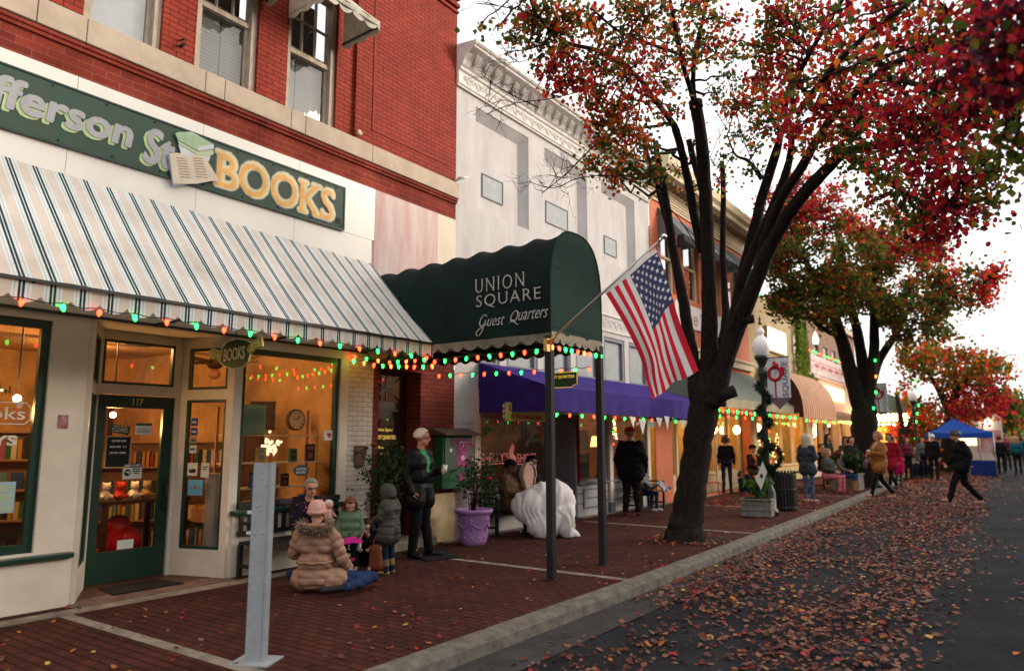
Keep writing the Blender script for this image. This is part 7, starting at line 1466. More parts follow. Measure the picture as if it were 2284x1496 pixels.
# stickers in the right side light
pr0, pr1 = Vector((DX, 5.17, 0)), Vector((FX, 5.43, 0)); du = (pr1-pr0).normalized(); nn = Vector((du.y, -du.x, 0))
def side_card(label, a, z0, z1, w_, mat, extra=None):
    c = pr0+du*a+nn*.012; t = thing('window_sticker', label, 'sticker', (c.x, c.y, z0)); m = MB(); m.obox(c+Vector((0, 0, (z0+z1)/2)), du, nn, (0, 0, 1), w_/2, .002, (z1-z0)/2); m.build('card', mat, t)
    if extra:
        m = MB()
        for tx, z, ww, hh in extra[0]: letters(m, tx, c+nn*.003+Vector((0, 0, z)), du, (0, 0, 1), .1, width=ww, height=hh, bold=.02)
        m.build('lettering', extra[1], t)
    return t
blu = M('deep_blue_card', (.03, .08, .25), .6); cyn = M('sky_blue_card', (.12, .42, .58), .6)
side_card('blue booksellers sticker at the top of the right side light', .22, 1.84, 1.94, .10, blu, ([('ABA', 1.89, .07, .03)], wpap)); side_card('second blue sticker under the first in the right side light', .22, 1.72, 1.82, .10, blu, ([('ABA', 1.77, .07, .03)], wpap))
side_card('grey sticker below the two blue ones in the side light', .22, 1.62, 1.70, .09, M('grey_card', (.25, .25, .24), .6), ([('ABFE', 1.66, .06, .02)], m_dark)); side_card('white sticker with blue writing in the side light', .22, 1.5, 1.6, .10, wpap, ([('HERE', 1.55, .07, .03)], blu))
t = side_card('white sticker with a black whale and red tail in the side light', .23, 1.22, 1.38, .15, wpap); c = pr0+du*.23+nn*.016; m = MB(); P = [(-.055, .0), (-.04, -.03), (.0, -.04), (.05, -.03), (.058, .0), (.03, .02), (-.01, .01), (-.04, .0), (-.06, .03)]; m.add([c+du*a+Vector((0, 0, 1.29+b)) for a, b in P], [tuple(range(len(P)))]); m.build('whale', m_dark, t)
side_card('small white card with fine print beside the whale sticker', .42, 1.20, 1.38, .12, wpap, ([('WE SHIP', 1.33, .08, .015), ('FREE', 1.30, .06, .012)], m_dark)); side_card('sky blue sticker with a red mark in the side light', .29, .98, 1.17, .22, cyn, ([('~ A ~', 1.08, .14, .06)], M('sticker_red', (.5, .04, .04), .6)))
c = pr0+du*.40-nn*.22; t = thing('white_cylinder_vase', 'tall pale urn standing behind the right side light', 'vase', (c.x, c.y, .02)); m = MB(); m.lathe([(.001, 0), (.12, 0), (.125, .1), (.10, .7), (.11, .95), (.13, 1.2), (.12, 1.22), (.001, 1.22)], (c.x, c.y, .02), 20); m.build('body', M('frosted_urn', (.42, .40, .38), .5), t)
# left window lettering and posters
xg = FX-.06; t = thing('window_lettering', 'white painted BOOKS and TOYS lettering in a rounded frame on the left window', 'lettering', (xg, 2.8, 1.7)); m = MB()
letters(m, 'Books', (xg, 2.84, 1.925), (0, 1, 0), (0, 0, 1), .1, width=.56, height=.12, bold=0, serif=.04); P = [(2.2, 2.03), (3.12, 2.03), (3.17, 1.98), (3.17, 1.87), (3.12, 1.82), (2.2, 1.82)]; m.tube([(xg+.003, a, b) for a, b in P], .006, 5)
letters(m, 'TOYS', (xg, 2.82, 1.66), (0, 1, 0), (0, 0, 1), .1, width=.50, height=.10, bold=.03)
for k_ in range(12): a = k_*math.pi/6; m.tube([(xg+.004, 3.06, 2.02), (xg+.004, 3.06+.035*math.cos(a), 2.02+.05*math.sin(a))], .004, 4)
m.build('letters', M('window_white_paint', (.7, .68, .6), .6), t)
t = thing('window_poster', 'pale blue poster with six little maps low in the left window', 'poster', (xg, 3.0, .95)); bx('sheet', M('pale_blue_sheet', (.32, .47, .52), .6), t, xg-.012, xg-.008, 2.78, 3.10, .96, 1.26)
m = MB()
for i in range(3):
    for j in range(2): m.box(xg-.008, xg-.005, 2.82+j*.14, 2.93+j*.14, .98+i*.09, 1.05+i*.09)
m.build('map_prints', M('map_print', (.25, .42, .38), .6, col2=(.5, .48, .25), scale=18), t)
t = thing('fairy_garland', 'evergreen garland with warm fairy lights hanging inside the left window', 'garland', (-8.5, 2.2, 2.2)); gm_ = M('garland_green', (.012, .035, .016), .9); rg = random.Random(4); W = MB(); Bm = MB()
for i in range(60):
    u = i/59; y = .6+2.45*u; z = 2.72-.55*u-.12*math.sin(u*3.1); c = Vector((-8.45, y, z))
    for k_ in range(9): d_ = Vector((rg.gauss(0, 1), rg.gauss(0, 1), rg.gauss(0, 1))).normalized()*.055; W.tube([c, c+d_], [.006, .001], 3, cap=False)
    if i % 3 == 0: Bm.sphere(c+Vector((.04, 0, -.01)), .011, 6)
W.build('needles', gm_, t); Bm.build('fairy_lights', eW, t)['kind'] = 'stuff'
# ---- inside the bookshop: shelves with books
bcol = [M('book_cover_%d' % i, c, .6) for i, c in enumerate(((.25, .03, .02), (.03, .06, .2), (.5, .45, .35), (.03, .12, .06), (.4, .2, .04), (.02, .02, .02), (.42, .3, .1), (.3, .08, .16), (.1, .25, .3)))]
def bm_(i, w_, h_, d_):
    m = MB(); m.box(-d_/2, d_/2, -w_/2, w_/2, 0, h_); me = bpy.data.meshes.new('book'); me.from_pydata(m.v, [], m.f); me.materials.append(bcol[i]); return me
bks = [bm_(i, .042+.006*(i % 4), .20+.03*(i % 3), .13) for i in range(9)]; covers = [bm_(i, .13, .19, .02) for i in range(9)]; rb_ = random.Random(6); NB = [0]
def book(p, me, rz, grp, lab):
    o = bpy.data.objects.new('book', me); COL.objects.link(o); o.location = p; o.rotation_euler = (0, 0, rz); tag(o, lab, 'book', grp); NB[0] += 1
def bookcase(label, c, L, H, rz, grp, blab, rows=4, n=16, face_out=()):
    """local x depth (front +x), y along"""
    t = thing('bookcase', label, 'bookcase', c, rz); d = .28; m = MB(); m.box(-d/2, -d/2+.015, -L/2, L/2, 0, H); m.box(-d/2, d/2, -L/2-.02, -L/2, 0, H); m.box(-d/2, d/2, L/2, L/2+.02, 0, H); m.box(-d/2, d/2, -L/2-.02, L/2+.02, H, H+.025); m.build('carcass', m_shelf, t, local=True)
    Rz = Matrix.Rotation(rz, 3, 'Z'); hh = H/rows
    for r_ in range(rows):
        m = MB(); m.box(-d/2+.015, d/2, -L/2, L/2, r_*hh+.02, r_*hh+.042); m.build('shelf', m_shelf, t, local=True); y = -L/2+.03; z = r_*hh+.043
        if r_ in face_out:
            k_ = int(L/.17)
            for i in range(k_): book(Vector(c)+Rz@Vector((.04, -L/2+.1+i*.165, z)), rb_.choice(covers), rz, grp, blab)
        else:
            k_ = n
            while y < L/2-.05 and k_ > 0: book(Vector(c)+Rz@Vector((.02, y, z)), rb_.choice(bks), rz, grp, blab); y += .062; k_ -= 1; y += (.08 if rb_.random() < .08 else 0)
bookcase('wooden bookcase full of books deep behind the green bookshop door', (-11.2, 6.4, 0), 2.6, 1.62, R(-38), 'books behind the bookshop door', 'book on the bookcase seen through the green bookshop door', 4, 40, (2,))
bookcase('wooden bookcase of bright books behind the left bookshop window', (-10.3, 3.3, 0), 2.3, 1.75, R(-40), 'books behind the left window', 'book on the bookcase seen through the left bookshop window', 5, 36, (1, 3))
bookcase('white low shelf of picture books standing in the left window', (-9.2, 2.4, .45), 1.3, .95, 0, 'picture books in the left window', 'picture book on the low shelf in the left window', 3, 20, (0, 2))
bookcase('short bookcase behind the right side light', (-10.2, 7.9, 0), 2.4, 1.35, R(-35), 'books behind the side light', 'book on the short bookcase behind the side light', 3, 34, (0, 2))
# glass shelves and goods in the big window
t = thing('display_shelves', 'three pale glass shelves across the big bookshop window', 'shelves', (FX-.45, 6.3, .8))
for z in (1.02, 1.35, 1.72): bx('shelf', M('pale_shelf_edge', (.6, .55, .42), .4), t, FX-.62, FX-.25, 5.62, 7.1, z, z+.014)
for y in (5.62, 7.1): bx('upright', m_shelf, t, FX-.66, FX-.63, y-.015, y+.015, .78, 2.1)
def wbook(y, z, i, lab, w_=.13, h_=.2): q = bx('display_book', bcol[i], None, FX-.36, FX-.33, y-w_/2, y+w_/2, z, z+h_); m = MB(); m.box(FX-.33, FX-.328, y-w_*.35, y+w_*.35, z+h_*.62, z+h_*.86); m.box(FX-.33, FX-.328, y-w_*.2, y+w_*.2, z+h_*.15, z+h_*.5); tag(q, lab, 'book'); m.build('cover_print', bcol[(i+2) % 9], None); bpy.data.objects[-1] if False else None; o = m; return q
def wb(y, z, i, lab, w_=.13, h_=.2):
    t = thing('display_book', lab, 'book', (FX-.35, y, z)); bx('cover', bcol[i], t, FX-.36, FX-.33, y-w_/2, y+w_/2, z, z+h_); m = MB(); m.box(FX-.33, FX-.327, y-w_*.36, y+w_*.36, z+h_*.66, z+h_*.86); m.box(FX-.33, FX-.327, y-w_*.22, y+w_*.22, z+h_*.14, z+h_*.5); m.build('cover_print', bcol[(i+2) % 9], t)
wb(6.92, 1.365, 5, 'dark book standing at the right end of the middle window shelf', .16, .24); wb(6.0, 1.035, 1, 'blue book standing on the lowest window shelf left of centre'); wb(6.25, 1.035, 8, 'pale blue book on the lowest window shelf in the centre', .2, .2); wb(6.5, 1.035, 5, 'dark blue cover book on the lowest window shelf right of centre', .12, .17); wb(6.1, 1.365, 6, 'yellow book on the middle window shelf', .15, .2); wb(5.72, 1.035, 0, 'red book at the left end of the lowest window shelf', .13, .22); wb(5.75, 1.365, 4, 'orange book at the left end of the middle window shelf'); wb(6.62, 1.365, 3, 'green book leaning on the middle window shelf', .13, .18)
wb(6.8, .79, 8, 'small pale book lying low in the big window', .12, .12)
t = thing('wall_clock', 'round pale station clock hanging inside the big window', 'clock', (FX-.75, 6.98, 1.95)); m = MB(); m.lathe([(.001, 0), (.16, 0), (.16, .05), (.135, .06)], (FX-.8, 6.98, 1.96), 28, axis='x', cap=False); m.build('case', M('clock_case', (.10, .06, .035), .5), t)
m = MB(); m.lathe([(.001, .061), (.135, .061)], (FX-.8, 6.98, 1.96), 28, axis='x', cap=False); m.build('dial', M('clock_dial', (.6, .55, .42), .6), t); m = MB(); m.bar((FX-.735, 6.98, 1.96), (FX-.735, 7.03, 2.03), .008); m.bar((FX-.735, 6.98, 1.96), (FX-.735, 6.9, 1.98), .006)
for k_ in range(12): a = k_*math.pi/6; m.bar((FX-.735, 6.98+.105*math.cos(a), 1.96+.105*math.sin(a)), (FX-.735, 6.98+.122*math.cos(a), 1.96+.122*math.sin(a)), .008)
m.build('hands', m_dark, t)
t = thing('charity_sticker', 'white square sticker with a red shield in the big window', 'sticker', (FX-.07, 7.0, 1.72)); bx('card', wpap, t, FX-.062, FX-.058, 6.93, 7.10, 1.66, 1.80); m = MB(); m.prism([(6.98, 1.76), (7.05, 1.76), (7.05, 1.72), (7.015, 1.69), (6.98, 1.72)], FX-.058, FX-.055, 'x'); m.build('shield', M('sticker_red', 0), t)
t = thing('book_lamp', 'glowing white flower arrangement on the middle shelf of the big window', 'lit ornament', (FX-.42, 6.25, 1.5)); m = MB(); rg = random.Random(8)
for i in range(40): m.sphere(Vector((FX-.42, 6.28, 1.56))+Vector((rg.gauss(0, .05), rg.gauss(0, .07), rg.gauss(0, .07))), .022, 5)
m.build('blossoms', M('glowing_blossom', (.8, .7, .5), .6, emit=.8, ecol=(1, .8, .5)), t); bx('stand', m_shelf, t, FX-.46, FX-.38, 6.24, 6.32, 1.364, 1.5)
t = thing('pleated_drape', 'teal painted paper hanging at the left of the big window', 'poster', (FX-.1, 5.75, 1.75)); bx('sheet', M('teal_sheet', (.10, .30, .24), .6, col2=(.25, .4, .25), scale=7), t, FX-.115, FX-.11, 5.62, 5.98, 1.74, 2.12); m = MB(); letters(m, 'Ready To', (FX-.107, 5.8, 1.98), (0, 1, 0), (0, 0, 1), .1, width=.26, height=.07); letters(m, 'READ', (FX-.107, 5.82, 1.84), (0, 1, 0), (0, 0, 1), .1, width=.24, height=.08, bold=.02); m.build('lettering', M('poster_cream', (.5, .45, .3), .6), t)
t = thing('window_decal', 'small dark round mystery books decal in the big window', 'sticker', (FX-.08, 6.55, 1.2)); m = MB(); m.prism([(6.55+.13*math.cos(a), 1.25+.075*math.sin(a)) for a in [2*math.pi*i/20 for i in range(20)]], FX-.066, FX-.062, 'x'); m.build('plate', M('decal_dark', (.03, .05, .06), .5), t); m = MB(); letters(m, 'AUCTION', (FX-.06, 6.55, 1.27), (0, 1, 0), (0, 0, 1), .1, width=.17, height=.03); letters(m, 'MYSTERY', (FX-.06, 6.55, 1.225), (0, 1, 0), (0, 0, 1), .1, width=.16, height=.03); m.build('lettering', wpap, t)
for i, (x, y, z, w_, h_, c_) in enumerate(((-12.4, 8.9, 1.5, 1.5, 2.9, (.05, .025, .015)), (-11.6, 5.2, 1.95, .8, .5, (.12, .05, .03)), (-9.9, 7.2, 2.05, .5, .42, (.04, .03, .03)), (-9.6, 6.75, 1.62, .26, .8, (.07, .03, .015)), (-12.2, 2.2, 2.3, 1.4, .5, (.2, .09, .05)))):  # boards added to break the even glow and stand for dark reflections
    t = thing('framed_board', ['added tall dark panel at the back behind the big window', 'added brown framed panel high behind the door glass', 'added dark framed panel high behind the big window', 'added long dark panel hanging left of the clock in the big window', 'added wide reddish panel high behind the left window'][i], 'picture', (x, y, z)); m = MB(); u = C_R; m.obox((x, y, z), (u.x, u.y, 0), (-u.y, u.x, 0), (0, 0, 1), w_/2, .03, h_/2); m.build('panel', M('board_tone_%d' % i, c_, .6, var=.4, scale=5), t); m = MB()
    for sx, sz, a, b in ((0, 1, w_/2+.02, .015), (0, -1, w_/2+.02, .015), (1, 0, .015, h_/2+.02), (-1, 0, .015, h_/2+.02)): m.obox(Vector((x, y, z))+Vector((u.x, u.y, 0))*sx*w_/2+Vector((0, 0, sz*h_/2)), (u.x, u.y, 0), (-u.y, u.x, 0), (0, 0, 1), a, .04, b)
    m.build('frame', m_wood, t)
for lab, p, e_ in (('glowing globe lamp high behind the door glass at its left', ond(252, 925, 10.6), 26), ('glowing lamp inside the left window above the lettering', ond(38, 888, 9.2), 26)):
    t = thing('globe_lamp', lab, 'lamp', p); m = MB(); m.sphere(p, .04, 10); m.build('globe', M('lit_globe', (.9, .7, .4), .5, var=0, emit=9, ecol=(1, .62, .22)), t); m = MB(); m.tube([p+Vector((0, 0, .1)), (p.x, p.y, 3.2)], .01, 5); m.build('cord', m_dark, t); lamp(p.x, p.y, p.z-.14, e_, .1, (1, .55, .18))
# ceiling fan
t = thing('ceiling_fan', 'dark ceiling fan seen through the small window right of the door', 'ceiling fan', (-10.2, 6.5, 2.9)); c = Vector((-10.2, 6.42, 2.93)); m = MB(); m.tube([c+Vector((0, 0, .3)), c], .02); m.lathe([(.001, .02), (.06, .0), (.12, -.05), (.13, -.12), (.08, -.17), (.001, -.18)], c, 16); m.build('motor', m_wood, t)
for k_ in range(4):
    a = k_*math.pi/2+.5; u = Vector((math.cos(a), math.sin(a), 0)); m = MB(); m.obox(c+u*.42+Vector((0, 0, -.08)), u, (-u.y, u.x, .2), (0, 0, 1), .27, .06, .006); m.build('blade', m_wood, t)
m = MB(); m.lathe([(.05, -.18), (.09, -.24), (.085, -.3), (.03, -.34), (.001, -.34)], c, 14); m.build('shade', M('amber_glass', (.3, .14, .08), .4), t)
t = thing('hanging_speaker', 'dark square panel hanging from the ceiling behind the door transom', 'panel', (-9.6, 4.85, 2.8)); bx('box', M('dim_slate', (.03, .035, .03), .7), t, -9.75, -9.6, 4.78, 5.12, 2.92, 3.2)
# toys and goods seen through the door glass: red wagon-like seats and plush
t = thing('red_toy_car', 'glossy red ride on toy low behind the bookshop door', 'toy', (-9.9, 5.05, 0)); m = MB(); m.sphere((-9.95, 5.05, .34), .3, 12, (1, .8, .8)); m.sphere((-9.95, 5.0, .55), .2, 10, (.8, .8, .7)); me = remesh(m, .02, 2); me.materials.append(M('toy_red', (.45, .01, .015), .25)); me.polygons.foreach_set('use_smooth', [True]*len(me.polygons)); o = bpy.data.objects.new('body', me); COL.objects.link(o); o.parent = t; o.location = -t.location
t = thing('display_table', 'dark table covered with small toys behind the bookshop door', 'table', (-9.8, 5.0, 0)); bx('tabletop', m_wood, t, -10.5, -9.45, 4.55, 5.7, .86, .9)
for x, y in ((-10.45, 4.6), (-9.5, 4.6), (-10.45, 5.65), (-9.5, 5.65)): bx('leg', m_wood, t, x-.03, x+.03, y-.03, y+.03, 0, .86)
for i, (y, c_, lab) in enumerate(((4.62, (.5, .5, .48), 'white plush bear on the toy table behind the door glass'), (4.8, (.4, .03, .02), 'red plush toy on the toy table behind the door glass'), (4.98, (.6, .58, .55), 'pale panda plush on the toy table behind the door glass'), (5.14, (.3, .2, .1), 'brown plush toy on the toy table behind the door glass'))):
    t = thing('plush_toy', lab, 'plush toy', (-9.58, y, .9)); m = MB(); m.sphere((-9.58, y, .97), .07, 8); m.sphere((-9.56, y, 1.08), .055, 8)
    for sg in (-1, 1): m.sphere((-9.56, y+sg*.04, 1.125), .02, 6); m.sphere((-9.53, y+sg*.06, .96), .025, 6)
    me = remesh(m, .012, 2); me.materials.append(M('plush_%d' % i, c_, .9)); me.polygons.foreach_set('use_smooth', [True]*len(me.polygons)); o = bpy.data.objects.new('body', me); COL.objects.link(o); o.parent = t; o.location = -t.location
# shoe shop window: lettering, drawings, goods
xg = FX-.05; t = thing('window_lettering', 'pink shoe shop name painted across the first shoe window', 'lettering', (xg, 11.4, 1.3)); m = MB()
letters(m, "SHELLY'S", (xg, 10.96, 1.34), (0, 1, 0), (0, 0, 1), .1, width=.92, height=.17, bold=0); letters(m, 'SHOES', (xg, 12.02, 1.31), (0, 1, 0), (0, 0, 1), .1, width=.66, height=.17, bold=0)
m.box(xg, xg+.004, 10.5, 11.42, 1.215, 1.235); m.box(xg, xg+.004, 11.68, 12.36, 1.185, 1.205)
P = [(.0, -.24), (.1, -.14), (.12, -.02), (.02, .06), (.05, .2), (-.03, .26), (-.12, .12), (-.12, .0), (-.02, -.08), (-.06, -.16)]; m.prism([(11.55+a, 1.34+b) for a, b in P], xg, xg+.004, 'x'); m.build('letters', M('shop_pink_paint', (.55, .14, .14), .6, emit=.12), t)  # slight glow put into the painted letters
t = thing('window_lettering', 'pink shoe shop name painted low in the third shoe window', 'lettering', (xg, 16.2, 1.3)); m = MB(); letters(m, "SHELLY'S", (xg, 16.2, 1.32), (0, 1, 0), (0, 0, 1), .1, width=.95, height=.17); m.box(xg, xg+.004, 15.7, 16.7, 1.17, 1.19); m.build('letters', M('shop_pink_paint', 0), t)
t = thing('window_drawing', 'hand painted pumpkins and chalky script on the first shoe window', 'drawing', (xg, 11.5, 1.9)); m = MB()
for y, z, s_ in ((10.52, 1.86, 1.), (12.5, 1.80, .85)):
    for k_ in (.25, .6, 1): m.tube([(xg+.003, y+.13*k_*s_*math.cos(a), z+.17*s_*math.sin(a)) for a in [2*math.pi*i/18 for i in range(19)]], .007, 4, cap=False)
m.build('pumpkins', M('pumpkin_paint', (.5, .16, .05), .6), t); m = MB(); letters(m, 'thankful', (xg+.003, 11.45, 1.98), (0, 1, 0), (0, 0, 1), .1, width=1.5, height=.42, shear=.15, bold=-.02); m.build('script', M('pale_chalk_paint', (.35, .38, .26), .6), t)
m = MB(); m.prism([(10.5, 1.66), (10.95, 1.86), (10.7, 1.92)], xg, xg+.003, 'x'); m.prism([(12.15, 1.62), (12.5, 1.66), (12.4, 1.76)], xg, xg+.003, 'x'); m.build('leaf_strokes', M('leaf_paint', (.05, .3, .07), .6), t)
t = thing('sparkle_tree', 'cluster of coloured fairy lights on a small tree in the third shoe window', 'light tree', (-8.7, 16.5, 1.3)); rg = random.Random(12)
for mt, nm in ((eW, 'warm_lights'), (eR, 'red_lights'), (eG, 'green_lights')):
    m = MB()
    for i in range(34 if mt is eW else 14): a = rg.random()*6.28; h_ = rg.random(); m.sphere((-8.7+.2*(1-h_*.3)*math.cos(a), 16.45+.22*(1-h_*.3)*math.sin(a), 1.55+.6*h_), .017, 5)
    m.build(nm, mt, t)['kind'] = 'stuff'
m = MB(); m.lathe([(.02, .7), (.03, 1.5), (.001, 2.1)], (-8.7, 16.45, 0), 8); m.build('stem', m_dark, t)
t = thing('table_lamp', 'glowing orange drum lampshade in the third shoe window', 'lamp', (-8.75, 15.85, .75)); m = MB(); m.lathe([(.12, 1.45), (.17, 1.2)], (-8.75, 15.9, .3), 18, cap=False); m.build('lamp_shade', M('lit_shade', (.8, .45, .15), .7, emit=2.6, ecol=(1, .5, .13)), t); m = MB(); m.lathe([(.06, .75), (.015, .85), (.015, 1.55)], (-8.75, 15.9, 0), 10); m.build('base', m_dark, t)
for lab, y, z0, z1, w_, mt in (('small framed print hanging in the middle shoe window', 14.65, 1.45, 1.85, .3, M('framed_print', (.12, .2, .15), .5, col2=(.4, .38, .3), scale=8)), ('black chalkboard with faint writing in the middle shoe window', 14.65, .8, 1.35, .42, M('chalkboard', (.012, .014, .018), .7, col2=(.05, .055, .06), scale=9))):
    t = thing('framed_board', lab, 'picture', (-8.4, y, z0)); bx('panel', mt, t, -8.42, -8.4, y-w_/2, y+w_/2, z0, z1); m = MB()
    for q in ((y-w_/2-.02, y-w_/2, z0-.02, z1+.02), (y+w_/2, y+w_/2+.02, z0-.02, z1+.02), (y-w_/2, y+w_/2, z1, z1+.02), (y-w_/2, y+w_/2, z0-.02, z0)): m.box(-8.425, -8.39, *q)
    m.build('frame', m_shelf, t)
t = thing('red_curtain', 'narrow red curtain at the side of the shoe shop door', 'curtain', (-8.2, 13.9, 1)); m = MB(); m.grid(lambda u, v: (-8.16+.02*math.sin(u*25), 13.92+.13*u*(1-.3*v), .75+1.75*v), 20, 6); m.build('cloth', CLOTHM('red_curtain_cloth', (.3, .01, .015), .2), t)
t = thing('red_shelf', 'orange red lit display panel inside the shoe shop doorway', 'display', (-10, 13.3, 1)); bx('panel', M('lit_orange_panel', (.5, .10, .03), .6, emit=.25, ecol=(1, .18, .04)), t, -10.6, -10.5, onx(1238, 1000, -10.5).y, onx(1262, 1000, -10.5).y, .4, 2.1)
for i, (y, z) in enumerate(((10.8, .95), (11.3, .95), (11.9, .95), (12.4, .95), (15.0, .9))):
    t = thing('shoe_display', ['shoe on a stand at the left of the first shoe window', 'second shoe stand in the first shoe window', 'shoe on a stand at the middle of the first shoe window', 'shoe stand at the right of the first shoe window', 'shoe on a stand in the middle shoe window'][i], 'shoe', (-8.6, y, z)); m = MB(); capsule(m, (-8.6, y-.09, z+.03), (-8.55, y+.09, z+.02), .035, .03); capsule(m, (-8.6, y-.09, z+.03), (-8.6, y-.1, z+.1), .032, .028); m.build('shoe', bcol[(i*2+4) % 9], t); bx('stand', m_shelf, t, -8.66, -8.54, y-.14, y+.14, z-.25, z-.03)
# wall lanterns and lit lamps of the far shop
for i, (y, z) in enumerate(((22.9, 2.0), (25.2, 2.0), (27.6, 2.1))):
    t = thing('glowing_lantern', ['glowing warm lantern left of the far shop doors', 'glowing lantern between the far shop windows', 'glowing lantern at the start of the cream building shopfront'][i], 'lantern', (FX+.1, y, z)); m = MB(); m.sphere((FX-.2+.0, y, z), .12, 10, (1, 1, 1.3)); m.build('globe', M('lit_lantern', (.9, .7, .4), .5, var=0, emit=7, ecol=(1, .66, .3)), t); bx('bracket', m_dark, t, FX-.32, FX-.2, y-.02, y+.02, z+.13, z+.16)
for i in range(5):
    y = 28+i*1.35; t = thing('window_light_tree', 'warm fairy lights in far shop window %s of five from the left' % ['one', 'two', 'three', 'four', 'five'][i], 'light tree', (-8.9, y, .7)); rg = random.Random(i); m = MB()
    for k_ in range(26): h_ = rg.random(); a = rg.random()*6.28; m.sphere((-8.9+.3*(1-h_)*math.cos(a), y+.3*(1-h_)*math.sin(a), .7+1.2*h_), .022, 5)
    m.build('fairy_lights', eW, t)['kind'] = 'stuff'; m = MB(); m.lathe([(.2, .5), (.02, .6), (.012, 1.9)], (-8.9, y, 0), 8); m.build('stem', gm_, t)
# ---- pots and plants
def pot(label, c, r, h_, mat, plant=None, seed=1, relief=True):
    t = thing('plant_pot', label, 'plant pot', c); c = Vector(c); m = MB()
    m.lathe([(.001, 0), (r*.62, 0), (r*.64, h_*.06), (r*.70, h_*.1), (r*.70, h_*.17), (r*.86, h_*.84), (r*.9, h_*.87), (r*1.0, h_*.9), (r*1.03, h_*.97), (r*.97, h_), (r*.88, h_*.98), (r*.84, h_*.9), (r*.82, h_*.84)], c, 36, cap=False); m.build('pot_body', mat, t)
    m = MB()
    if relief:
        for k_ in range(6):
            a0 = k_*math.pi/3; P = []
            for i in range(9): a = a0+i/8*math.pi/3; z = h_*(.66-.17*math.sin(i/8*math.pi)); rr_ = r*(.70+.16*(z/h_-.17)/.67)+.006; P.append(c+Vector((math.cos(a)*rr_, math.sin(a)*rr_, z)))
            m.tube(P, .013, 5); rr_ = r*.81+.01; m.tube([c+Vector((math.cos(a0)*rr_, math.sin(a0)*rr_, h_*.72)), c+Vector((math.cos(a0)*rr_*.92, math.sin(a0)*rr_*.92, h_*.40))], [.022, .006], 5); m.sphere(c+Vector((math.cos(a0)*rr_, math.sin(a0)*rr_, h_*.70)), .028, 6)
            for q in range(2): a = a0+q*math.pi/6; m.sphere(c+Vector((math.cos(a)*r*.715, math.sin(a)*r*.715, h_*.22)), .022, 5)
        m.build('garland_relief', mat, t)
    m = MB(); m.lathe([(.001, h_*.85), (r*.83, h_*.85)], c, 20, cap=False); m.build('soil', M('dark_soil', 0), t); return t
def shrub(label, c, h_, spread, nst, nl, seed, leafm=(3, 4), size=.04, cat='shrub', name='rose_bush', berries=0, base=.3):
    t = thing(name, label, cat, c); c = Vector(c); r_ = random.Random(seed); W = MB(); Lv = Leaves()
    for i in range(nst):
        a = r_.random()*6.28; d_ = Vector((math.cos(a), math.sin(a), 0))*spread*r_.uniform(.3, 1); top = c+d_+Vector((0, 0, h_*r_.uniform(.6, 1))); P = [c+d_*.1, c.lerp(top, .35)-d_*.15, c.lerp(top, .7)-d_*.05, top]; W.tube(P, [.008, .006, .005, .002], 5)
        for j in range(int(nl/nst)):
            f = base+(1-base)*r_.random()**.8; k_ = min(2, int(f*3)); p = P[k_].lerp(P[k_+1], f*3-k_); q = p+Vector((r_.gauss(0, .09), r_.gauss(0, .09), r_.gauss(.02, .05)))*(h_/1.0)
            W.tube([p, q], [.003, .001], 3, cap=False)
            for z in range(3): Lv.leaf(q+Vector((r_.gauss(0, .02), r_.gauss(0, .02), r_.gauss(0, .02))), size*r_.uniform(.7, 1.3), r_, r_.choice(leafm))
    W.build('stems', m_bark, t); Lv.build('leaves', SHL, t)
    if berries:
        m = MB()
        for i in range(berries): m.sphere(c+Vector((r_.gauss(0, spread*.7), r_.gauss(0, spread*.7), h_*r_.uniform(.5, 1))), .025, 6)
        m.build('red_bloom', M('red_bloom', (.6, .01, .03), .5), t)
    return t
SHL = [LM[0], LM[1], LM[2], LEAFM('shrub_green', (.02, .05, .018), .25), LEAFM('shrub_mid_green', (.045, .085, .03), .3), LEAFM('fern_green', (.10, .22, .03), .4)]
lil = M('lilac_glazed_pot', (.36, .19, .43), .55, var=.12, scale=5, bump=.1, bscale=30)
pot('large lilac garden pot with garland relief in front of the lilac brick', (-7.47, 9.42, 0), .31, .56, lil)
shrub('leggy rose bush with few leaves growing from the large lilac pot', (-7.5, 9.42, .5), 1.1, .55, 9, 120, 3, berries=2)
shrub('leafy dark green shrub between the lilac pot and the bench', (-7.85, 10.15, .1), 1.3, .38, 10, 250, 5, leafm=(3, 3, 4))
pot('dark purple pot with a rose bush behind the children', (-7.72, 7.55, 0), .24, .44, M('deep_purple_pot', (.06, .03, .11), .5), relief=False)
shrub('thin rose bush with pale green leaves behind the children by the white brick', (-7.72, 7.55, .4), 1.15, .42, 10, 230, 7)
shrub('dark leafy bush in front of the guest quarters door', (-8.02, 8.05, .9), .8, .34, 12, 280, 8, leafm=(3, 3, 4), base=.1); 
t = thing('plant_pot', 'dark pot on a stand beside the guest quarters step', 'plant pot', (-8.02, 8.0, .14)); m = MB(); m.lathe([(.1, 0), (.13, .25), (.15, .74), (.17, .8), (.15, .8)], (-8.02, 8.02, .14), 18); m.build('pot_body', m_dark, t)
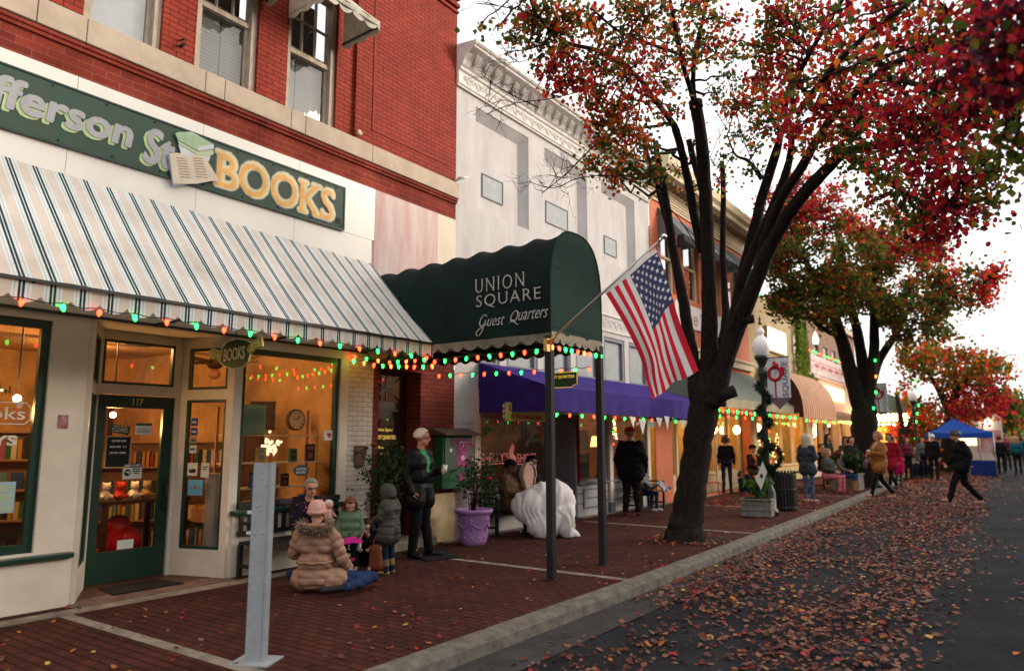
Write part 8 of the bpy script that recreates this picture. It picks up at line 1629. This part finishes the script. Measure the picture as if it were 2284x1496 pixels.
# ---- wooden planter with sign
t = thing('wooden_planter', 'weathered grey wooden planter box near the kerb beyond the trunk', 'planter', (-5.03, 16.35, 0), R(8)); t.scale = (.8, .8, .9); gw = M('weathered_grey_wood', (.20, .19, .17), .85, var=.35, scale=8, bump=.5, bscale=60)
for i in range(3): m = MB(); m.box(-.36, .36, -.33, -.30, .02+i*.13, .14+i*.13); m.box(-.36, .36, .30, .33, .02+i*.13, .14+i*.13); m.box(-.39, -.36, -.33, .33, .02+i*.13, .14+i*.13); m.box(.36, .39, -.33, .33, .02+i*.13, .14+i*.13); m.build('slat_course', gw, t, local=True, bevel=.006)
m = MB(); m.box(-.43, .43, -.37, .37, .40, .43); m.build('rim', gw, t, local=True, bevel=.006); m = MB(); m.box(-.36, .36, -.3, .3, .36, .436); m.build('soil', M('dark_soil', 0), t, local=True)
shrub('bright green fern like plants growing in the wooden planter', (-5.0, 16.35, .42), .42, .34, 26, 300, 11, leafm=(5, 4, 5), size=.06, name='planter_greens', cat='plants', base=.05)
t = thing('tilted_yard_sign', 'small white sign with a dark mark tilted on a blue stake in the planter', 'sign', (-4.95, 16.1, .5)); a, b_ = ond(1690, 1072, 16.6), ond(1700, 1042, 16.6)
P = [ond(x, y, 16.55) for x, y in ((1701, 1028), (1711, 1052), (1698, 1092), (1685, 1070))]; nrm_ = (P[1]-P[0]).cross(P[2]-P[0]).normalized()*.006; m = MB(); m.add([p+nrm_ for p in P]+[p-nrm_ for p in P], [(0, 1, 2, 3), (7, 6, 5, 4), (0, 4, 5, 1), (1, 5, 6, 2), (2, 6, 7, 3), (3, 7, 4, 0)]); m.build('board', wpap, t)
c = sum(P, Vector())/4; m = MB(); m.sphere(c-ray(1700, 1060)*.02, .05, 8, (.6, .6, 1)); m.build('mark', m_dark, t); m = MB(); m.tube([ond(1694, 1085, 16.55), ond(1699, 1106, 16.55)], .012, 5); m.build('stake', blu, t)
# ---- trash can
t = thing('trash_can', 'round black slatted trash can beside the lamp post', 'trash can', (-4.93, 18.1, 0)); c = Vector((-4.93, 18.1, 0)); m = MB(); m.lathe([(.001, .03), (.24, .03), (.25, .84), (.23, .84), (.22, .06)], c, 20, cap=False); m.build('liner', M('dark_liner', (.008, .008, .01), .6), t); m = MB()
for k_ in range(26): a = k_*2*math.pi/26; u = Vector((math.cos(a), math.sin(a), 0)); m.obox(c+u*.285+Vector((0, 0, .45)), u, (-u.y, u.x, 0), (0, 0, 1), .006, .022, .42); m.obox(c+u*.31+Vector((0, 0, .89)), (u.x, u.y, 1.2), (-u.y, u.x, 0), (u.x*-1.2, u.y*-1.2, 1), .04, .022, .005)
m.build('slats', m_dark, t); m = MB()
for z in (.08, .5, .84): m.lathe([(.26, z-.02), (.292, z-.02), (.292, z+.02), (.26, z+.02)], c, 24, cap=False)
m.build('hoops', m_dark, t)
# ---- lamp post with globe, garland, wreath and banner
def lamp_post(c, label, full=True, lit=False, H=4.45):
    t = thing('street_lamp', label, 'street lamp', c); c = Vector(c); k_ = H/4.45; pm = M('black_lamp_post', (.009, .014, .012), .45, var=.2, spec=.5)
    m = MB(); m.lathe([(.2, 0), (.2, .1), (.15, .16), (.15, .5), (.11, .6), (.08, .75), (.065, .9), (.05, 2.9*k_), (.07, 2.95*k_), (.06, 3.05*k_), (.09, 3.12*k_), (.09, 3.2*k_), (.06, 3.26*k_), (.10, 3.4*k_), (.16, 3.5*k_), (.16, 3.56*k_), (.001, 3.57*k_)], c, 18); m.build('post', pm, t)
    gm2 = M('milky_globe_lit', (.8, .75, .7), .3, var=0, emit=2.5, ecol=(1, .75, .5)) if lit else M('milky_globe', (.74, .70, .70), .15, var=.05, spec=.6, emit=.04, ecol=(1, .93, .9)); m = MB(); m.lathe([(.11, 3.56*k_), (.15, 3.61*k_), (.185, 3.70*k_), (.195, 3.80*k_), (.17, 3.91*k_), (.11, 3.98*k_), (.07, 4.01*k_), (.068, 4.05*k_), (.095, 4.09*k_), (.07, 4.16*k_), (.03, 4.21*k_), (.001, 4.28*k_)], c, 24, cap=False); m.build('globe', gm2, t)
    m = MB(); m.lathe([(.04, 4.28*k_), (.05, 4.31*k_), (.02, 4.35*k_), (.035, 4.40*k_), (.02, 4.45*k_), (.001, 4.5*k_)], c, 12); m.build('finial', pm, t); return t
LPc = Vector((-4.9, 16.75, 0)); lamp_post(LPc, 'black lamp post with milky acorn globe wrapped in green garland')
rg = random.Random(31); t = thing('lamp_garland', 'dark green pine garland spiralling down the lamp post', 'garland', LPc+Vector((0, 0, 1))); W = MB()
for i in range(420):
    u = i/419; z = 3.15-2.5*u; a = u*4.6*2*math.pi; rr_ = .13 if z > .8 else .17; c = LPc+Vector((math.cos(a)*rr_, math.sin(a)*rr_, z))
    for k_ in range(6): d_ = Vector((rg.gauss(0, 1), rg.gauss(0, 1), rg.gauss(-.2, 1))).normalized()*.11; W.tube([c, c+d_], [.011, .002], 3, cap=False)
W.build('needles', gm_, t)
t = thing('lamp_wreath', 'dark green pine wreath tied low on the lamp post', 'wreath', LPc+Vector((0, 0, 1.2))); W = MB(); wc = LPc+Vector((.14, -.12, 1.28))
for i in range(150):
    a = rg.random()*6.28; c = wc+C_R*math.cos(a)*.21+Vector((0, 0, math.sin(a)*.23))
    for k_ in range(6): d_ = Vector((rg.gauss(0, 1), rg.gauss(0, 1), rg.gauss(0, 1))).normalized()*.085; W.tube([c, c+d_], [.012, .002], 3, cap=False)
W.build('needles', gm_, t)
bw_ = M('banner_white', (.60, .60, .63), .8, var=.12, scale=4); brd = M('banner_red_print', (.45, .012, .03), .7); bgr = M('banner_grey_text', (.16, .14, .15), .7)
def banner(label, c, w_, z0, z1, tip, sgn=1):
    t = thing('lamp_banner', label, 'banner', c); c = Vector(c); cy = c.y; x0, x1 = c.x+.1, c.x+.1+w_; th = .006; m = MB()
    m.prism([(x0, z0), (x1, z0), (x1, z1), (x0, z1)], cy-th, cy+th, 'y'); m.build('cloth', bw_, t); m = MB(); m.prism([(x0, z0-.002), (x1, z0-.002), ((x0+x1)/2, tip)], cy-th, cy+th, 'y'); m.build('pointed_end', M('banner_plum', (.16, .10, .13), .8), t)
    m = MB(); m.bar((c.x, cy, z1), (x1, cy, z1), .02); m.bar((c.x, cy, z0), (x1, cy, z0), .014); m.build('rods', m_dark, t)
    W_ = w_; yk = cy-th-.003; kx_, kz = x0+W_*.36, z0+(z1-z0)*.60; rr_ = W_*.27; m = MB()
    m.tube([(kx_+math.cos(a)*rr_, yk, kz+math.sin(a)*rr_*1.05) for a in [2*math.pi*i/24 for i in range(25)]], W_*.075, 6, cap=False); m.box(kx_-W_*.035, kx_+W_*.035, yk-.004, yk+.002, z0+.0, kz-rr_); m.tube([(kx_, yk, kz+rr_), (kx_+W_*.08, yk, kz+rr_*1.5), (kx_-W_*.04, yk, kz+rr_*1.9), (kx_+W_*.02, yk, kz+rr_*2.2)], [W_*.16, W_*.12, W_*.06, W_*.02], 6); m.sphere((kx_+W_*.3, yk, kz+W_*.12), W_*.13, 8, (1, .1, 1.6)); m.build('emblem', brd, t)
    m = MB(); m.lathe([(.001, 0), (rr_*.8, 0)], (kx_, yk-.004, kz), 18, axis='y', cap=False); m.build('dial', bw_, t); m = MB(); m.bar((kx_, yk-.008, kz), (kx_+rr_*.35, yk-.008, kz+rr_*.4), .012); m.bar((kx_, yk-.008, kz), (kx_-rr_*.1, yk-.008, kz-rr_*.5), .012)
    letters(m, 'SQUARE', (x0+W_*.80, yk-.004, z0+(z1-z0)*.46), (0, 0, 1), (-1, 0, 0), .1, width=(z1-z0)*.86, height=W_*.30, bold=.01, thick=-.004); m.build('lettering', bgr, t); return t
banner('white banner with a red pocket watch emblem and SQUARE lettering on the near lamp post', (-4.9, 16.75, 2.7), .50, 2.58, 3.50, 2.33)
q2 = ond(1948, 1000, 28.8); lamp_post((q2.x, q2.y, 0), 'distant black lamp post carrying the second square banner', H=3.9)
banner('far white banner with a red emblem and sideways lettering beside the kiosk', (q2.x+.02, q2.y-.05, 2.6), .46, 2.62, 3.62, 2.5)
lamp_post(tuple(g2(2050, 1062)*1.), 'far lamp post with a pinkish globe among the red tree leaves', lit=False, H=4.3)
for i, (x, y) in enumerate(((-9.0, 35.0), (-9.2, 41.5))):
    t = thing('terrace_lamp', ['tall thin lamp at the left end of the roof terrace', 'second tall lamp on the roof terrace'][i], 'street lamp', (x, y, 4.6)); c = Vector((x, y, 4.6)); m = MB(); m.lathe([(.05, 0), (.04, 2.0), (.1, 2.1), (.12, 2.2)], c, 10); m.build('post', m_dark, t); m = MB(); m.lathe([(.1, 2.2), (.17, 2.4), (.1, 2.7), (.02, 2.9)], c, 14); m.build('globe', M('milky_globe_lit', (.8, .75, .7), .3, var=0, emit=2.5, ecol=(1, .75, .5)), t)
# red metal chair
t = thing('metal_chair', 'red metal cafe chair beside the trunk in front of the orange building', 'chair', (-7.6, 20.6, 0), R(-60)); rm = M('red_metal_paint', (.40, .015, .02), .4); m = MB(); m.box(-.21, .21, -.21, .21, .44, .465); m.build('seat', rm, t, local=True, bevel=.01)
for x in (-.2, .2):
    for y in (-.2, .2): m = MB(); m.tube([(x, y, .45), (x*1.1, y*1.15, 0)], .012, 6); m.build('leg', rm, t, local=True)
m = MB(); m.tube([(-.2, -.2, .45), (-.21, -.26, .75), (-.12, -.28, .92), (.12, -.28, .92), (.21, -.26, .75), (.2, -.2, .45)], .012, 6)
for x in (-.1, 0, .1): m.tube([(x, -.21, .46), (x, -.28, .91)], .007, 5)
m.tube([(-.2, .1, .66), (-.2, -.24, .68)], .01, 5); m.tube([(.2, .1, .66), (.2, -.24, .68)], .01, 5); m.build('backrest', rm, t, local=True)
# second planter with dark bush in front of tree 2
t = thing('wooden_planter', 'grey planter box with flowering bush at the foot of the second tree', 'planter', (-5.2, 26.6, 0)); m = MB(); m.box(-5.6, -4.75, 26.2, 27.1, 0, .5); m.build('box', gw, t); m = MB(); m.box(-5.64, -4.71, 26.16, 27.14, .5, .54); m.build('rim', gw, t)
shrub('dark green flowering bush spilling over the far planter box', (-4.95, 26.3, .5), .75, .75, 30, 600, 17, leafm=(3, 3, 4), size=.10, name='planter_bush', cat='bush', berries=14, base=.05)
# ---- domed kiosk with bright marquee
kc = g2(1982, 1062); kc.z = 0; kc = ond(1982, 1060, 44); kc.z = 0
t = thing('domed_marquee', 'green domed entrance canopy ringed by blazing yellow bulbs', 'marquee', kc); m = MB(); m.lathe([(1.05, 2.85), (1.08, 3.1), (.98, 3.5), (.72, 3.85), (.3, 4.1), (.001, 4.18)], kc, 28, cap=False); m.build('dome', CLOTHM('dome_green_canvas', (.10, .14, .12), .15), t); m = MB(); m.lathe([(1.2, 2.6), (1.2, 2.84), (1.02, 2.86)], kc, 28, cap=False); m.build('fascia', M('marquee_lit', (.8, .6, .3), .5, var=0, emit=3.5, ecol=(1, .66, .22)), t)
for z, rr_ in ((2.45, 1.18), (2.92, 1.12)):
    m = MB()
    for k_ in range(30): a = k_*2*math.pi/30; m.sphere(kc+Vector((math.cos(a)*rr_, math.sin(a)*rr_, z)), .07, 6)
    m.build('bulb_row', M('marquee_bulb', (.9, .7, .4), .4, var=0, emit=14, ecol=(1, .75, .35)), t)['kind'] = 'stuff'
m = MB()
for dx in (-.9, .9): m.box(kc.x+dx-.12, kc.x+dx+.12, kc.y-.12, kc.y+.12, 0, 2.5)
m.build('pillar', M('amber_pillar', (.55, .33, .1), .6), t); bx('doors', M('amber_doors', (.5, .25, .06), .5, emit=.35, ecol=(1, .5, .12)), t, kc.x-.75, kc.x+.75, kc.y+.8, kc.y+.9, 0, 2.5)
l = bpy.data.lights.new('marquee_light', 'POINT'); l.energy = 120; l.color = (1, .6, .2); l.shadow_soft_size = .5; lo = bpy.data.objects.new('marquee_light', l); COL.objects.link(lo); lo.location = kc+Vector((0, 0, 2.2))
# lights hanging in the orange tree
strand('vertical string of green and amber bulbs hanging from the orange red tree', [ond(2043, 845, 42), ond(2048, 900, 42), ond(2040, 960, 42), ond(2046, 1035, 42)], .42, 'ggog', meshes={k_: bulb_mesh(v, 1.7) for k_, v in (('g', eG), ('o', eO))}, seed=19)
strand('short string of large green bulbs beside the second trunk', [ond(1952, 800, 28), ond(1955, 860, 28), ond(1945, 935, 28)], .55, 'gog', meshes={k_: bulb_mesh(v, 1.5) for k_, v in (('g', eG), ('o', eO))}, seed=20)
t = thing('glowing_ground_lights', 'cluster of large glowing party bulbs near the ground left of the tent', 'lights', ond(2045, 1025, 41)); m = MB()
for x, y in ((2052, 1012), (2060, 1018), (2045, 1022), (2066, 1003), (2056, 1006)): m.sphere(ond(x, y, 41), .11, 8)
m.build('bulbs', M('party_bulb', (.9, .7, .3), .4, var=0, emit=8, ecol=(1, .6, .15)), t)
# ---- blue tent
tl, tr = ond(2080, 1060, 41.5), ond(2224, 1058, 42.0); t = thing('pop_up_tent', 'blue pop up canopy tent on thin metal legs at the end of the street', 'tent', (tl.x, tl.y, 0)); u = (tr-tl); u.z = 0; W_ = u.length; u.normalize(); nv = Vector((-u.y, u.x, 0)); zE, zT = 2.02, 2.72; dp = 2.9; zb_ = -.12
A0, A1 = tl.copy(), tr.copy(); A0.z = A1.z = 0; B0, B1 = A0+nv*dp, A1+nv*dp; ap = (A0+B1)/2; Z = Vector((0, 0, 1)); m = MB(); cs = [A0, A1, B1, B0]
for i in range(4):
    a, b_ = cs[i]+Z*zE, cs[(i+1) % 4]+Z*zE; n = 8
    m.grid(lambda p, q: (a.lerp(b_, p)).lerp(ap+Z*zT, q)-Z*(.10*math.sin(math.pi*q)+.07*math.sin(math.pi*p)*(1-q)), n, 6); m.grid(lambda p, q: a.lerp(b_, p)-Z*(.07*math.sin(math.pi*p)+.24*q), n, 1)
m.build('roof', CLOTHM('royal_blue_canvas', (.012, .07, .38), .3, .7, var=.12), t)
for p in cs: m = MB(); m.tube([p+Z*zb_, p+Z*zE], .028, 6); m.build('leg', M('steel_leg', (.45, .45, .46), .4, metal=.6), t)
tb = thing('folding_table', 'folding table under a deep blue cloth beneath the tent', 'table', A0.lerp(A1, .84)+nv*.9); c = A0.lerp(A1, .84)+nv*.9; m = MB(); m.obox(c+Z*.62, u, nv, Z, .5, .38, .015); m.build('tabletop', wpap, tb); m = MB(); m.grid(lambda p, q: c+u*(-.52+1.04*p)-nv*(.4+.02*math.sin(p*30))+Z*(.64-.74*q), 20, 3); m.grid(lambda p, q: c+u*.52+nv*(-.4+.8*p)+Z*(.64-.74*q), 8, 3); m.grid(lambda p, q: c+u*(-.52+1.04*p)+nv*(-.4+.8*q)+Z*.645, 2, 2); m.build('tablecloth', CLOTHM('deep_blue_cloth', (.01, .03, .17), .1), tb)
ch = thing('folding_chair', 'bright orange folding chair in front of the blue table', 'chair', A0.lerp(A1, .52)-nv*.2); c = A0.lerp(A1, .52)-nv*.2; oc = M('orange_canvas', (.65, .10, .015), .7); m = MB(); m.obox(c+Z*.38, u, nv, Z, .26, .24, .02); m.build('seat', oc, ch); m = MB(); m.obox(c-u*.26+Z*.68, u, nv, Z, .02, .24, .26); m.build('backrest', oc, ch)
for i, j in ((-1, -1), (1, -1), (-1, 1), (1, 1)): m = MB(); m.tube([c+u*.24*i+nv*.2*j+Z*-.12, c-u*.2*i+nv*.2*j+Z*.37], .014, 5); m.build('leg', M('steel_leg', 0), ch)
# white food trailer
fc_ = ond(2150, 1040, 50); fc_.z = 0; t = thing('food_trailer', 'white food trailer with glowing lamps and a red printed side behind the blue tent', 'trailer', fc_); wh = M('trailer_white', (.68, .62, .58), .4, var=.06, emit=.0)
m = MB(); m.obox(fc_+Z*1.75, u, nv, Z, 1.85, 1.0, 1.35); m.build('body', wh, t, bevel=.05); m = MB(); m.obox(fc_+u*-.1-nv*.55+Z*3.32, u, nv, Z, .42, .3, .17); m.build('roof_unit', M('grey_unit', (.45, .45, .47), .5), t)
f0 = fc_-nv*1.01; m = MB(); m.obox(f0+u*.15+Z*1.75, u, nv, Z, .55, .01, .42); m.build('serving_hatch', M('lit_hatch', (.8, .6, .3), .5, var=0, emit=1.8, ecol=(1, .7, .3)), t); m = MB(); m.obox(f0+u*1.15+Z*1.55, u, nv, Z, .6, .012, .62); m.build('menu_panel', M('red_food_print', (.45, .04, .03), .6, col2=(.65, .6, .6), scale=1.4), t)
m = MB(); m.obox(f0-u*1.15+Z*1.45, u, nv, Z, .62, .012, .5); m.build('steel_panel', M('chequer_steel', (.3, .28, .28), .4, var=.4, scale=18), t)
for k_ in (-1.15, 1.1): m = MB(); m.sphere(f0+u*k_+Z*2.55-nv*.08, .2, 8, (1, 1, .8)); m.build('lamp', M('trailer_lamp', (.9, .8, .6), .4, var=0, emit=9, ecol=(1, .8, .5)), t)
for k_ in (-1.1, 1.1): m = MB(); c = fc_+u*k_-nv*.9+Z*.2; pts = [c+u*math.cos(a)*.32+Z*math.sin(a)*.32 for a in [2*math.pi*i/18 for i in range(19)]]; m.tube(pts, .09, 8, cap=False); m.build('wheel', m_dark, t)
